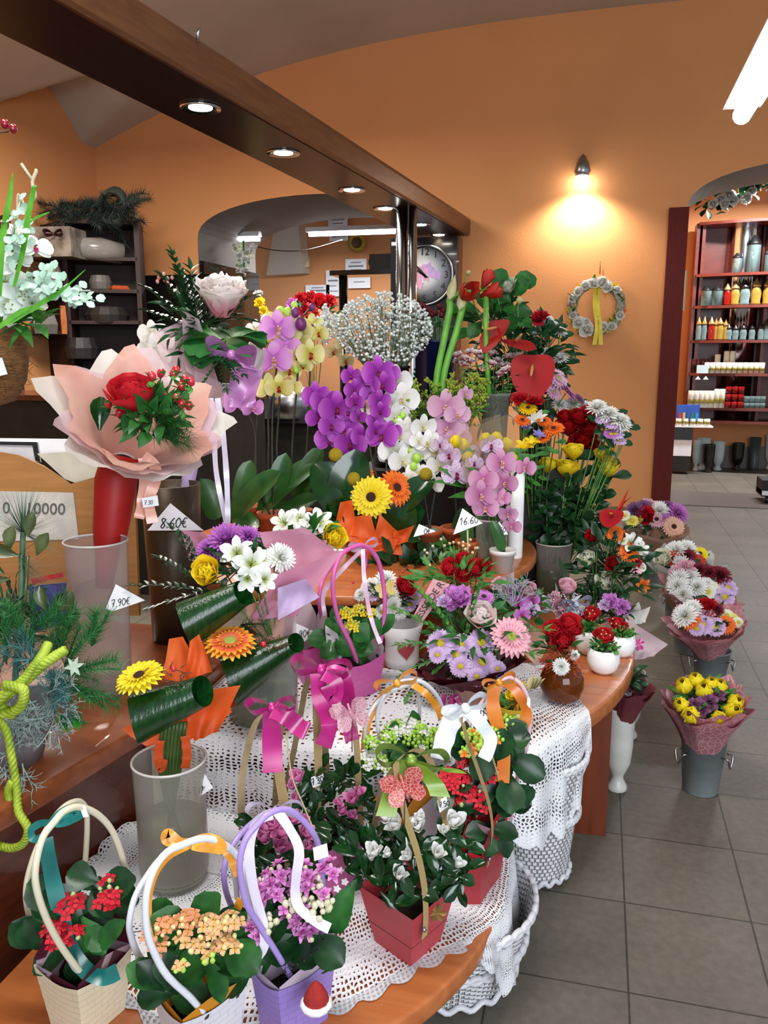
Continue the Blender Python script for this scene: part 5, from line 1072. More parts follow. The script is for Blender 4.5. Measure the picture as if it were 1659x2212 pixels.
# --- pink woven bags on the lace
PKW = weave('pink_weave', '#c8509a', '#d060a6', 6, 5); PKT = mat('pink_tube_bright', '#cc58a0', .3, '#d468ac', 10)
o = bag('hot pink woven bag with pink tube handles and yellow kalanchoe on the lace', (692, 1398), (748, 1442), (833, 1408), ZM + .12, ZM + .006, PKW, .8, .012); d = o.dep
handle(o, [(772, 1432), (755, 1386), (731, 1336), (720, 1285), (721, 1238), (735, 1201), (757, 1184), (782, 1178), (803, 1190), (819, 1217), (829, 1268), (831, 1319), (823, 1386), (817, 1415)], PKT, .0062); handle(o, [(701, 1363), (691, 1312), (691, 1278), (704, 1241), (738, 1197), (765, 1184), (786, 1190), (790, 1217), (779, 1285), (768, 1309)], PKT, .0062, eyes=False)
PBS = satin('pale_pink_satin', '#d8b0cc', '#e6c8dc'); bow(o.t, PD(786, 1180, d - .02), RT + UP * .25, -FW, .04, .018, PBS, tails=()); ribb(o.t, [(784, 1186), (786, 1240), (794, 1300), (806, 1350), (822, 1390)], d - .03, .012, PBS); ribb(o.t, [(780, 1190), (740, 1230), (700, 1280), (702, 1330)], d + .03, .012, PBS)
t = plant_thing('potted_kalanchoe', 'yellow kalanchoe with white paper points in the hot pink bag', o); soil(t, o); WPP = paper('white_pointed_paper', '#cfc4cc', '#dad0d6', .95, .3); cornerwrap(t, o, WPP, [None, None, .05, .06]); sheet(t, [(702, 1350), (730, 1370), (740, 1430), (706, 1400)], WPP, .01, d=d - .03)
leaf_bed(t, [(730, 1375), (750, 1390), (790, 1385), (720, 1390), (810, 1380), (770, 1370), (740, 1360)], d, .07, .055, G_LEAF, n=2, seed=51); KY = petal('#d8b010', '#f0d820', '#f0d830'); BY = mat('bud_yellow', '#a8b040', .5, '#d0cc60', 60)
clusters(t, [(750, 1325), (775, 1318), (800, 1325, .8), (762, 1352)], d - .02, .02, 16, [BY, KY, S_STM], bud=.5, fl=.016)
o = bag('hot pink woven bag with paper lining, left of the yellow kalanchoe bag', (630, 1372), (655, 1405), (712, 1375), ZM + .12, ZM + .006, PKW, .85, .01); cornerwrap(o.t, o, WPP, [None, None, .09, .1], 'paper_lining')
t = thing('price_sign', 'white price card marked 90 on the left pink bag', 'price tag', PD(655, 1385, o.dep - .06), 'price cards'); card(t, [(635, 1345), (684, 1366), (655, 1388), (632, 1372)], o.dep - .05, '90E', (645, 1377), 14, .2, -8, 'card', w=.1)
for i, (x, y, lb) in enumerate(((862, 1300, 'left of the heart pot'), (925, 1290, 'behind the printed ribbon'))):
    b = PZ(x, y + 40, ZM); k = dep(b) / F; t = thing('potted_plant', 'small terracotta pot with dark green leaves ' + lb, 'potted plant', b, 'small terracotta pots'); B(MB().lathe([(30 * k, 0), (38 * k, 60 * k), (42 * k, 60 * k), (42 * k, 74 * k), (36 * k, 74 * k), (1e-4, 66 * k)], b, 26), 'pot', mat('terracotta_red', '#a04a22', .8, '#b0562c', 30), t); foliage(t, b + V((0, 0, 90 * k)), .07, 36, .1, .045, G_DARK, 'leaves', 'obov', .5, 300 + i, .9)
# --- white heart pot
v = vase('white_heart_pot', 'white metal pot with a red heart at its side on the lace', 868, 1432, ZM + .006, 92, 1345, mat('white_enamel', '#d8d4d4', .3, '#e0dcdc', 8), [(.86, 0), (.8, .15), (.8, .6), (1, 1)]); dH = v.d
mb = MB(); hp = []
for i in range(24):
    a = 2 * PI * i / 24; X = 16 * math.sin(a) ** 3; Y = 13 * math.cos(a) - 5 * math.cos(2 * a) - 2 * math.cos(3 * a) - math.cos(4 * a); ang = math.radians(-62) + X * .032; rr = v.r * .84
    hp.append(v.b + V((rr * math.cos(ang), rr * math.sin(ang), v.h * .45 + Y * .0018)))
mb.poly(hp); B(mb, 'heart', mat('heart_red', '#a83440', .5, '#b04450', 20), v.t, False)
t = thing('flower_arrangement', 'white chrysanthemums, lilac daisies and one red rose in the white heart pot', 'flower arrangement', v.b + V((0, 0, v.h * .8)), 'flower arrangements')
blooms(t, dH - .02, [('mum', WHI, 832, 1255, 56), ('mum', WHI, 800, 1268, 46), ('mum', WHI, 850, 1310, 48), ('mum', WHI, 862, 1322, 38), ('daisy', LIL, 806, 1280, 44), ('daisy', LIL, 884, 1305, 36), ('daisy', LIL, 898, 1292, 34), ('rosebud', REDL, 876, 1268, 56, None, 'red rose', .02), ('mum', WHI, 845, 1285, 44), ('daisy', WHI, 826, 1322, 36), ('mum', WHI, 780, 1285, 34)], tilt=.4); foliage(t, PD(845, 1300, dH + .02), .075, 60, .04, .018, G_DARK, seed=31); hy = MB(); [hy.ball(PD(x, y, dH), .005, 8) for x, y in ((763, 1258), (870, 1235), (895, 1240))]; B(hy, 'berries', BERRY, t)
butterfly('yellow glitter butterfly pick among the white chrysanthemums', 834, 1275, dH - .08, .036, paper('yellow_wing', '#d8bc30', '#e4d070', .9, .3, .3, 60, ('#f0e8b8', 200, True, .06)))
# --- large mixed bouquet with wine-red paper
p0 = PZ(1020, 1520, ZM); dM = dep(p0) - .02
t = thing('wrapped_bouquet', 'large bouquet of lilac daisies, pink gerbera and pale pink rose in wine red paper', 'bouquet', p0, 'wrapped bouquets')
blooms(t, dM - .03, [('daisy', LIL, 951, 1390, 66), ('daisy', LIL, 997, 1394, 56), ('daisy', LIL, 1040, 1388, 66), ('daisy', LIL, 985, 1415, 54), ('daisy', LIL, 1042, 1430, 66), ('daisy', LIL, 995, 1440, 50), ('daisy', LIL, 1030, 1462, 44), ('daisy', LIL, 1075, 1445, 40), ('daisy', LIL, 945, 1415, 40), ('rosebud', PPK, 1036, 1330, 82, None, 'pale pink rose', .02), ('gerbera', PGE, 1104, 1376, 98, GRN_C, 'pink gerbera', .03), ('carnation', MGL, 990, 1294, 80), ('carnation', LIL, 960, 1300, 40), ('gerbera', MGL, 1045, 1290, 50)], tilt=.5, out=.4, stem_to=p0 + V((0, 0, .06)))
foliage(t, PD(1020, 1385, dM + .03), .12, 110, .05, .018, G_LEAF, seed=41, flat=.9); sprigs(t, 'ruscus_sprigs', G_MID, PD(1000, 1400, dM), [(-.8, -.1, .6), (-1, -.2, .2), (-.9, -.1, -.3), (-.6, 0, .9), (.9, -.1, .2), (.9, -.2, -.3), (1, 0, .5), (-.8, -.2, -.6), (.2, 0, 1), (.7, -.3, -.7)], .19, 11, .038, .012)
wrap(t, p0 + V((0, 0, .03)), PD(1010, 1430, dM), .03, .125, [WINE, WINE], 2, 6, .12, 15); wrap(t, p0 + V((0, 0, .0)), p0 + V((0, 0, .06)), .035, .065, PEACH, 1, 4, .1, 18)
ribb(t, [(960, 1500), (958, 1530), (975, 1520), (985, 1500)], dM - .08, .012, MAG); ribb(t, [(975, 1505), (970, 1550), (975, 1580)], dM - .09, .012, MAG); ribb(t, [(985, 1505), (1000, 1540), (998, 1570)], dM - .09, .012, MAG)
rb_ = [PD(x, y, dM + .04) for x, y in ((935, 1250), (972, 1262), (912, 1345), (893, 1330))]; B(MB().slab(rb_, FW * .001), 'printed_ribbon', mat('ribbon_pink', '#c07a80', .4, '#c88a90', 20), t, False)
xd = (PD(950, 1262, dM) - PD(900, 1335, dM)).normalized(); text('lettering', 'ESSE DE R', t, PD(930, 1296, dM + .035), xd, UP + xd * .2, .026, M_INK)
# --- red roses behind, grey-pink arrangement
p0 = PZ(1000, 1420, ZM); dE = dM + .10
t = thing('flower_arrangement', 'bunch of red roses with berry sprigs behind the printed pink ribbon', 'flower arrangement', p0, 'flower arrangements')
blooms(t, dE - .02, [('rosebud', REDL, 972, 1228, 50), ('rosebud', REDL, 998, 1212, 46), ('rosebud', REDL, 1026, 1230, 50), ('rosebud', REDL, 1000, 1240, 44), ('rosebud', RED, 1045, 1222, 36)], tilt=.4, stem_to=p0); foliage(t, PD(985, 1250, dE + .02), .11, 60, .05, .02, G_MID, seed=43); sp = MB(); q = random.Random(6); BBG = mat('bud_beige', '#b8a078', .6, '#d0c0a0', 60)
for i in range(26):
    p = PD(q.uniform(915, 1060), q.uniform(1165, 1235), dE + q.uniform(-.03, .04)); sp.tube([p, PD(990, 1290, dE)], .001, 3); B(MB().ball(p, .0045, 6), 'small_bud', BBG, t)
B(sp, 'fine_stems', G_STEM, t)
p0 = PZ(1130, 1420, ZM); dG = dep(p0)
t = thing('flower_arrangement', 'pink and violet arrangement with grey lichen twigs right of the large bouquet', 'flower arrangement', p0, 'flower arrangements')
blooms(t, dG - .02, [('rosebud', PNK, 1140, 1276, 52), ('carnation', PNK, 1078, 1262, 40), ('orchid', MGL, 1120, 1300, 44), ('orchid', LIL, 1146, 1318, 44), ('orchid', MGL, 1150, 1295, 36), ('carnation', MGL, 1110, 1275, 34), ('orchid', MGL, 1128, 1328, 40)], tilt=.4, stem_to=p0); foliage(t, PD(1115, 1310, dG + .03), .09, 60, .05, .022, G_LEAF, seed=44)
def twiggy(mb, p, d, L, dep_, q, r=.0022):
    e = p + d * L; mb.tube([p, p.lerp(e, .5) + V((q.gauss(0, .1), q.gauss(0, .1), q.gauss(0, .1))) * L * .6, e], [r, r * .8, r * .5], 4)
    if dep_: [twiggy(mb, p.lerp(e, q.uniform(.4, 1)), (d + V((q.gauss(0, .6), q.gauss(0, .6), q.gauss(0, .6)))).normalized(), L * .62, dep_ - 1, q, r * .7) for _ in range(3)]
GREYT = mat('grey_lichen', '#8f9c9c', .8, '#a8b4b2', 60); mb = MB(); q = random.Random(2)
for a in (-.9, -.4, 0, .5, 1, .2, -.6): twiggy(mb, PD(1105, 1310, dG - .04), (RT * math.sin(a) + UP * math.cos(a) - FW * .2).normalized(), .06, 3, q)
B(mb, 'lichen_twigs', GREYT, t); sheet(t, [(1120, 1330), (1190, 1380), (1160, 1440), (1120, 1400)], PEACH, .02, d=dG - .08); sheet(t, [(1075, 1250), (1110, 1235), (1115, 1290), (1085, 1285)], PALEP, .02, d=dG)
# --- amber vase
AMB = glassy('amber_glass', '#6a3208', .06, .55, '#c87818')
v = vase('amber_glass_vase', 'round ribbed amber glass vase with red roses on the lace edge', 1212, 1512, ZM + .006, 96, 1432, AMB, [(.45, 0), (.8, .1), (.98, .4), (.96, .65), (.75, .88), (.5, 1)], n=40); dA = v.d; B(MB().lathe([(v.r * .7, v.h * .08), (v.r * .9, v.h * .4), (1e-4, v.h * .42)], v.b, 24), 'water', glassy('amber_water', '#8a4a10', .1, .6, '#c87818'), v.t)
t = thing('flower_arrangement', 'red roses with coral sprigs and a white thistle in the amber vase', 'flower arrangement', v.b + V((0, 0, v.h * .6)), 'flower arrangements')
blooms(t, dA - .02, [('rosebud', REDL, 1228, 1348, 58), ('rosebud', REDL, 1196, 1360, 52), ('rosebud', REDL, 1216, 1386, 62), ('rosebud', REDL, 1240, 1362, 44), ('mum', WHI, 1212, 1440, 40, None, 'white thistle', .03), ('carnation', WHI, 1240, 1415, 26)], tilt=.3, stem_to=v.b + V((0, 0, .03))); mb = MB(); q = random.Random(5)
for i in range(16): twiggy(mb, PD(1212, 1440, dA - .02), (RT * q.uniform(-1, 1) + UP * q.uniform(-.1, .7) - FW * q.uniform(0, .6)).normalized(), .045, 2, q, .0016)
B(mb, 'coral_sprigs', mat('coral_sprig', '#a83820', .6, '#c05030', 60), t); foliage(t, PD(1205, 1405, dA + .01), .055, 44, .035, .014, G_LEAF, seed=61)
# --- small yellow pot
v = vase('small_glass_pot', 'small glass pot with yellow filling on the lace behind the pink tube handle', 1108, 1572, ZM + .006, 76, 1520, glassy('lemon_glass', '#b89a20', .15, .6, '#e0d080'), [(.85, 0), (.95, .5), (1, 1)]); dY = v.d
t = thing('flower_arrangement', 'small yellow rose with orange dried grasses in the small glass pot', 'flower arrangement', v.b + V((0, 0, .03)), 'flower arrangements')
blooms(t, dY - .02, [('rosebud', YEL, 1118, 1490, 44, None, 'yellow rose'), ('rosebud', YEL, 1105, 1500, 30)], stem_to=v.b + V((0, 0, .02))); mb = MB(); q = random.Random(15)
for i in range(46): p = PD(1115, 1520, dY - .01); mb.leaf(p, RT * q.uniform(-1, 1) + UP * q.uniform(-.5, .9) - FW * q.uniform(0, .6), q.uniform(.02, .05), .006, 'lance', 20)
B(mb, 'dried_grass', mat('dried_orange', '#b8741c', .7, '#cc9434', 60), t); foliage(t, PD(1105, 1530, dY), .04, 26, .03, .012, G_MID, seed=66)
mb = MB(); [mb.leaf(PD(1142 + i * 4, 1490, dY), UP + RT * (.3 + .2 * i), .04, .02, 'lance', 10, .4) for i in range(4)]; B(mb, 'wheat_ears', mat('wheat', '#a8a070', .7, '#c0b88c', 60), t)
# --- silver-pink arrangement, white bowls
p0 = PZ(1220, 1400, ZM); dS = dep(p0)
t = thing('flower_arrangement', 'dusty pink roses with silver beads and a grey bow behind the amber vase', 'flower arrangement', p0, 'flower arrangements')
blooms(t, dS - .02, [('rosebud', PNK, 1224, 1270, 50), ('rosebud', PNK, 1213, 1312, 46), ('carnation', PNK, 1200, 1290, 30)], stem_to=p0); SIL = mat('silver_foliage', '#9aa0a8', .45, '#b4bac2', 40, metal=.2); foliage(t, PD(1210, 1318, dS), .06, 60, .04, .014, SIL, 'silver_foliage', seed=71); bow(t, PD(1245, 1306, dS - .05), RT + UP * .2, -FW, .045, .035, satin('grey_satin', '#8c92a6', '#a6acc0'), tails=((.2, -.8),)); mb = MB(); q = random.Random(4); [mb.ball(PD(q.uniform(1185, 1255), q.uniform(1280, 1330), dS - .06), .0035, 6) for _ in range(24)]; B(mb, 'silver_beads', M_CHROME, t)
BOWL = [(.35, 0), (.55, .02), (.85, .2), (1, .5), (.97, .75), (.86, 1)]
for i, (x, y, w, ty, rs, lb) in enumerate(((1302, 1452, 70, 1400, [(1303, 1376, 54)], 'foremost of three'), (1342, 1416, 58, 1370, [(1332, 1348, 40), (1345, 1355, 30)], 'rear right of three'), (1268, 1412, 54, 1360, [(1276, 1330, 52)], 'rear left of three'))):
    v = vase('white_bowl', 'small white bowl on the table rim, ' + lb, x, y, ZM, w, ty, M_WHITE, BOWL, group='small white bowls', cat='bowl')
    t = thing('rose_pot_arrangement', 'red rose over green moss in the white bowl, ' + lb, 'flower arrangement', v.b + V((0, 0, v.h * .8)), 'roses in white bowls')
    for (rx, ry, rw) in rs: flower('rosebud', REDL, t, PD(rx, ry, v.d - .01), tocam(v.b) * .6 + UP * .8, rw * v.d / F)
    foliage(t, v.b + V((0, 0, v.h + .004)), v.r * .85, 70, .02, .01, G_MID, 'moss', 'obov', .6, 80 + i, .4); B(MB().lathe([(v.r * .8, v.h * .85), (1e-4, v.h * .9)], v.b, 20), 'moss_bed', G_LEAF, t); mb = MB(); q = random.Random(i); [mb.ball(PD(rx + q.uniform(-26, 26), ry + q.uniform(-20, 34), v.d - .03), .003, 6) for _ in range(16)]; B(mb, 'gold_beads', mat('gold_bead', '#b89a50', .3, '#d0b870', 40, metal=.5), t)
# --- tall spray on the right end of the table, lying wrapped bouquet
p0 = PZ(1290, 1345, ZM); dJ = dep(p0)
t = thing('flower_arrangement', 'tall dark spray of white and red roses with orange gerberas at the table end', 'flower arrangement', p0, 'flower arrangements')
blooms(t, dJ, [('rosebud', CRM, 1271, 1208, 48), ('rosebud', CRM, 1308, 1256, 50), ('rosebud', RED, 1282, 1160, 40), ('rosebud', RED, 1326, 1218, 42), ('gerbera', ORG, 1330, 1153, 44), ('gerbera', ORG, 1358, 1192, 52), ('lily', WHI, 1362, 1172, 50), ('lily', WHI, 1385, 1185, 36), ('anthurium', RED, 1320, 1118, 50, YEL_C), ('lily', PNK, 1370, 1224, 40), ('daisy', CRM, 1345, 1168, 22), ('lily', ORG, 1390, 1265, 34), ('daisy', CRM, 1385, 1225, 24), ('carnation', REDL, 1375, 1215, 26)], tilt=.1, stem_to=p0); foliage(t, PD(1320, 1235, dJ + .05), .15, 150, .06, .022, G_DARK, seed=81, flat=1.2); foliage(t, PD(1300, 1300, dJ + .03), .1, 60, .05, .02, G_DARK, 'lower_foliage', seed=82)
mb = MB(); mb.leaf(PD(1335, 1120, dJ + .05), UP + RT * .3, .12, .02, 'lance', 30); mb.leaf(PD(1330, 1110, dJ + .05), UP + RT * .8, .09, .015, 'lance', 30); B(mb, 'red_curly_leaf', mat('red_leaf', '#a82018', .4, '#b83024', 30), t); mb = MB(); mb.leaf(PD(1250, 1330, dJ), UP - RT * .35, .22, .016, 'strap', -20, .3, 0, 2, 9, -FW); B(mb, 'arching_blade', G_DARK, t)
p0 = PZ(1335, 1360, ZM); dL = dep(p0)
t = thing('wrapped_bouquet', 'lilac lisianthus in white and pale pink paper leaning over the table end', 'bouquet', p0, 'wrapped bouquets')
blooms(t, dL - .04, [('carnation', MGL, 1318, 1300, 46), ('carnation', MGL, 1342, 1312, 44), ('carnation', LIL, 1305, 1308, 30)]); foliage(t, PD(1330, 1330, dL), .06, 30, .04, .016, G_DARK, seed=84)
sheet(t, [(1355, 1330), (1405, 1310), (1395, 1345), (1365, 1350)], WHTIS, .02, d=dL - .02); LPP = paper('printed_pale_wrap', '#cbb0b8', '#d4bcc4', .95, .35); sheet(t, [(1350, 1335), (1443, 1392), (1412, 1418), (1362, 1428)], LPP, .02, d=dL - .06); sheet(t, [(1345, 1330), (1380, 1300), (1390, 1330), (1370, 1360)], WHTIS, .02, d=dL + .01)
mb = MB(); [mb.leaf(PD(1380, 1392, dL - .085), RT * math.cos(a) + UP * math.sin(a), .022, .014, 'obov', 5, .1, 0, 2, 3, -FW) for a in (.3, 1.2, 2.4, 3.4, 4.5, 5.4)]; B(mb, 'magenta_print', MAG, t, False)
# ================================================================ ORCHIDS AND CUT FLOWERS ON THE UPPER SHELF
TERRA = mat('terracotta', '#a04a22', .8, '#b0562c', 30); POTW = mat('pot_white', '#d0cdc8', .4, '#dad7d2', 12)
LIPR = petal('#e8c840', '#c02038', '#a81030'); LIPW = petal('#f0e8b0', '#d8c040', '#f0ece0'); LIPP = petal('#f0d8a0', '#c87830', '#e8c8d0'); LIPV = petal('#d0a040', '#8c1048', '#7c1450')
OPU = petal('#8c2898', '#a63cb0', '#bc68c6', (.2, .95)); OPL = petal('#b868bc', '#cc82cc', '#d69cd6'); OWH = petal('#dcdcc8', '#eeeeea', '#f4f4f4'); OPK = petal('#c888b0', '#d4a0c0', '#dcb0ca'); OSP = petal('#d0b8d0', '#dccce0', '#e4d8e8', speck='#a85ca8'); OPN = petal('#b86898', '#c884ae', '#d09cbc'); OYE = petal('#c4bc50', '#dcd684', '#e4e0a4'); OPY = petal('#b0a468', '#c4ba88', '#ccc49c')
def orchid_plant(label, base, z, pw, ph, stems, fl, pc, lip, leaves=(), buds=(), potm=TERRA, d=None, face=.75, budm=None):
    b = PZ(*base, z); dd = dep(b); t = thing('potted_orchid', label, 'orchid', b, 'potted phalaenopsis orchids'); r = pw / 2 * dd / F; h = ph * dd / F
    B(MB().lathe([(r * .72, 0), (r * .95, h * .8), (r * 1.05, h * .8), (r * 1.08, h), (r * .95, h), (r * .9, h * .85), (1e-4, h * .85)], b, 26), 'pot', potm, t)
    for st in stems:
        pp = [b + V((R.uniform(-.01, .01), 0, h * .85))] + [PD(q[0], q[1], dd + (q[2] if len(q) > 2 else 0)) for q in st]
        B(MB().tube(spline(pp, 30), .0042, 6), 'flower_stem', K_STEM, t)
    for q in fl:
        p = PD(q[0], q[1], dd - .03 + R.uniform(-.025, .025) + (q[3] if len(q) > 3 else 0)); s = R.uniform(-.45, .45)
        flower('orchid', pc, t, p, (tocam(p) * face + RT * s + UP * R.uniform(-.25, .15)), q[2] * 1.12 * dd / F, lip, var=0)
    mb = MB()
    for (x0, y0, x1, y1, w, *o) in leaves:
        p0, p1 = PD(x0, y0, dd - .02), PD(x1, y1, dd - .05 - (o[0] if o else 0)); dv = p1 - p0; mb.leaf(p0, dv + V((0, 0, dv.length * .25)), dv.length * 1.05, w * dd / F, 'strap', 26, .3, 0, 4, 10, tocam(p0) * .8 + V((0, 0, .8)))
    if leaves: B(mb, 'leaves', G_ORCH, t)
    if buds:
        [B(MB().ball(PD(x, y, dd - .03), w / 2 * dd / F, 10, 0, 1.2), 'flower_bud', budm or S_BUDL, t) for x, y, w in buds]
    return t
orchid_plant('deep purple orchid with full blooms on the left of the shelf', (770, 1195), ZU, 60, 60, [[(765, 1080), (752, 1000), (742, 930), (712, 870), (680, 850)]], [(681, 855, 62), (700, 868, 66), (728, 882, 76), (745, 934, 74), (711, 949, 62), (758, 959, 68), (688, 902, 56), (780, 942, 50), (735, 905, 60), (715, 920, 56), (752, 890, 50)], OPU, LIPV, [(770, 1150, 850, 1120, 40), (760, 1150, 700, 1130, 40)])
orchid_plant('tall deep purple orchid with a second cascade right of the first', (835, 1200), ZU, 60, 60, [[(830, 1080), (805, 1000), (790, 900), (785, 815), (800, 795)], [(840, 1090), (835, 1010), (830, 950)]], [(816, 806, 76), (757, 812, 46), (797, 828, 54), (838, 806, 50), (829, 831, 56), (819, 865, 48), (822, 888, 42), (809, 909, 40), (826, 942, 70), (765, 841, 46), (768, 868, 42), (800, 850, 44), (775, 900, 36), (845, 930, 44), (812, 930, 44)], OPU, LIPV, [(835, 1150, 900, 1180, 44)])
orchid_plant('white orchid with large blooms beside the purple cascade', (880, 1195), ZU, 62, 60, [[(870, 1080), (868, 1000), (866, 900), (860, 820)], [(890, 1090), (900, 1000), (888, 940), (862, 905)]], [(856, 822, 70, .04), (868, 862, 72), (853, 902, 66), (863, 939, 70), (850, 973, 66), (870, 996, 62), (848, 870, 50), (880, 925, 50), (838, 985, 44)], OWH, LIPW, [(880, 1150, 960, 1190, 44), (870, 1150, 820, 1180, 44)], [(862, 905, 12), (870, 898, 14), (888, 975, 16), (856, 912, 14)])
orchid_plant('white orchid with hanging blooms behind the 16.60 price card', (925, 1200), ZU, 60, 60, [[(920, 1090), (905, 1000), (895, 945), (885, 930)], [(935, 1090), (948, 1010), (935, 950)]], [(914, 922, 56), (924, 956, 56), (941, 972, 74), (951, 1008, 58), (914, 983, 52), (900, 1018, 44), (934, 1045, 52), (885, 1032, 36), (905, 952, 40)], OWH, LIPW, [(925, 1160, 980, 1195, 40)], [(893, 1008, 18), (900, 990, 20)])
orchid_plant('pale pink orchid rising in front of the yellow-green goldenrod', (985, 1200), ZU, 64, 64, [[(985, 1090), (978, 1000), (972, 930), (975, 870), (1000, 850)]], [(964, 878, 76), (968, 925, 72), (988, 895, 54), (990, 948, 54), (1005, 851, 36), (992, 925, 40), (950, 950, 40)], OPK, LIPP, [(985, 1160, 930, 1195, 40), (990, 1150, 1010, 1100, 34)])
orchid_plant('white orchid with violet speckles beside the yellow tulips', (1010, 1215), ZU, 52, 50, [[(1005, 1120), (1000, 1060), (985, 1000)], [(1030, 1120), (1040, 1050), (1042, 990)]], [(972, 983, 50), (986, 1025, 62), (1012, 1010, 42), (1042, 983, 64), (1062, 963, 46), (1025, 1000, 36), (952, 960, 36)], OSP, LIPV, [(1010, 1170, 1000, 1110, 30)])
orchid_plant('rose pink orchid with the lowest hanging blooms left of the white cylinder', (1085, 1235), ZU, 54, 50, [[(1080, 1150), (1073, 1080), (1070, 1040), (1082, 1000)], [(1090, 1150), (1098, 1100), (1110, 1030), (1136, 1000)]], [(1045, 1037, 62), (1038, 1070, 66), (1082, 1000, 66), (1092, 1043, 54), (1062, 1020, 52), (1049, 1097, 54), (1098, 1111, 40), (1106, 1137, 40), (1136, 1010, 46), (1068, 1075, 50), (1085, 1075, 40)], OPN, LIPP, [(1085, 1190, 1060, 1130, 26)], [], POTW)
p = PZ(640, 1165, ZU); dY2 = dep(p)
OLV = [(560, 1105, 705, 1015, 52), (500, 1125, 612, 1040, 56, .05), (590, 1100, 622, 985, 44), (640, 1080, 702, 975, 46), (470, 1120, 430, 1040, 50), (520, 1090, 545, 1000, 44), (600, 1120, 690, 1095, 46, .04), (560, 1120, 520, 1160, 50, .05)]
orchid_plant('yellow orchid with dark stems and long strap leaves', (640, 1160), ZU, 70, 60, [[(630, 1000), (640, 850), (655, 720), (690, 690)], [(600, 1000), (604, 860), (606, 700)], [(660, 1000), (668, 850), (672, 700)], [(585, 1050), (580, 930), (578, 845)]], [(605, 693, 62), (647, 715, 64), (674, 704, 54), (669, 765, 64), (649, 740, 54), (580, 743, 54), (624, 801, 52), (580, 837, 62), (603, 837, 58), (633, 837, 42), (625, 720, 50), (655, 790, 40), (690, 720, 44), (640, 770, 44)], OYE, LIPR, OLV, [(608, 671, 16), (622, 675, 20), (636, 660, 16), (640, 800, 14), (655, 785, 14)])
orchid_plant('mauve orchid with few open blooms in front of the yellow one', (590, 1165), ZU, 64, 60, [[(588, 1000), (590, 870), (605, 760), (640, 700), (672, 665)], [(555, 1030), (550, 930), (520, 870)]], [(599, 708, 76), (619, 751, 62), (591, 776, 76), (511, 868, 66), (545, 880, 50)], OPL, LIPP, [], [(650, 700, 26), (638, 675, 20), (674, 664, 16)], budm=mat('bud_purple', '#5c2058', .45, '#743070', 30))
orchid_plant('pale yellow orchid almost over, on a dark stem by the black stand', (745, 1120), ZU, 54, 60, [[(742, 1000), (738, 880), (735, 760), (732, 710)]], [(740, 712, 40), (746, 742, 44), (722, 760, 40), (748, 780, 34), (735, 690, 30)], OPY, LIPR, [(745, 1080, 760, 1030, 34)], [(727, 705, 10), (700, 700, 12)])
orchid_plant('white orchid half hidden behind the pale pink wrapping paper', (390, 1165), ZU, 64, 60, [[(400, 1000), (380, 850), (345, 720), (325, 705)]], [(328, 722, 62), (325, 762, 64), (340, 795, 58), (350, 735, 50), (345, 770, 46)], OWH, LIPW, [])
orchid_plant('white orchid peeping out right of the lilac bow', (545, 1150), ZU, 60, 60, [[(550, 1000), (556, 880), (560, 790)]], [(563, 782, 52), (552, 712, 44), (556, 750, 40)], OWH, LIPW, [])
# price cards
t = thing('price_sign', 'white triangular price card marked 16.60 on a wooden stick between the orchids', 'price tag', PD(1010, 1250, 2.55), 'price cards'); card(t, [(999, 1098), (979, 1155), (1043, 1130)], 2.55, '16.60', (992, 1135), 15, .2, -8, 'card', w=.1); B(MB().tube([PD(1010, 1145, 2.553), PD(1012, 1245, 2.553)], .003, 6), 'stick', _M['kraft_pale'], t)
t = thing('price_sign', 'white price card marked 4.50 beside the white cylinder', 'price tag', PD(1076, 1160, 2.72), 'price cards'); card(t, [(1078, 1126), (1064, 1160), (1098, 1154)], 2.72, '4.50', (1069, 1152), 11, .2, -6, 'card', w=.12)
t = thing('price_sign', 'half hidden white price card low among the orchid pots', 'price tag', PD(915, 1165, 2.72), 'price cards'); card(t, [(905, 1132), (893, 1160), (942, 1148)], 2.72, '0E', (915, 1154), 12, .2, -4, 'card', w=.12)
# --- dark leaf bouquet with gerberas and craspedia
p0 = PZ(830, 1330, ZM); dK = dep(p0)
t = thing('wrapped_bouquet', 'yellow and orange gerberas with dark galax leaves and yellow drumstick flowers in orange paper', 'bouquet', p0, 'wrapped bouquets')
fl_ = blooms(t, dK - .04, [('gerbera', YGE, 802, 1074, 98, DRK_C, 'yellow gerbera', .03), ('gerbera', ORG, 856, 1054, 88, DRK_C, 'orange gerbera'), ('gerbera', ORG, 790, 1026, 40, DRK_C)], tilt=.3, stem_to=p0 + V((0, 0, .05)))
CRAS = mat('craspedia', '#c8a80c', .9, '#e4cc30', 160, .8, 260)
for (x, y, w) in ((725, 983, 31), (765, 1035, 32), (920, 1024, 28)):
    p = PD(x, y, dK - .03); flower('ball', CRAS, t, p, UP, w * dK / F, name='drumstick_flower'); B(MB().tube([p, PD(810, 1190, dK)], .002, 5), 'drumstick_stem', G_STEM, t)
mb = MB()
for (x, y, x2, y2, w) in ((760, 1120, 690, 1010, 100), (740, 1110, 770, 985, 90), (800, 1160, 760, 1080, 90), (840, 1170, 875, 1085, 96), (820, 1170, 800, 1110, 80), (760, 1110, 715, 1075, 80), (850, 1150, 905, 1100, 70), (850, 1110, 925, 1035, 62)):
    a, b = PD(x, y, dK), PD(x2, y2, dK - .05); mb.leaf(a, b - a, (b - a).length * 1.1, w * dK / F, 'round', 40, .25, 0, 6, 7, tocam(a) + UP * .6)
B(mb, 'galax_leaves', G_GLOSS, t)
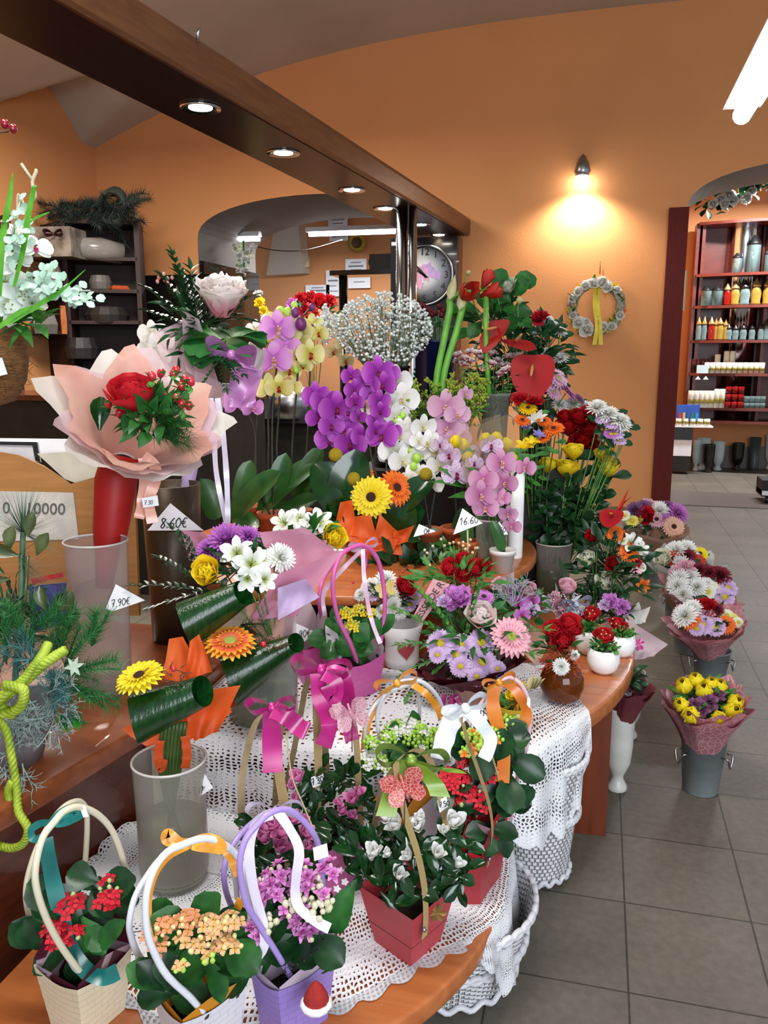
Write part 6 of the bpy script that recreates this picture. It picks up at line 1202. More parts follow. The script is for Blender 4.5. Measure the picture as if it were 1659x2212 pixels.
for c in ([(735, 1085), (760, 1080), (775, 1160), (720, 1150)], [(745, 1120), (800, 1110), (820, 1180), (750, 1170)], [(820, 1110), (860, 1150), (870, 1200), (800, 1190)], [(850, 1150), (895, 1135), (880, 1170), (850, 1180)], [(760, 1160), (860, 1165), (840, 1220), (790, 1230)]): sheet(t, c, ORW, .02, d=dK - .09)
sheet(t, [(850, 1160), (880, 1142), (870, 1165), (845, 1180)], CLEAR, .01, 'cellophane', dK - .03); wrap(t, p0, PD(815, 1180, dK), .03, .085, ORW, 1, 5, .1, 6)
# --- yellow tulips in cellophane, white cylinder
v = vase('tulip_vase', 'clear vase holding the yellow tulips behind the pink orchids', 1060, 1215, ZU, 70, 1120, CLEAR); dT = v.d
w_ = vase('white_cylinder_vase', 'tall slim white ceramic cylinder vase on the shelf rim', 1112, 1205, ZU, 32, 1012, M_WHITE, [(.92, 0), (1, .02), (1, 1)])
TUL = petal('#e0c010', '#f2d814', '#f6e22c')
def cut(name, label, cat, kind, pc, x, y, w, d, foot, group, ctr=None, ax=None, stem=G_STEM, sr=.0024, leaves=0, lm=G_DARK, lk='obov', LL=.06, LW=.03, lab=None, seed=None, start=.25):
    """one cut flower: bloom, stem and leaves, standing with its foot in a vessel"""
    foot = V(foot); t = thing(name, label, cat, foot, group); p = PD(x, y, d); a = V(ax) if ax else tocam(p) * .6 + UP * .7 + RT * R.uniform(-.3, .3); a.normalize()
    flower(kind, pc, t, p, a, w * d / F, ctr, lab, var=0); g = p - a * w * d / F * .12; pp = spline([g, g - a * .03 - V((0, 0, .02)), g.lerp(foot, .6), foot], 12); B(MB().tube(pp, sr, 6), 'stem', stem, t)
    if leaves:
        mb = MB()
        for i in range(leaves):
            f = start + (1 - start) * (i + .5) / leaves * .7; k = min(len(pp) - 2, int(f * (len(pp) - 1))); q = pp[k]; an = i * 2.4
            mb.leaf(q, RT * math.cos(an) - FW * math.sin(an) * .8 + V((0, 0, R.uniform(-.1, .6))), LL * R.uniform(.7, 1.2), LW, lk, 30, .3, 0, 3, 5, tocam(q) + V((0, 0, .5)))
        B(mb, 'leaves', lm, t)
    return t
q = random.Random(3)
for i, (x, y, lb) in enumerate([(985, 955, 'leftmost'), (1000, 962, 'large one second from left'), (1012, 990, 'lowest on the left'), (1050, 950, 'middle one'), (1072, 948, 'right of the middle'), (1094, 960, 'behind the cellophane edge'), (1104, 992, 'lowest on the right')]):
    cut('cut_tulip', 'yellow tulip in the cellophane bunch, ' + lb, 'tulip', 'tulip', TUL, x, y, 38, dT + q.uniform(-.02, .02), v.b + V((q.uniform(-.02, .02), q.uniform(-.02, .02), .01)), 'yellow tulips', ax=UP + RT * q.uniform(-.25, .25) + tocam(v.b) * .2, leaves=3, lm=G_MID, lk='lance', LL=.15, LW=.03, sr=.004)
t = thing('cellophane_sleeve', 'clear cellophane sleeve standing round the yellow tulips', 'wrapping', v.b + V((0, 0, .1))); CELL = glassy('cellophane', '#b8a890', .12, .16, '#f0ece0'); sheet(t, [(985, 935), (1116, 888), (1110, 1060), (1010, 1060)], CELL, .04, 'cellophane_front', dT - .07); sheet(t, [(990, 920), (1080, 895), (1090, 1060), (1010, 1060)], CELL, .04, 'cellophane_back', dT + .08)
# --- bucket with yellow and red roses
v = vase('glass_bucket', 'clear plastic bucket full of rose stems at the right of the tables', 1192, 1285, ZM, 76, 1172, FROST, [(.85, 0), (1, 1)]); dV = v.d; water(v, WATER, .03, .6)
for i, (x, y, w, lb) in enumerate([(1184, 1005, 52, 'leftmost of the five'), (1224, 1013, 62, 'wide open, second from left'), (1239, 976, 56, 'highest of the five'), (1306, 984, 56, 'upper one of the right pair'), (1313, 1012, 60, 'lower one of the right pair')]):
    cut('cut_rose', 'yellow rose above the glass bucket, ' + lb, 'rose', 'rosebud', YEL, x, y, w, dV - .04 + R.uniform(-.02, .02), v.b + V((R.uniform(-.03, .03), R.uniform(-.03, .03), .01)), 'yellow roses', leaves=9, LL=.07, LW=.045, sr=.0035, ax=UP * .9 + tocam(v.b) * .45 + RT * R.uniform(-.2, .2))
for i, (x, y, w, lb) in enumerate([(1228, 928, 66, 'front left of the cluster'), (1250, 902, 52, 'back left of the cluster'), (1276, 898, 54, 'top right of the cluster'), (1272, 930, 56, 'right of the cluster'), (1262, 958, 70, 'front one with spiral centre'), (1288, 968, 44, 'lowest on the right'), (1220, 902, 44, 'farthest left at the back')]):
    cut('cut_rose', 'dark red rose above the yellow roses, ' + lb, 'rose', 'rosebud' if i in (1, 3, 5, 6) else 'rose', RED, x, y, w, dV + .06 + R.uniform(-.02, .02), v.b + V((R.uniform(-.03, .03), R.uniform(-.03, .03), .01)), 'dark red roses', leaves=7, LL=.07, LW=.045, sr=.0035, ax=UP * .6 + tocam(v.b) * .7 + RT * R.uniform(-.2, .2), start=.45)
for (x, y, lb) in [(1300, 914, 'upper'), (1296, 950, 'lower')]: cut('cut_rose', 'cream white rose right of the red roses, ' + lb + ' of the two', 'rose', 'rosebud', CRM, x, y, 46, dV + .1, v.b + V((.02, .03, .01)), 'cream roses', leaves=4, start=.5)
t = thing('rose_greenery', 'dark rose leaves crowding over the glass bucket', 'greenery', v.b + V((0, 0, .1))); foliage(t, PD(1225, 1090, dV + .03), .13, 150, .06, .036, G_DARK, 'leaves', 'obov', 0, 91, 1.2); foliage(t, PD(1262, 1170, dV + .05), .10, 90, .05, .03, G_DARK, 'lower_leaves', 'obov', 0, 92, 1.2); foliage(t, PD(1190, 1150, dV + .02), .07, 60, .05, .03, G_DARK, 'left_leaves', 'obov', 0, 93, 1.5)
# --- stands, buckets behind
st = thing('flower_stand', 'dark box stand carrying the back row of flower buckets', 'stand', PZ(1160, 1150, ZM)); P_ = PD(1130, 1100, 3.35); B(MB().box((P_.x - .02, P_.y, (ZM + .92) / 2), (.36, .26, .92 - ZM)), 'stand_body', M_BLKM, st, False)
s2 = thing('flower_stand', 'dark box stand on the round shelf behind the orchids', 'stand', (-.62, 3.2, ZU)); B(MB().box((-.62, 3.25, (ZU + .9) / 2), (.62, .3, .9 - ZU)), 'stand_body', M_BLKM, s2, False)
def bucket2(name, label, x, ty, w, d, z, m, hpx, pr=None):
    c = PD(x, ty, d); b = V((c.x, c.y, z)); r = w / 2 * d / F; t = thing(name, label, 'bucket', b, 'flower buckets at the back'); h = max(.05, c.z - z)
    B(MB().lathe([(r * .8, 0), (r * .98, h - .01), (r * 1.04, h - .01), (r * 1.04, h), (r * .95, h), (r * .75, .01), (1e-4, .01)], b, 28), 'bucket_body', m, t); return b, r, h
bb, br2, bh = bucket2('blue_bucket', 'dark blue bucket behind the goldenrod holding dark red flowers', 940, 735, 90, 3.42, .9, mat('blue_plastic', '#141c4a', .3, '#1a2458', 10), 0)
gb, gr2, gh = bucket2('dark_bucket', 'black bucket holding the white gypsophila', 840, 790, 90, 3.30, .9, M_BLACK, 0)
cb2, cr2, ch = bucket2('carnation_vase', 'tall clear vase with pink spray carnation stems', 1070, 850, 62, 3.18, .92, CLEAR, 0)
ab, ar2, ah = bucket2('anthurium_bucket', 'grey bucket holding the anthuriums and white chrysanthemums', 1160, 860, 80, 3.42, .92, M_STEEL, 0)
# gypsophila: a cloud nobody could count
t = thing('gypsophila_bunch', 'big airy bunch of white gypsophila left of the chrome pole', 'flower bunch', gb + V((0, 0, .05))); q = random.Random(17); mb = MB(); ms = MB(); dg = 3.3
for i in range(1500):
    a = q.uniform(0, 6.28); rr = math.sqrt(q.random()); x = 828 + 106 * rr * math.cos(a); y = 712 + 82 * rr * math.sin(a) * (1 if math.sin(a) < 0 else .9); p = PD(x, y, dg + q.gauss(0, .09)); mb.ball(p, q.uniform(.004, .0078), 5, 0, .9)
    if i % 6 == 0: ms.tube([p, PD(835 + (x - 835) * .45, 790, dg + q.gauss(0, .03)), gb + V((0, 0, .1))], .0011, 3)
for i in range(240):
    a = q.uniform(0, 6.28); x = 705 + 26 * math.cos(a) * q.random(); y = 700 + 45 * math.sin(a) * q.random(); mb.ball(PD(x, y, dg + q.gauss(0, .05)), q.uniform(.004, .007), 5)
B(mb, 'tiny_blossoms', mat('gyps_white', '#c4ccc8', .7, '#d6dcd8', 60), t)['kind'] = 'stuff'; B(ms, 'fine_stems', mat('gyps_stem', '#4a5a40', .7, '#5c6c50', 60), t)['kind'] = 'stuff'
# goldenrod
t = thing('goldenrod_bunch', 'yellow-green goldenrod bunch in front of the amaryllis stems', 'flower bunch', PZ(960, 1150, ZU)); q = random.Random(27); mb = MB(); ms = MB(); dq = 3.05
for i in range(34):
    x, y = q.uniform(880, 1055), q.uniform(785, 890); y = max(y, 790 + abs(x - 960) * .35); e = PD(x, y, dq + q.gauss(0, .06)); b = PD(960 + (x - 960) * .5, 940, dq); ms.tube([e, b, PZ(960, 1150, ZU)], .0018, 4)
    dv = (e - b).normalized()
    for k in range(9):
        s = e - dv * .012 * k; sd = V((q.gauss(0, 1), q.gauss(0, 1), q.gauss(.3, .4))).normalized(); L_ = .014 + .005 * k; ms.tube([s, s + sd * L_], .0008, 3)
        for j in range(6): mb.ball(s + sd * L_ * (j + 1) / 6 + V((q.gauss(0, .003), q.gauss(0, .003), q.gauss(.002, .003))), q.uniform(.0032, .0055), 5)
B(mb, 'tiny_blossoms', mat('goldenrod', '#6f8420', .8, '#92a030', 60), t)['kind'] = 'stuff'; B(ms, 'stems', G_MID, t); foliage(t, PD(965, 890, dq + .03), .14, 110, .05, .01, G_MID, seed=28, flat=.5)
# amaryllis
AMA = petal('#7c1410', '#a82018', '#b82c20'); AST = mat('amaryllis_stem', '#4f8a28', .4, '#62a034', 20); da = 3.12
for (x, y, w, pts, lb, ax) in ((1006, 636, 66, [(1000, 662), (985, 720), (966, 780), (956, 840)], 'large open bloom at front', RT * .5 + UP * .2 + tocam((0, 3, .9)) * .7), (1050, 606, 46, [(978, 640), (972, 670), (958, 740), (942, 830)], 'raised bud behind', UP * .8 + RT * .4)):
    t = thing('cut_amaryllis', 'red amaryllis on a thick pale green stem, ' + lb, 'amaryllis', PD(pts[-1][0], 1000, da), 'red amaryllis'); p = PD(x, y, da - .02); flower('amaryllis', AMA, t, p, ax, w * da / F)
    B(MB().tube(spline([PD(x, y + 14, da)] + [PD(a, b, da) for a, b in pts] + [PD(pts[-1][0] - 8, 1000, da)], 20), .013, 10), 'stem', AST, t)
    mb = MB(); mb.leaf(PD(pts[0][0] - 8, pts[0][1] + 8, da - .02), UP + RT * .25, .10, .035, 'lance', 10, .6, 0, 3, 6, -FW); B(mb, 'pale_sheath', mat('sheath', '#8c8a5c', .5, '#a09c70', 30), t)
t = thing('cut_amaryllis', 'red amaryllis bloom lowest on the right of the three', 'amaryllis', PD(1060, 900, da + .05), 'red amaryllis'); flower('amaryllis', AMA, t, PD(1058, 633, da), RT * .8 + UP * .25 - FW * .2, 54 * da / F); B(MB().tube([PD(1050, 640, da), PD(1050, 760, da + .05), PD(1060, 900, da + .05)], .010, 8), 'stem', AST, t)
t = cut('cut_cabbage', 'white ornamental cabbage head right of the amaryllis', 'flower', 'rose', petal('#e0b8b8', '#dcdcd0', '#c8d0b8'), 1097, 622, 52, 3.3, ab + V((-.05, 0, .1)), None, leaves=8, LL=.11, LW=.09, lm=G_LEAF, start=.03)
for (x, y, lb) in ((1122, 650, 'right'), (1012, 590, 'left'), (1073, 590, 'upper')): cut('lily_bud', 'closed pale green lily bud near the amaryllis, ' + lb, 'lily', 'tulip', petal('#8a9c50', '#b4b880', '#c8c898'), x, y, 14 if lb != 'right' else 20, 3.28, ab + V((-.04, 0, .1)), 'lily buds', ax=UP + RT * .15)
# anthuriums
ANT = petal('#8c0c10', '#a81418', '#b01a1c')
for (x, y, w, ax, lb) in ((1068, 722, 70, tocam((0, 3, 1.3)) * .55 - RT * .55 + UP * .5, 'turned sideways, upper left'), (1120, 745, 66, tocam((0, 3, 1.3)) * .4 + UP * .8 + RT * .2, 'in the middle, tilted up'), (1150, 808, 84, tocam((0, 3, 1.3)) + UP * .1, 'largest, facing the front')):
    cut('cut_anthurium', 'red anthurium with glossy heart spathe, ' + lb, 'anthurium', 'anthurium', ANT, x, y, w * 1.12, 3.15, ab + V((0, -.03, .1)), 'red anthuriums', ctr=mat('spadix', '#a86830', .6, '#c09050', 60), ax=ax)
t = cut('foil_flower', 'shiny red artificial flower above the anthuriums', 'flower', 'carnation', mat('red_foil', '#a01020', .15, '#c02838', 30, metal=.3), 1163, 690, 52, 3.35, ab + V((.03, .02, .1)), None, leaves=6, LL=.08, LW=.05)
# pink spray carnations
CAR = petal('#d05468', '#e48c98', '#f8f0f0', (.3, .95)); q = random.Random(4)
for i, (x, y) in enumerate([(988, 768), (1004, 776), (1014, 762), (1002, 788), (1044, 774), (1060, 786), (1076, 780), (1050, 796), (1086, 790), (1101, 792), (1116, 770), (1092, 800), (1030, 764), (1062, 766), (1083, 808), (1016, 782), (1098, 772), (990, 782)]):
    cut('spray_carnation', 'pink and white spray carnation in the clear vase', 'carnation', 'carnation', CAR, x, y, 30, 3.18 + q.uniform(-.03, .03), cb2 + V((q.uniform(-.015, .015), q.uniform(-.015, .015), .05)), 'pink spray carnations', leaves=3, LL=.06, LW=.006, lm=G_MID, lk='lance', ax=UP * .8 + tocam(cb2) * .4 + RT * q.uniform(-.3, .3), sr=.0016)
# dark red buds by the clock, white and pink flowers on the right
q = random.Random(8); DRED = petal('#3c0812', '#5c0f1c', '#701826')
for i in range(12): cut('dark_red_tulip', 'small dark red bud below the wall clock', 'tulip', 'tulip', DRED, 893 + i * 6 + q.uniform(-3, 3), 668 + q.uniform(-8, 14), 17, 3.42, bb + V((q.uniform(-.04, .04), q.uniform(-.03, .03), .05)), 'dark red buds', ax=UP + RT * q.uniform(-.3, .3), sr=.002, leaves=2, lm=G_DARK, LL=.05, LW=.02)
WM = petal('#ccd0b8', '#e8e8e0', '#f0f0ec')
for i, (x, y, w, lb) in enumerate([(1194, 706, 36, 'cream one in the top group'), (1211, 718, 32, 'outermost of the top group'), (1183, 692, 30, 'highest'), (1210, 776, 42, 'below the top group'), (1178, 764, 36, 'next to the anthurium')]): cut('cut_chrysanthemum', 'white chrysanthemum at the right rim of the back row, ' + lb, 'chrysanthemum', 'mum', WM, x, y, w, 3.4, ab + V((.05, .02, .1)), 'white chrysanthemums at the back', leaves=5, LL=.07, LW=.03, start=.15)
PGR = petal('#d090b0', '#dca8c8', '#e4b8d2'); MGR = petal('#b04890', '#c468a8', '#cc80b8')
for i, (x, y, w, pc, a, lb) in enumerate([(1186, 826, 50, PGR, .7, 'pale one at left'), (1206, 818, 56, PGR, .6, 'pale one on top'), (1196, 846, 44, PGR, .7, 'pale one below'), (1227, 846, 54, MGR, .25, 'deeper pink seen from the side'), (1252, 862, 34, PGR, -.1, 'small one turned away')]):
    p = PD(x, y, 3.25); cut('cut_gerbera', 'pink gerbera right of the anthurium, ' + lb, 'gerbera', 'gerbera', pc, x, y, w, 3.25, ab + V((.04, -.02, .1)), 'pink gerberas', ctr=GRN_C, ax=tocam(p) * a + RT * .5 + UP * .4)
for i, (x, y, w, pc, lb) in enumerate([(1290, 882, 50, WM, 'white, top left'), (1314, 896, 50, WM, 'white, middle'), (1338, 910, 50, WM, 'white, right'), (1346, 922, 40, WM, 'white, outermost'), (1240, 872, 44, WM, 'white, far left'), (1262, 880, 40, WM, 'white, second from left'), (1302, 905, 36, LIL, 'lilac, left'), (1322, 915, 40, LIL, 'lilac, middle'), (1330, 938, 40, LIL, 'lilac, lower'), (1338, 952, 34, LIL, 'lilac, lowest'), (1320, 938, 36, MGL, 'magenta'), (1210, 876, 40, WM, 'white, next to the gerberas')]):
    cut('cut_chrysanthemum', 'chrysanthemum spray behind the red roses, ' + lb, 'chrysanthemum', 'mum' if pc is WM else 'daisy', pc, x, y, w, 3.3 if x < 1270 else 3.05, v.b + V((.03, .04, .05)), 'chrysanthemums behind the roses', leaves=3, LL=.06, LW=.03, start=.1)
for (x, y, w, k, pc, c, lb) in [(1140, 882, 46, 'gerbera', petal('#d8a810', '#ecc81c'), DRK_C, 'yellow gerbera seen from below'), (1128, 908, 42, 'gerbera', ORG, DRK_C, 'orange gerbera at left'), (1160, 905, 46, 'freesia', WHI, None, 'white freesia bloom'), (1196, 926, 50, 'gerbera', ORG, DRK_C, 'orange gerbera tilted right'), (1174, 946, 36, 'gerbera', ORG, DRK_C, 'small orange gerbera hanging'), (1134, 964, 44, 'freesia', YEL, None, 'yellow freesia hanging low'), (1150, 955, 36, 'freesia', YEL, None, 'yellow freesia behind'), (1134, 922, 34, 'freesia', petal('#6858b0', '#8c7cc8', '#a090d4'), None, 'violet freesia at left'), (1164, 940, 32, 'freesia', petal('#6858b0', '#8c7cc8', '#a090d4'), None, 'violet freesia at right'), (1122, 862, 44, 'carnation', RED, None, 'dark red carnation'), (1155, 868, 44, 'carnation', RED, None, 'dark red carnation behind the yellow gerbera'), (1175, 910, 36, 'gerbera', ORG, DRK_C, 'orange gerbera behind the white freesia')]:
    cut('cut_flower', lb + ' in the mixed bunch left of the red roses', 'flower', k, pc, x, y, w, 3.0, V((PZ(1150, 1250, ZM).x, PZ(1150, 1250, ZM).y, ZM + .02)), 'mixed cut flowers', ctr=c, leaves=3, LL=.06, LW=.02, lm=G_MID)
v2 = vase('white_tub', 'white plastic tub behind the glass bucket of roses', 1160, 1262, ZM, 56, 1088, M_WHITE, [(.8, 0), (1, 1)], group='flower buckets at the back')
t = thing('back_greenery', 'dark greenery filling the back row between the flowers', 'greenery', ab + V((0, 0, .12))); foliage(t, PD(1120, 800, 3.42), .2, 170, .07, .03, G_DARK, 'leaves', 'lance', .2, 95, 1.1); foliage(t, PD(1180, 760, 3.45), .12, 80, .06, .025, G_DARK, 'right_leaves', 'lance', .2, 96, 1.4); foliage(t, PD(1060, 690, 3.42), .1, 50, .10, .06, G_LEAF, 'broad_leaves', 'obov', .2, 97, .9); foliage(t, PD(1060, 860, 3.28), .14, 120, .06, .01, G_DARK, 'lower_leaves', 'lance', .2, 98, .9)
# ================================================================ FLOOR BUCKETS, PEDESTAL VASES (RIGHT)
ZINC = mat('zinc', '#7c8688', .42, '#8a9496', 7, .1, 40, metal=.25)
BKP = paper('kraft_wrap', '#b08e78', '#bb9a86', .95, .3); WFP = paper('white_floor_wrap', '#c4c8c8', '#d2d4d4', .9, .35)
def floor_bucket(label, bx, by, w, ty, wr, rim, wt, mats, flowers, blabel, dth=0, foli=G_DARK, seed=1, sheets=2, spike=.16, lean=0):
    v = vase('zinc_bucket', label, bx, by, 0, w, ty, ZINC, [(.74, 0), (.78, .02), (1, .97), (1.04, .97), (1.04, 1)], group='zinc buckets on the floor', cat='bucket')
    for s in (-1, 1):
        a = math.radians(-90 + s * 62); e = v.b + V((v.r * math.cos(a) * .96, v.r * math.sin(a) * .96, v.h * .74)); o_ = V((math.cos(a), math.sin(a), 0)) * .018; tg = V((-math.sin(a), math.cos(a), 0)) * .02
        B(MB().tube(spline([e - tg, e - tg + o_ - V((0, 0, .0)), e + o_ * 1.1 - V((0, 0, .035)), e + tg + o_, e + tg], 16), .003, 6), 'handle', M_STEEL, v.t)
    t = thing('wrapped_bouquet', blabel, 'bouquet', v.b + V((0, 0, .02)), 'bouquets in floor buckets'); d = v.d
    b = v.b + V((0, 0, v.h * .55)); top = PD(rim[0], rim[1] + 4, d - .085); wrap(t, b, top, v.r * .5, wt * .84 * d / F, mats, sheets, 6, spike * 1.5, seed, .05); flowers = [(*f[:4], f[4] * 1.18, *f[5:]) for f in flowers]
    if flowers: blooms(t, d - .11, flowers, tilt=.75, out=.4, up=.45, face=.8)
    foliage(t, PD(rim[0], rim[1] - 4, d - .05), wt * d / F * .68, 80, .05, .02, foli, seed=seed + 3, flat=.45); B(MB().tube([v.b + V((0, 0, .03)), b], v.r * .4, 10), 'stem_bundle', G_STEM, t); return v, t
D3 = petal('#5c1020', '#741c30', '#842838'); PLUM = petal('#5c3060', '#744878', '#845a88')
floor_bucket('zinc bucket standing alone nearest the camera on the tiled floor', 1512, 1706, 94, 1588, 0, (1526, 1515), 80, [ROSEP, ROSEP], [('tulip', TUL, 1478, 1482, 44), ('tulip', TUL, 1503, 1470, 40), ('tulip', TUL, 1520, 1492, 46), ('tulip', TUL, 1553, 1483, 40), ('tulip', TUL, 1536, 1478, 36), ('tulip', TUL, 1472, 1522, 40), ('tulip', TUL, 1492, 1545, 48), ('tulip', TUL, 1588, 1518, 44), ('tulip', TUL, 1582, 1536, 50), ('tulip', TUL, 1553, 1552, 42), ('carnation', petal('#5c2850', '#7c406c', '#905880'), 1530, 1518, 40), ('carnation', petal('#5c2850', '#7c406c', '#905880'), 1548, 1500, 36), ('carnation', petal('#5c2850', '#7c406c', '#905880'), 1516, 1530, 36), ('carnation', petal('#5c2850', '#7c406c', '#905880'), 1500, 1522, 28)], 'yellow tulips with purple hyacinth in pink printed paper', seed=101, foli=G_MID, sheets=3)
floor_bucket('zinc bucket second from the camera under the pink wrapped mixed bouquet', 1532, 1470, 78, 1402, 0, (1528, 1345), 78, [ROSEP, ROSEP], [('mum', WHI, 1480, 1330, 50), ('mum', WHI, 1495, 1315, 40), ('rose', RED, 1525, 1314, 42), ('gerbera', ORG, 1492, 1342, 40), ('gerbera', ORG, 1568, 1350, 40), ('carnation', PNK, 1526, 1330, 36), ('daisy', LIL, 1518, 1350, 42), ('daisy', LIL, 1545, 1354, 40), ('daisy', LIL, 1505, 1358, 30), ('daisy', CRM, 1570, 1330, 30), ('daisy', LEMO, 1582, 1335, 24), ('daisy', CRM, 1595, 1345, 24), ('mum', D3, 1548, 1318, 30)], 'mixed bouquet of orange gerberas, red rose and lilac daisies in pink paper', seed=103)
floor_bucket('zinc bucket third from the camera under the white daisy bouquet', 1482, 1408, 64, 1330, 0, (1510, 1285), 84, [ROSEP, BKP], [('mum', WHI, 1466, 1250, 42), ('mum', WHI, 1490, 1246, 40), ('mum', WHI, 1463, 1266, 42), ('mum', WHI, 1505, 1268, 42), ('mum', WHI, 1475, 1284, 40), ('daisy', CRM, 1528, 1278, 34), ('daisy', CRM, 1536, 1268, 30), ('daisy', CRM, 1552, 1280, 26), ('mum', D3, 1555, 1245, 46), ('mum', D3, 1530, 1238, 36), ('daisy', LIL, 1572, 1270, 40), ('daisy', LIL, 1565, 1290, 40), ('carnation', PNK, 1480, 1230, 44), ('carnation', PNK, 1460, 1236, 30), ('mum', D3, 1510, 1232, 34), ('mum', WHI, 1525, 1262, 30)], 'bouquet of white and lilac daisies with dark red chrysanthemums in pink paper', seed=105)
floor_bucket('zinc bucket fourth from the camera, mostly hidden behind the daisy bouquet', 1462, 1340, 60, 1270, 0, (1478, 1222), 74, [WFP, WFP], [('mum', WHI, 1460, 1190, 44), ('mum', WHI, 1482, 1186, 40), ('rosebud', CRM, 1432, 1208, 42), ('gerbera', petal('#b83018', '#d04828'), 1455, 1206, 36), ('mum', D3, 1482, 1203, 40), ('gerbera', petal('#b83018', '#d04828'), 1508, 1212, 32), ('gerbera', YGE, 1512, 1196, 34), ('mum', WHI, 1470, 1218, 36), ('daisy', WHI, 1500, 1205, 30), ('carnation', PLUM, 1490, 1222, 30)], 'bouquet of white chrysanthemums with red gerberas in white paper', seed=107, spike=.22)
floor_bucket('zinc bucket farthest from the camera beside the dark red door casing', 1410, 1262, 76, 1170, 0, (1416, 1142), 66, [BKP, BKP], [('mum', PLUM, 1372, 1104, 40), ('mum', PLUM, 1390, 1098, 36), ('rose', RED, 1393, 1116, 40), ('mum', WHI, 1424, 1104, 44), ('gerbera', PNK, 1418, 1122, 36), ('gerbera', petal('#e0a088', '#ecbca4'), 1455, 1138, 44), ('mum', MGL, 1462, 1110, 46), ('carnation', PNK, 1400, 1090, 30), ('daisy', LEMO, 1366, 1126, 24), ('daisy', CRM, 1376, 1104, 20), ('daisy', LEMO, 1376, 1120, 24), ('carnation', MGL, 1436, 1122, 28), ('mum', PLUM, 1442, 1098, 34), ('daisy', CRM, 1350, 1114, 22)], 'round bouquet of pink gerberas and plum chrysanthemums in beige paper', seed=109)
SHELL = [(.56, 0), (.7, .02), (.68, .06), (.46, .12), (.38, .17), (.52, .22), (.82, .34), (.93, .55), (.98, .97), (1.04, 1)]
PEARL = mat('pearl_white', '#bdbdb6', .3, '#c9c9c2', 20)
v = vase('pedestal_vase', 'pearl white footed plastic vase on the floor right of the table leg', 1332, 1705, 0, 62, 1525, PEARL, SHELL, n=40); t = thing('wrapped_bouquet', 'bouquet in wine red paper standing in the footed white vase under the table edge', 'bouquet', v.b + V((0, 0, v.h * .6)), 'bouquets in floor buckets')
wrap(t, v.b + V((0, 0, v.h * .75)), v.b + V((.02, -.02, v.h * 1.25)), v.r * .5, v.r * 1.25, [paper('dusty_wine', '#6a3038', '#7a3c44', 1, .2)], 2, 6, .2, 121); foliage(t, v.b + V((0, 0, v.h * 1.3)), .05, 30, .05, .02, G_DARK, seed=122); blooms(t, v.d - .03, [('mum', D3, 1362, 1498, 30), ('carnation', WHI, 1352, 1494, 30)], tilt=.2)
vase('pedestal_vase', 'second pearl white footed vase half hidden behind the first one', 1356, 1592, 0, 56, 1450, PEARL, SHELL, n=40)
t = thing('black_tray', 'dark wheeled crate at the right edge of the floor near the threshold', 'crate', PZ(1668, 1098, 0)); cpt = PZ(1672, 1085, 0); B(MB().box(cpt + V((.02, .05, .14)), (.3, .3, .15)), 'crate_body', M_BLKM, t, False); B(MB().box(cpt + V((.01, .02, .10)), (.28, .28, .04)), 'pale_stripe', M_WHITE, t, False)
for s in (-1, 1): B(MB().lathe([(1e-4, -.015), (.035, -.015), (.035, .015), (1e-4, .015)], cpt + V((.02 + .1 * s, -.08, .035)), 16, ax=(1, 0, 0)), 'wheel', M_BLACK, t)
# ================================================================ WREATH ON THE WALL
wc = PY(1288, 664, 7.53); k7 = dep(wc) / F; wr = 51 * k7
t = thing('flower_wreath', 'hanging ring wreath of white roses and yellow blossoms with a long yellow ribbon', 'wreath', wc)
WRW = petal('#f0ecd8', '#f8f6ec', '#fcfbf6')
mb = MB(); q = random.Random(2)
for j in range(9):
    ph = q.uniform(0, 6); mb.tube([wc + V(((wr + q.uniform(-.3, .3) * .02 + 8 * k7 * math.cos(3 * a + ph)) * math.cos(a), -8 * k7 * math.sin(3 * a + ph) - .03, (wr + 8 * k7 * math.cos(3 * a + ph)) * math.sin(a))) for a in [2 * PI * i / 60 for i in range(60)]], 3.2 * k7, 5, 0, True)
B(mb, 'twig_ring', mat('white_twig', '#8e8a80', .8, '#a8a498', 60), t); wp = lambda a, r=1: wc + V((wr * r * math.cos(math.radians(a)), -.06, wr * r * math.sin(math.radians(a))))
for (a, r, w) in ((80, 1, 30), (98, .95, 26), (62, .9, 26), (118, 1, 24), (140, 1, 22), (250, 1, 36), (222, .95, 30), (200, 1.0, 20), (290, .9, 26), (310, 1.05, 22), (160, 1.05, 20), (40, 1.05, 20), (238, .75, 24), (340, 1.05, 22)): flower('rose', WRW, t, wp(a, r), V((0, -1, .15)), w * k7)
for (a, r, w) in ((50, 1.1, 16), (70, .85, 12), (110, .85, 12), (150, 1.05, 16), (170, .95, 14), (185, 1.1, 14), (205, 1.15, 14), (225, 1.15, 16), (320, .85, 16), (335, 1.1, 14), (0, .95, 12), (20, 1, 14), (265, 1.15, 12), (128, 1.1, 14), (300, 1.1, 14), (345, .9, 12), (95, 1.15, 10), (352, 1.1, 16)): flower('freesia', YEL if a != 352 else ORG, t, wp(a, r), V((0, -1, .1)), w * k7)
mb = MB()
for i in range(46): a = q.uniform(0, 360); mb.leaf(wp(a, q.uniform(.85, 1.15)), V((q.gauss(0, 1), -.5, q.gauss(0, 1))), 14 * k7, 7 * k7, 'lance', 20)
B(mb, 'leaves', G_MID, t); YR = satin('yellow_satin', '#c8b428', '#dccc4c')
for (x0, x1) in ((1288, 1284), (1294, 1298)): ribb(t, [(x0, 618), (x0 - 3, 660), (x0 + 2, 700), (x1, 745)], dep(wc) - .1, 9 * k7, YR, side=RT)
B(MB().tube([PY(1296, 592, 7.56), PY(1297, 564, 7.58)], .004, 5), 'hanger', BROWN, t)
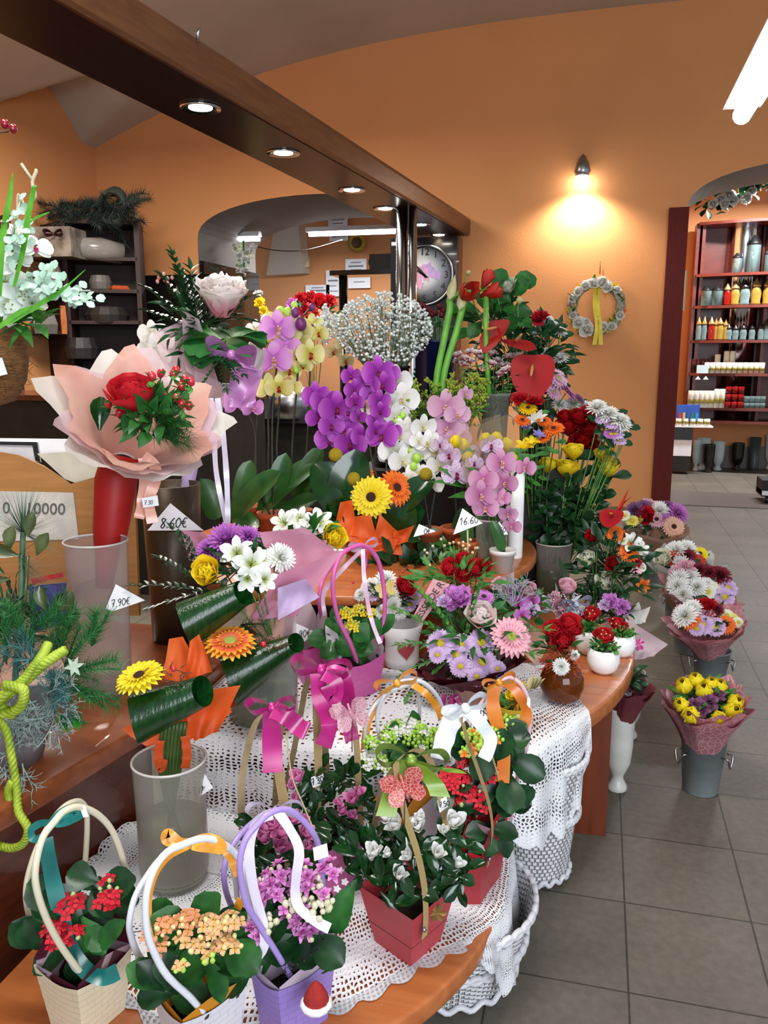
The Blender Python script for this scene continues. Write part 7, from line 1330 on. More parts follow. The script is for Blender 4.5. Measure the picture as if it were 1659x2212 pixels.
# ================================================================ CANDLE ROOM BEHIND THE DOORWAY
YS = 10.15; zz = lambda y: PY(1560, y, YS).z
t = thing('candle_shelf', 'curved dark red shelving unit with a mirrored column in the room behind the doorway', 'shelf', (1.9, 10.3, 0)); M_SH = mat('shelf_wood', '#5a2218', .35, '#6a2a1e', 4, stretch=(1, 8, 8)); x0, x1 = PY(1497, 700, YS).x, 2.75
SHZ = [zz(y) for y in (478, 591, 660, 735, 806, 880, 908)]
B(MB().box(((x0 + x1) / 2, 10.5, (SHZ[0] + SHZ[-1]) / 2), (x1 - x0, .03, SHZ[0] - SHZ[-1])), 'back_board', M_SH, t, False)
for z in SHZ:
    n = 20; pts = [V((x0 + (x1 - x0) * i / n, 10.16 - .16 * math.sin(PI * i / n), z - .03)) for i in range(n + 1)] + [V((x1, 10.5, z - .03)), V((x0, 10.5, z - .03))]; B(MB().slab(pts, (0, 0, .03)), 'shelf_board', M_SH, t, False)
for x in (x0, PY(1560, 700, 10.4).x - .28, PY(1645, 700, 10.4).x, x1): B(MB().box((x, 10.36, (SHZ[0] + SHZ[-1]) / 2), (.035, .26, SHZ[0] - SHZ[-1])), 'upright', M_SH, t, False)
cx_ = PY(1597, 700, 10.4).x; B(MB().lathe([(.19, SHZ[-1]), (.19, SHZ[0])], (cx_, 10.46, 0), 32), 'mirror_column', M_CHROME, t)
mb = MB(); n = 24; pts = [V((x0 - .12 + (x1 - x0 + .24) * i / n, 10.55, SHZ[0] + .05 + .3 * math.sin(PI * i / n))) for i in range(n + 1)]
GLS = glassy('candle_glass', '#8aa0a0', .08, .35, '#dce8e4'); GRED = glassy('candle_red', '#8c0c0c', .1, .7, '#d83020'); GGOLD = glassy('candle_gold', '#a08038', .1, .6, '#e8d090'); WAX = mat('wax', '#cfcbb8', .5, '#d8d4c4', 20); LAB = mat('gold_print', '#a89a48', .5, '#b8aa58', 30); TOPG = mat('candle_cap_gold', '#b0925a', .25, '#c0a468', 20, metal=.7); TOPK = mat('candle_cap_black', '#141414', .3, '#202020', 20)
_cd = {}
def candle(label, x, sz_i, w, h, body, cap, shape='lantern', group='grave candles on the shelves', y=None, zoff=0):
    z = SHZ[sz_i] + zoff; p = PY(x, 700, y or 10.15); b = V((p.x, p.y, z)); k = dep(b) / F; r, hh = w / 2 * k, h * k
    t = thing('grave_candle', label, 'candle', b, group)
    key = (w, h, body.name, cap.name if cap else '', shape)
    if key not in _cd:
        A = MB(); C_ = MB()
        if shape == 'lantern': A.lathe([(r * .8, 0), (r, hh * .06), (r * .82, hh * .12), (r, hh * .4), (r * .8, hh * .62), (r * .5, hh * .68)], n=14); C_.lathe([(r * .95, hh * .66), (r * .9, hh * .72), (r * .45, hh * .85), (r * .2, hh * .95), (1e-4, hh)], n=14)
        elif shape == 'box': A.lathe([(r, 0), (r, hh * .75)], n=4); C_.lathe([(r * 1.1, hh * .75), (r * .9, hh * .82), (r * .3, hh), (1e-4, hh)], n=4)
        else: A.lathe([(r, 0), (r, hh * .96), (r * .8, hh), (1e-4, hh * .98)], n=14); C_.lathe([(r * 1.01, hh * .25), (r * 1.01, hh * .5)], n=14)
        _cd[key] = (A.mesh('candle_body', body), C_.mesh('candle_cap', cap) if cap else None)
    me, mc = _cd[key]; put('glass_body' if shape != 'wax' else 'candle_body', me, t)
    if mc: put('lid' if shape != 'wax' else 'gold_label', mc, t)
for i, (x, w, h, c) in enumerate([(1582, 20, 42, TOPK), (1617, 26, 78, TOPK), (1652, 22, 50, TOPK)]): candle(['square glass lantern with wire handle, left on the top shelf', 'tall black roofed lantern in the middle of the top shelf', 'dark lantern at the right edge of the top shelf'][i], x, 1, w, h, GLS, c, 'box', 'lanterns on the top shelf')
for i, (x, w, h, b_, c, s) in enumerate([(1522, 22, 42, GLS, TOPK, 'box'), (1545, 24, 42, GLS, TOPK, 'box'), (1566, 16, 48, GRED, TOPG, 'lantern'), (1583, 20, 52, GGOLD, TOPG, 'lantern'), (1604, 22, 54, GLS, TOPK, 'lantern'), (1628, 22, 58, GGOLD, TOPG, 'lantern'), (1652, 20, 58, GGOLD, TOPG, 'lantern')]): candle(['square clear one at the left end', 'square clear one second from left', 'slim red one', 'gold one with white wick', 'clear one with black cap', 'tall gold one', 'tall gold one at the right end'][i].join(('grave candle on the second shelf, ', '')), x, 2, w, h, b_, c, s)
for i, (x, w, h, b_, c) in enumerate([(1510, 12, 50, GLS, TOPG), (1522, 12, 50, GLS, TOPG), (1537, 15, 50, GRED, TOPG), (1547, 10, 48, GGOLD, TOPG), (1556, 16, 50, GGOLD, TOPG), (1568, 12, 46, GGOLD, TOPG), (1575, 15, 36, GLS, TOPK), (1590, 14, 34, GLS, TOPK), (1607, 15, 36, GLS, TOPK), (1626, 14, 36, GLS, TOPK), (1645, 13, 38, GLS, TOPK), (1657, 12, 46, GLS, TOPK)]): candle('grave candle on the third shelf, %d from left, %s' % (i + 1, 'clear glass with gold cap' if i < 2 else 'red glass' if i == 2 else 'gold glass' if i < 6 else 'short clear glass with black cap'), x, 3, w, h, b_, c)
for i in range(11): candle('white wax candle with gold label in the front row of the fourth shelf', 1534 + i * 12, 4, 11, 23, WAX, LAB, 'wax', 'white candles on the fourth shelf', 10.06)
for i, (x, h) in enumerate([(1556, 40), (1575, 47), (1588, 47)]): candle('taller white candle behind the front row, ' + ['single slim one', 'left of the pair', 'right of the pair'][i], x, 4, 12, h, WAX, LAB, 'wax', 'taller white candles', 10.2)
for i in range(4): candle('dark red jar candle at the left end of the fourth shelf', 1504 + i * 10, 4, 8, 30, mat('dark_jar', '#3c1014', .2, '#501820', 20), TOPK, 'wax', 'dark jar candles', 10.22)
for i in range(7): candle('tall white wax candle with gold label in the row on the fifth shelf', [1503, 1515, 1526, 1537, 1548, 1560, 1572][i], 5, 12, 36 if i < 5 else 40, WAX, LAB, 'wax', 'white candles on the fifth shelf', 10.06)
for i in range(9): candle('small red glass candle in the stacked block on the fifth shelf', 1585 + (i % 3) * 14, 5, 13, 14, GRED, None, 'wax', 'stacked red candles', 10.06, (i // 3) * 15 * 9.9 / F)
for i in range(8): candle('small clear tea glass in the stack at the right of the fifth shelf', 1626 + (i % 4) * 12, 5, 11, 12, GLS, None, 'wax', 'stacked clear glasses', 10.06, (i // 4) * 13 * 9.9 / F)
p = PY(1517, 797, 10.02); T1(MB().box(V((p.x, 10.02, SHZ[4] + .045)), (.12, .06, .09)), 'small_box', mat('pale_blue_box', '#b0c4c8', .5, '#bccdd0', 20), 'pale blue box at the left end of the fourth shelf', 'box', smooth=False)
for x, lb in ((1508, 'left'), (1525, 'right')): p = PY(x, 812, 9.97); T1(MB().slab([p, p + V((-.03, 0, -.04)), p + V((.03, 0, -.04))], (0, .003, 0)), 'price_sign', M_PAPER, 'tiny white triangular price card on the fourth shelf edge, ' + lb, 'price tag', 'price cards', smooth=False)
# small side table with boxes, plastic drawers
t = thing('drawer_tower', 'black plastic drawer tower with a white box inside, beside the door casing', 'drawers', PZ(1474, 1018, 0)); b = PZ(1474, 1016, 0); b = V((1.02, 9.9, 0)); k = dep(b) / F; zf = lambda y: PY(1474, y, 9.9).z; x_ = PY(1474, 960, 9.9).x
B(MB().box((x_, 10.0, zf(1018) / 2 + zf(985) / 2), (.19, .2, zf(985) - zf(1018))), 'lower_crate', M_BLKM, t, False); B(MB().box((x_, 10.0, (zf(985) + zf(950)) / 2), (.2, .2, zf(950) - zf(985))), 'white_stack', M_PAPER, t, False); B(MB().box((x_, 10.0, (zf(950) + zf(922)) / 2), (.21, .22, zf(922) - zf(950))), 'upper_crate', M_BLACK, t, False)
B(MB().box((x_ + .04, 9.98, zf(921)), (.54, .24, .015)), 'top_board', M_PAPER, t, False)
p = PY(1486, 885, 9.95); zt = zf(921) + .009; T1(MB().box((p.x, 9.95, zt + .14), (.24, .08, .18)), 'lighter_display', mat('display_blue', '#1a4aa8', .35, '#2256b8', 10), 'blue lighter display box on the drawer tower', 'display box', smooth=False)
for i, c in enumerate(('#b82020', '#d8b020', '#2050a0', '#207a3a', '#2a90c8')): T1(MB().box((p.x - .09 + .045 * i, 9.885, zt + .10), (.028, .02, .09)), 'lighter', mat('lighter_' + c[1:], c, .3), ['red', 'yellow', 'blue', 'green', 'light blue'][i] + ' lighter in the blue display box', 'lighter', 'lighters in the display', smooth=False)
for i in range(6): b = V((x_ - .13 + .075 * i, 9.9, zt)); t = thing('votive_candle', 'white votive candle in the row in front of the blue display box', 'candle', b, 'votive candles'); B(MB().lathe([(.032, 0), (.034, .08), (1e-4, .08)], b, 14), 'candle_body', WAX, t); B(MB().lathe([(.0345, .025), (.0345, .05)], b, 14), 'gold_label', LAB, t)
TV = mat('tall_vase_white', '#b8c4c4', .3, '#c4cece', 10); TG = mat('tall_vase_grey', '#3a4244', .35, '#464e50', 10)
for (x, y, w, ty, m, lb, pr) in ((1502, 1008, 18, 950, TV, 'pale grey plastic vase beside the drawer tower', SHELL), (1516, 1006, 30, 945, TV, 'white plastic vase with pale wrap behind the black one', SHELL), (1528, 1011, 26, 960, M_BLACK, 'black footed vase left of the white one', SHELL), (1549, 1007, 26, 953, TV, 'white footed vase right of the black one', SHELL), (1591, 1006, 26, 957, M_BLACK, 'black footed vase standing alone in the middle', SHELL), (1627, 1006, 24, 945, TG, 'tall grey cylinder vase on the floor', [(.85, 0), (.85, .1), (1, 1)]), (1662, 1005, 26, 940, TV, 'pale blue vase at the right picture edge', SHELL)):
    vase('cemetery_vase', lb, x, y + 9, 0, w, ty, m, pr, group='plastic vases on the back room floor', n=20)
T1(MB().box(PY(1477, 630, 9.0) + V((0, 0, 0)), (.012, .3, .38)), 'wall_sign_board', mat('pale_green_board', '#a8c8c4', .5, '#b4d0cc', 10), 'pale green board on the wall just behind the door casing', 'board', smooth=False)
# garland over the doorway
t = thing('hanging_garland', 'garland of white roses and ivy under the doorway arch', 'garland', PY(1600, 430, 9.4)); k9 = 9.3 / F; mb = MB(); q = random.Random(31)
gp = spline([PY(1518, 448, 9.3), PY(1560, 432, 9.3), PY(1610, 416, 9.3), PY(1670, 395, 9.3)], 30); B(MB().tube(gp, .012, 6), 'vine', G_DARK, t)
for i in range(70): p = q.choice(gp); mb.leaf(p + V((q.gauss(0, .04), -.03, q.gauss(0, .04))), V((q.gauss(0, 1), -.6, q.gauss(0, 1))), 20 * k9, 14 * k9, 'obov', 20)
B(mb, 'ivy_leaves', G_DARK, t)
for (x, y, w) in ((1558, 430, 24), (1575, 422, 26), (1565, 440, 22), (1540, 440, 20), (1585, 432, 22), (1612, 428, 24), (1625, 412, 18)): flower('rose', WHI, t, PY(x, y, 9.22), V((0, -1, -.2)), w * k9)
# ================================================================ THROUGH THE LEFT ARCH
def notice(label, x0, y0, x1, y1, Y=10.6, lines=3):
    a, b = PY(x0, y0, Y), PY(x1, y1, Y); t = thing('paper_sign', label, 'paper notice', V(((a.x + b.x) / 2, Y, b.z)), 'paper notices on the far wall'); B(MB().box(((a.x + b.x) / 2, Y, (a.z + b.z) / 2), (b.x - a.x, .006, a.z - b.z)), 'sheet', M_PAPER, t, False)
    for i in range(lines): z = a.z - (a.z - b.z) * (i + 1) / (lines + 1); B(MB().box(((a.x + b.x) / 2, Y - .004, z), ((b.x - a.x) * (.5 + .2 * (i % 2)), .002, .012 + .01 * (i == 1))), 'printed_line', mat('print_grey', '#7c7c84', .6), t, False)
notice('white paper notice with print, highest on the far orange wall', 709, 458, 751, 490); notice('white paper notice with a picture below the highest one', 711, 492, 752, 520, lines=2); notice('white paper notice left of the speaker', 746, 560, 792, 590); notice('white paper sheet left of the black stand', 704, 584, 735, 640, lines=4); notice('low white paper card behind the red flowers', 660, 616, 712, 640); notice('small white card right of the black stand with green print', 752, 596, 800, 622, lines=1)
t = thing('hanging_ornament', 'yellow round wall ornament with a dark centre on the far wall', 'ornament', PY(770, 524, 10.55)); p = PY(770, 524, 10.55); B(MB().lathe([(.07, -.02), (.11, -.03), (.12, 0)], p, 24, ax=(0, -1, 0)), 'yellow_ring', mat('ring_yellow', '#b8962c', .6, '#c8a83c', 30), t); B(MB().ball(p, .07, 12, 0, .5, (0, 1, 0)), 'dark_centre', BROWN, t)
t = thing('speaker_box', 'black loudspeaker on the black stand top', 'speaker', PY(825, 588, 9.0)); p = PY(826, 568, 9.0); B(MB().box(p, (.24, .2, .17)), 'cabinet', M_BLKM, t, False); B(MB().lathe([(1e-4, -.006), (.05, -.002), (.075, -.012), (.08, 0)], p + V((-.05, -.102, 0)), 20, ax=(0, -1, 0)), 'cone', M_STEEL, t)
t = thing('black_stand', 'tall black pedestal stand with a flat top behind the orchids', 'stand', PY(741, 760, 8.6)); p = PY(741, 592, 8.6); B(MB().box(p + V((.32, 0, 0)), (.84, .3, .05)), 'stand_top', M_BLACK, t, False); B(MB().tube([V((p.x, p.y, .0)), V((p.x, p.y, p.z - .02))], .045, 14), 'pole', M_BLACK, t); B(MB().lathe([(.2, 0), (.18, .03), (.04, .06), (1e-4, .06)], (p.x, p.y, 0), 24), 'base_plate', M_BLACK, t)
t = thing('wall_phone', 'small cream wall box on the far orange wall', 'wall box', PY(661, 575, 10.5)); B(MB().box(PY(661, 566, 10.5), (.09, .05, .13)), 'box_body', mat('cream_plastic', '#c8b890', .5), t, False)
t = thing('hanging_cable', 'thin dark cable sagging across the far room under the tube light', 'cable', PY(650, 540, 9.25)); B(MB().tube(spline([PY(528, 525, 9.25), PY(590, 540, 9.25), PY(660, 540, 9.25), PY(740, 518, 9.25)], 24), .006, 5), 'cable', M_BLKM, t)
t = thing('hanging_blossoms', 'hanging trail of white artificial blossoms in the left side of the arch', 'flower garland', PY(526, 600, 8.2)); q = random.Random(44); k8 = 8.2 / F * .97
for i in range(34): y = 528 + 78 * i / 34; w = 22 * (1 - .5 * i / 34); flower('rose' if i % 3 else 'freesia', WHI if i % 4 else CRM, t, PY(526 + q.uniform(-w, w), y, 8.2 + q.uniform(-.05, .05)), V((q.gauss(0, .6), -1, q.gauss(0, .5))), q.uniform(11, 17) * k8)
B(MB().tube([PY(526, 520, 8.2), PY(528, 605, 8.2)], .012, 6), 'trailing_stem', G_MID, t)
t = thing('red_flower_bunch', 'bunch of red and pink flowers behind the yellow orchid', 'flower bunch', PY(680, 780, 6.0)); blooms(t, 5.8, [('carnation', RED, 650, 650, 44), ('carnation', RED, 672, 645, 40), ('rose', REDL, 690, 655, 44), ('carnation', RED, 712, 652, 40), ('carnation', MGL, 632, 658, 34), ('carnation', petal('#c03818', '#d85028'), 680, 680, 40), ('lily', WHI, 668, 640, 34), ('carnation', PNK, 705, 690, 40), ('carnation', RED, 660, 672, 40)], stem_to=PY(680, 900, 6.0)); foliage(t, PD(680, 690, 5.9), .16, 60, .09, .03, G_DARK, seed=88)
t = thing('yellow_flower_bunch', 'small yellow and white flower bunch at the right arch jamb', 'flower bunch', PY(565, 760, 7.0)); blooms(t, 6.6, [('carnation', YEL, 562, 655, 30), ('carnation', WHI, 558, 635, 24), ('carnation', YEL, 570, 672, 26), ('daisy', WHI, 575, 690, 26)], stem_to=PY(570, 860, 6.8))
# dark work counter filling the middle distance
t = thing('work_counter', 'dark work counter behind the display tables', 'counter', (-2.6, 5.4, 0)); B(MB().box((-2.65, 6.1, .45), (2.2, 1.8, .9)), 'counter_body', M_BLKM, t, False); B(MB().box((-2.65, 6.1, .915), (2.3, 1.9, .03)), 'counter_top', mat('slate_top', '#2a2a2c', .3, '#333336', 10), t, False)
t = thing('grey_printer', 'grey office machine on the dark work counter', 'printer', (-2.35, 5.3, .93)); B(MB().box((-2.35, 5.3, 1.02), (.5, .4, .18)), 'machine_body', mat('machine_grey', '#4c4c50', .4, '#58585c', 10), t, False); B(MB().box((-2.35, 5.15, 1.13), (.46, .2, .05)), 'lid', mat('machine_lid', '#6c6c70', .3, '#76767a', 10), t, False)
t = thing('cash_box', 'silver rounded appliance on the counter behind the yellow orchid', 'appliance', (-1.95, 5.3, .93)); B(MB().lathe([(.14, 0), (.15, .12), (.1, .2), (1e-4, .22)], (-2.0, 5.25, .93), 24), 'dome', M_STEEL, t)
# ================================================================ LEFT CORNER SHELF
t = thing('corner_shelf', 'dark brown corner shelving unit against the left wall', 'shelf', (-4.2, 6.6, 0)); a0 = PY(40, 480, 6.3); a1 = PY(133, 472, 6.5); a2 = PY(293, 492, 6.75)
WD2 = mat('shelf_dark', '#26100b', .6, '#30150e', 4, stretch=(8, 8, 1))
def bay(p, q_, zs, zt):
    dv = (q_ - p); dv.z = 0; n = V((-dv.y, dv.x, 0)).normalized() * .38
    for z in zs: B(MB().slab([V((p.x, p.y, z)), V((q_.x, q_.y, z)), V((q_.x, q_.y, z)) + n, V((p.x, p.y, z)) + n], (0, 0, .03)), 'shelf_board', WD2, t, False)
    for e in (p, q_): B(MB().slab([V((e.x, e.y, 0)) - dv.normalized() * .02, V((e.x, e.y, 0)) + dv.normalized() * .02, V((e.x, e.y, 0)) + dv.normalized() * .02 + n, V((e.x, e.y, 0)) - dv.normalized() * .02 + n], (0, 0, zt)), 'upright', WD2, t, False)
    B(MB().slab([V((p.x, p.y, 0)) + n, V((q_.x, q_.y, 0)) + n, V((q_.x, q_.y, 0)) + n * 1.04, V((p.x, p.y, 0)) + n * 1.04], (0, 0, zt)), 'back_panel', WD2, t, False)
zt = a1.z; zsh = [PY(215, y, 6.6).z for y in (482, 562, 632, 700, 770)]; bay(a1, a2, zsh + [.1], zt); bay(PY(20, 500, 6.1), a1, [PY(90, 555, 6.3).z, PY(90, 640, 6.3).z, PY(90, 722, 6.3).z, .1], zt - .02)
p = PY(190, 552, 6.55); t = thing('film_roll', 'roll of clear wrapping film on the corner shelf', 'film roll', p); B(MB().tube([PY(162, 536, 6.5), PY(215, 538, 6.65), PY(262, 548, 6.8)], [.085, .1, .09], 16), 'roll', glassy('film', '#a8a09a', .2, .55, '#d8d4d0'), t); B(MB().lathe([(.04, -.01), (.07, -.01), (.07, .03), (.04, .03)], PY(162, 536, 6.48), 18, ax=(-.3, -1, 0)), 'core', M_WHITE, t)
p = PY(95, 522, 6.25); t = thing('gift_box', 'checked grey gift box with a dark bow on the left bay of the corner shelf', 'box', p + V((0, 0, -.12))); B(MB().box(p + V((0, .15, 0)), (.42, .3, .24), .15), 'box_body', weave('check_box', '#5c544c', '#8c847a', 10, 8), t, False); bow(t, p + V((.12, -.03, .05)), RT, -FW, .08, .04, mat('dark_bow', '#2a0c10', .4), tails=())
t = thing('fir_greens', 'heap of dark fir garland and wreath greens on top of the corner shelf', 'greens', PY(210, 472, 6.6)); mb = MB(); q = random.Random(5)
for i in range(40): pine(mb, PY(q.uniform(120, 265), q.uniform(440, 472), 6.6 + q.uniform(-.1, .2)), V((q.gauss(.3, 1), q.gauss(0, .6), q.gauss(.2, .35))), .28, .09, 130, q, nw=.004)
B(mb, 'fir_branches', mat('fir_dark', '#242e2c', .7, '#38463f', 30), t)
wq = PY(245, 447, 6.7); mb = MB()
for j in range(5): mb.tube([wq + V((.12 * math.cos(a), .03 * math.sin(5 * a + j), .14 * math.sin(a) + .02 * math.cos(4 * a + j))) for a in [2 * PI * i / 40 for i in range(40)]], .018, 5, 0, True)
B(mb, 'wreath_ring', mat('fir_grey', '#2c332f', .8, '#38403a', 30), t)
for i, (x, y, Y, s, c, lb) in enumerate(((200, 608, 6.65, (.2, .2, .12), '#5c5854', 'grey folded cloth bag'), (240, 622, 6.65, (.22, .2, .05), '#9c3c14', 'flat orange packet'), (75, 700, 6.2, (.28, .2, .16), '#4a4640', 'grey carton'), (118, 690, 6.3, (.07, .07, .24), '#a0561c', 'orange upright box'), (215, 680, 6.65, (.4, .2, .14), '#24201e', 'dark plastic bag'), (88, 590, 6.2, (.2, .2, .14), '#585450', 'pale basket'), (160, 752, 6.4, (.3, .25, .18), '#1c1a1a', 'black foil bundle'))):
    p = PY(x, y, Y); o = T1(MB().lathe([(s[0] / 2 * .9, 0), (s[0] / 2, s[2] * .5), (s[0] / 2 * .8, s[2]), (1e-4, s[2])], p + V((0, .12, -s[2] / 2)), 4 if 'box' in lb or 'carton' in lb or 'packet' in lb else 14, ax=(0, 0, 1)), 'stored_' + lb.split()[-1], mat('st_%d' % i, c, .5, None, 12, .3, 20), lb + ' stored on the corner shelf', lb.split()[-1], 'things on the corner shelf', smooth=False)
t = thing('dark_cabinet', 'low dark cabinet in the shade below the corner shelf', 'cabinet', (-2.9, 4.2, 0)); B(MB().box((-2.75, 4.3, .55), (1.7, .5, 1.1)), 'cabinet_body', M_BLKM, t, False); B(MB().box((-2.75, 4.28, 1.11), (1.74, .56, .03)), 'cabinet_top', M_WOODD, t, False)
# ================================================================ LEFT COUNTER: CARD BOX, PINE ARRANGEMENT, COCONUT BASKET
dw = 2.35
WB = mat('tan_board', '#a2703c', .6, '#95662f', 8, stretch=(1, 1, 10)); t = thing('card_rack', 'tan wooden card rack with a curved side and a printed paper on its front', 'rack', PD(70, 1260, dw))
def plate(pts, d0, d1, m, name): B(MB().slab([PD(x, y, d0) for x, y in pts], FW * (d1 - d0)), name, m, t, False)
plate([(-40, 976), (0, 976), (40, 983), (90, 1005), (130, 1032), (150, 1046), (170, 1042), (215, 1030), (240, 1240), (165, 1262), (150, 1290), (-40, 1290)], dw, dw + .02, WB, 'side_panel'); plate([(150, 1046), (215, 1028), (290, 1040), (300, 1330), (160, 1330)], dw + .02, dw + .04, WB, 'back_panel')
plate([(80, 980), (160, 975), (215, 985), (215, 1030), (165, 1044), (140, 1035)], dw + .05, dw + .07, mat('cream_card', '#b8b4a4', .6), 'cream_divider')
sh_ = [PD(x, y, dw - .004) for x, y in ((-40, 1060), (158, 1064), (170, 1165), (-40, 1170))]; B(MB().slab(sh_, FW * .002), 'printed_sheet', mat('old_paper', '#b0aca2', .7), t, False); xd = RT; text('lettering', '10000', t, PD(98, 1100, dw - .006), RT - UP * .02, UP, .046, mat('print_dark', '#4c4844', .6)); text('lettering', '10', t, PD(5, 1098, dw - .006), RT, UP, .046, _M['print_dark'])
t = thing('paper_folder', 'white paper folder with a black edge standing in the card rack', 'folder', PD(60, 1000, dw + .1)); B(MB().slab([PD(x, y, dw + .10) for x, y in ((-40, 946), (148, 948), (151, 981), (-40, 990))], FW * .02), 'white_cover', M_PAPER, t, False); B(MB().slab([PD(x, y, dw + .085) for x, y in ((-40, 954), (80, 956), (86, 998), (-40, 990))], FW * .012), 'front_sheet', mat('grey_sheet', '#c0c0c4', .6), t, False); B(MB().slab([PD(x, y, dw + .08) for x, y in ((-40, 953), (80, 955), (86, 998), (76, 994), (70, 962), (-40, 960))], FW * .004), 'black_border', M_BLACK, t, False)
t = thing('violet_box', 'violet box with red paper behind the pine branches', 'box', PZ(95, 1330, ZC)); dv_ = 1.95; B(MB().slab([PD(x, y, dv_) for x, y in ((62, 1268), (122, 1262), (126, 1350), (66, 1370))], FW * .06), 'box_body', mat('violet_card', '#3a3478', .5, '#464090', 12), t, False); B(MB().slab([PD(x, y, dv_) for x, y in ((66, 1250), (118, 1240), (120, 1250), (70, 1262))], FW * .05), 'red_edge', BERRY, t, False)
# pine arrangement with green cord in a grey pot
b = PZ(30, 1640, ZC); dp = dep(b) - .03; t = thing('pine_arrangement', 'winter arrangement of pine, holly and silver twigs in a grey pot, front left', 'flower arrangement', b)
r = 95 * dp / F; B(MB().lathe([(r * .62, 0), (r * .98, .10), (r * 1.02, .13), (r * .95, .13), (r * .9, .09), (1e-4, .09)], b, 30), 'pot', mat('grey_pot', '#7c7c80', .4, '#88888c', 12), t)
c0_ = PD(30, 1480, dp); q = random.Random(77)
mb = MB()
for (x, y, dx, dy, L_) in ((60, 1230, -.1, 1, .2), (40, 1150, .3, .9, .16)):
    for k in range(150):
        a = q.uniform(-.7, 3.4); p = PD(50, 1150, dp + .05); e = p + (RT * math.cos(a) + UP * math.sin(a) * .8 - FW * q.uniform(-.4, .5)) * q.uniform(.08, .16); s = UP.cross(e - p).normalized() * .0009; mb.add([p - s, p + s, e], [(0, 1, 2)])
for k in range(130):
    a = q.uniform(-1.0, .7); p = PD(40, 1225 + q.uniform(-30, 30), dp + .04); e = p + (RT * math.cos(a) + UP * math.sin(a) - FW * q.uniform(-.4, .4)) * q.uniform(.08, .16); s = UP.cross(e - p).normalized() * .0009; mb.add([p - s, p + s, e], [(0, 1, 2)])
mb.tube([PD(50, 1150, dp + .05), PD(45, 1300, dp + .03), PD(30, 1500, dp)], .006, 6); B(mb, 'long_needles', mat('needle_grey', '#3a5a44', .5, '#507258', 50), t)
mb = MB()
for (x, y, dx, dy, L_) in ((170, 1400, .5, .8, .10), (190, 1440, .9, .35, .11), (140, 1380, .3, .9, .10), (200, 1480, .9, .0, .10), (160, 1460, .9, -.2, .10), (120, 1330, .6, .5, .08), (210, 1350, .2, .9, .06), (60, 1360, -.2, .8, .10), (20, 1380, .1, .9, .10), (100, 1400, .4, .8, .09)):
    for k in range(3): pine(mb, PD(x - 60 * dx, y + 50 * dy, dp - .02 * k), RT * (dx + q.gauss(0, .2)) + UP * (dy + q.gauss(0, .2)) - FW * q.uniform(0, .6), L_ + .03, .035, 120, q)
B(mb, 'fir_sprigs', G_PINE, t)
mb = MB()
for (x, y) in ((30, 1420), (70, 1410), (0, 1450), (110, 1480), (130, 1500), (150, 1490), (100, 1440)):
    for k in range(3): pine(mb, PD(x, y, dp - .05), RT * q.gauss(.3, .6) + UP * q.gauss(.1, .5) - FW * .4, .06, .035, 70, q)
B(mb, 'blue_fir_sprigs', G_BLUE, t)
foliage(t, PD(20, 1360, dp + .05), .09, 160, .03, .01, G_DARK, 'boxwood_twigs', 'lance', .4, 61, 1.3)
mb = MB(); HOL = mat('holly_leaf', '#2e3a1e', .3, '#58643a', 16, coat=.3)
for (x, y, dx, dy) in ((20, 1190, .2, .9), (40, 1200, -.8, .3), (10, 1240, -.5, .5), (60, 1160, .3, 1), (80, 1200, .5, .9), (20, 1250, -.9, -.1), (100, 1320, -.2, 1), (120, 1330, .4, .8), (150, 1330, .1, 1), (130, 1350, .6, .3)): mb.leaf(PD(x, y, dp - .02), RT * dx + UP * dy - FW * .2, .055, .03, 'obov', 20, .6, 0, 4, 5, -FW)
mb.tube([PD(60, 1200, dp), PD(55, 1280, dp + .01), PD(40, 1450, dp + .02)], .004, 6); B(mb, 'holly_leaves', HOL, t)
SIL2 = mat('silver_twig', '#7e908e', .7, '#a0b0ac', 60); mb = MB()
for i in range(26): twiggy(mb, PD(q.uniform(20, 130), q.uniform(1500, 1570), dp - .07), (RT * q.gauss(.3, .7) + UP * q.gauss(-.2, .6) - FW * q.uniform(.1, .7)).normalized(), .045, 3, q, .0022)
B(mb, 'silver_twigs', SIL2, t); mb = MB()
for i in range(10): twiggy(mb, PD(q.uniform(-5, 60), q.uniform(1580, 1680), dp - .10), (RT * q.gauss(.3, .8) + UP * q.gauss(-.4, .4) - FW * .2).normalized(), .045, 2, q, .0018)
B(mb, 'hanging_silver_twigs', SIL2, t); mb = MB()
for i in range(16):
    p = PD(q.uniform(120, 165), q.uniform(1530, 1570), dp - .06); 
    for k in range(8): mb.leaf(p, RT * q.gauss(.6, .5) + UP * q.gauss(-.4, .4) - FW * .3, .02, .005, 'lance', 10)
B(mb, 'bright_conifer', mat('conifer_bright', '#2a8a1c', .5, '#48a832', 40), t)
LIME = mat('lime_cord', '#7c9420', .35, '#a8be3c', 30, stretch=(1, 1, 1))
def rope(pts, r, name='green_cord'):
    pp = spline(pts, 120); mb = MB(); N = len(pp)
    for k in range(3):
        o = []; 
        for i, p in enumerate(pp):
            tg = (pp[min(i + 1, N - 1)] - pp[max(i - 1, 0)]).normalized(); u = tg.cross(FW).normalized(); w = tg.cross(u); s = i * .75 + k * 2.094; o.append(p + (u * math.cos(s) + w * math.sin(s)) * r * .55)
        mb.tube(o, r * .62, 6)
    return B(mb, name, LIME, t)
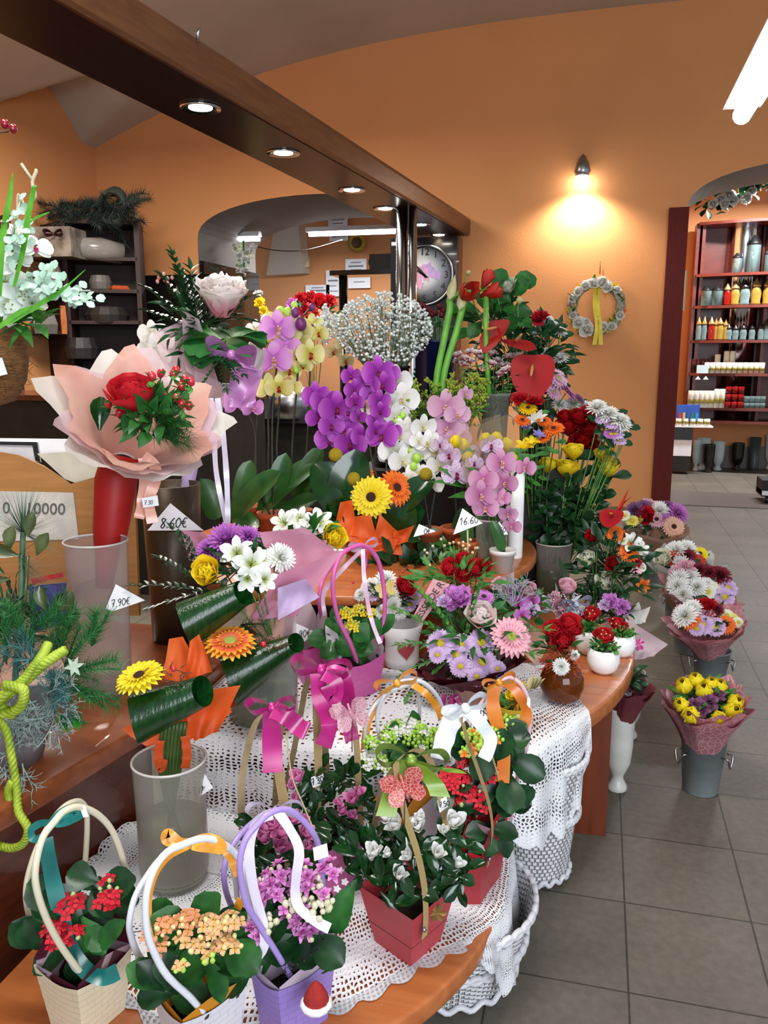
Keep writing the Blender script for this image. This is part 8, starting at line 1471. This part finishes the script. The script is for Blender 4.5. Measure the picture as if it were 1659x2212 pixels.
dr_ = dp - .13; rope([PD(140, 1405, dr_ + .02), PD(100, 1430, dr_), PD(55, 1470, dr_), PD(10, 1500, dr_ - .02), PD(-15, 1540, dr_), PD(40, 1530, dr_ - .02), PD(50, 1490, dr_ - .03), PD(10, 1480, dr_ - .03)], .0095); rope([PD(104, 1392, dr_ + .02), PD(85, 1425, dr_), PD(40, 1480, dr_ - .01), PD(0, 1520, dr_), PD(30, 1545, dr_)], .009)
rope([PD(-10, 1545, dr_), PD(14, 1580, dr_), PD(26, 1640, dr_), PD(36, 1700, dr_), PD(40, 1752, dr_ - .03), PD(60, 1790, dr_ - .04), PD(50, 1822, dr_ - .04), PD(20, 1832, dr_ - .03), PD(-15, 1820, dr_)], .0075); rope([PD(25, 1690, dr_), PD(18, 1710, dr_), PD(24, 1735, dr_), PD(36, 1750, dr_)], .0075)
mb = MB(); [mb.leaf(PD(160, 1440, dp - .08), RT * math.cos(a) + UP * math.sin(a), .022, .01, 'lance', 5, .2, 0, 2, 3, -FW) for a in (.3, 1.2, 2.2, 3.3, 4.4, 5.3)]; B(mb, 'pale_star', mat('pale_green', '#a8bca4', .5, '#b8ccb4', 30), t)
# coconut basket with white artificial flowers
cb3 = PD(-8, 770, 1.72); t = thing('coconut_basket', 'brown coconut fibre basket with white artificial flowers and long grass blades, left edge', 'flower arrangement', cb3 - V((0, 0, .1))); kc = 1.72 / F
COCO = mat('coconut_fibre', '#6a4420', .9, '#8a6034', 40, .9, 90, stretch=(1, 1, 6)); B(MB().lathe([(1e-4, -105 * kc), (34 * kc, -95 * kc), (58 * kc, -50 * kc), (66 * kc, 0), (62 * kc, 40 * kc), (50 * kc, 66 * kc), (44 * kc, 66 * kc), (1e-4, 50 * kc)], cb3, 28), 'coconut_shell', COCO, t)
mb = MB(); q = random.Random(13)
for i in range(120): a = q.uniform(0, 6.28); z = q.uniform(-80, 60) * kc; rr = 66 * kc * math.sqrt(max(.1, 1 - (z / (110 * kc)) ** 2)); p = cb3 + V((rr * math.cos(a), rr * math.sin(a), z)); mb.tube([p, p + V((q.gauss(0, .012), q.gauss(0, .012), q.gauss(0, .02)))], .0007, 3)
B(mb, 'loose_fibres', COCO, t); card(t, [(-14, 780), (4, 772), (16, 808), (-12, 815)], dep(cb3) - 68 * kc)
B(MB().tube([cb3 + V((-.03, 0, .06)), cb3 + V((-.05, .02, .9))], .004, 5), 'hanging_cord', BROWN, t)
WA = petal('#c8d8cc', '#e0ece4', '#eaf2ec'); dc = 1.66
blooms(t, dc, [('lily', WA, 10, 610, 90), ('lily', WA, 50, 640, 100), ('lily', WA, 20, 660, 90), ('orchid', WA, 75, 535, 80), ('lily', WA, -10, 580, 90), ('lily', WA, 70, 655, 60), ('orchid', WA, 40, 560, 60), ('lily', WA, 30, 500, 50)], tilt=.1, stem_to=cb3)
mb = MB(); EUC = mat('eucalyptus_pale', '#93b4a0', .5, '#accab8', 40)
for (x0, y0, x1, y1, n) in ((80, 610, 205, 650, 26), (60, 600, 140, 590, 20), (30, 560, 60, 470, 20), (40, 620, 110, 620, 20), (20, 540, 45, 430, 14), (100, 640, 195, 628, 16)):
    for i in range(n):
        f = i / n; p = PD(x0 + (x1 - x0) * f + q.gauss(0, 7), y0 + (y1 - y0) * f + q.gauss(0, 9), dc - .05 + q.gauss(0, .02)); mb.leaf(p, RT * q.gauss(.3, 1) + UP * q.gauss(0, 1), .018, .015, 'round', 10, .2, 0, 3, 3, -FW + UP * q.gauss(.4, .4))
    mb.tube([PD(x0, y0, dc - .04), PD((x0 + x1) / 2, (y0 + y1) / 2 - 6, dc - .05), PD(x1, y1, dc - .05)], .0016, 4)
B(mb, 'pale_leaf_sprays', EUC, t); BLD = mat('grass_blade', '#3f8a1e', .4, '#66ac3c', 20, transl=.2)
for pts, w in (([(0, 640), (5, 520), (20, 430), (28, 372)], 16), ([(30, 620), (50, 540), (62, 460), (75, 400), (72, 440)], 14), ([(20, 700), (80, 660), (130, 630), (185, 582)], 16), ([(-20, 720), (20, 690), (60, 670), (95, 668)], 22), ([(55, 490), (75, 472), (108, 458)], 8)):
    pp = spline([PD(x, y, dc - .07) for x, y in pts], 20); mb = MB(); mb.strip(pp, (UP + RT * .4) if pts[-1][0] > 90 else (RT - FW * .3), [w * kc * math.sin(PI * (.15 + .84 * i / (len(pp) - 1))) + .0006 for i in range(len(pp))]); B(mb, 'grass_blade', BLD, t)
mb = MB(); 
for i in range(14): a = PD(10 + 6 * i, 700, dc - .03); mb.leaf(a, RT * q.gauss(.6, .6) + UP * q.gauss(-.1, .4) - FW * .3, .07, .03, 'lance', 20)
B(mb, 'green_leaves', G_MID, t); TW = mat('pale_twig', '#a89878', .7, '#bcae90', 40); B(MB().tube(spline([PD(40, 560, dc), PD(62, 450, dc), PD(76, 425, dc), PD(70, 395, dc), PD(78, 372, dc), PD(76, 368, dc)], 20), .004, 6), 'pale_branch', TW, t); B(MB().tube([PD(71, 390, dc), PD(58, 372, dc), PD(46, 354, dc)], .0034, 6), 'branch_fork', TW, t); B(MB().tube(spline([PD(38, 480, dc), PD(40, 420, dc), PD(62, 470, dc)], 10), .003, 6), 'branch_twig', TW, t)
for (x, y, w) in ((10, 268, 18), (28, 278, 18), (8, 486, 22)): B(MB().ball(PD(x, y, dc - .02), w / 2 * kc, 12, 0, 1.1), 'red_berry', mat('berry_dark', '#6a0c18', .2, '#8a1424', 20, coat=.5), t)
B(MB().tube(spline([PD(28, 280, dc), PD(15, 284, dc), PD(-10, 300, dc), PD(-20, 420, dc), PD(-10, 600, dc)], 16), .002, 5), 'berry_twig', BROWN, t)
# ---------------------------------------------------------------- lettering as plain meshes
dg_ = bpy.context.evaluated_depsgraph_get()
for o in [o for o in SC.objects if o.type == 'FONT']:
    me = bpy.data.meshes.new_from_object(o.evaluated_get(dg_)); n_ = put(o.name.split('.')[0] + '_', me, o.parent, o.location); n_.rotation_mode = 'QUATERNION'; n_.rotation_quaternion = o.rotation_quaternion; nm = o.name.split('.')[0]
    bpy.data.objects.remove(o); n_.name = nm
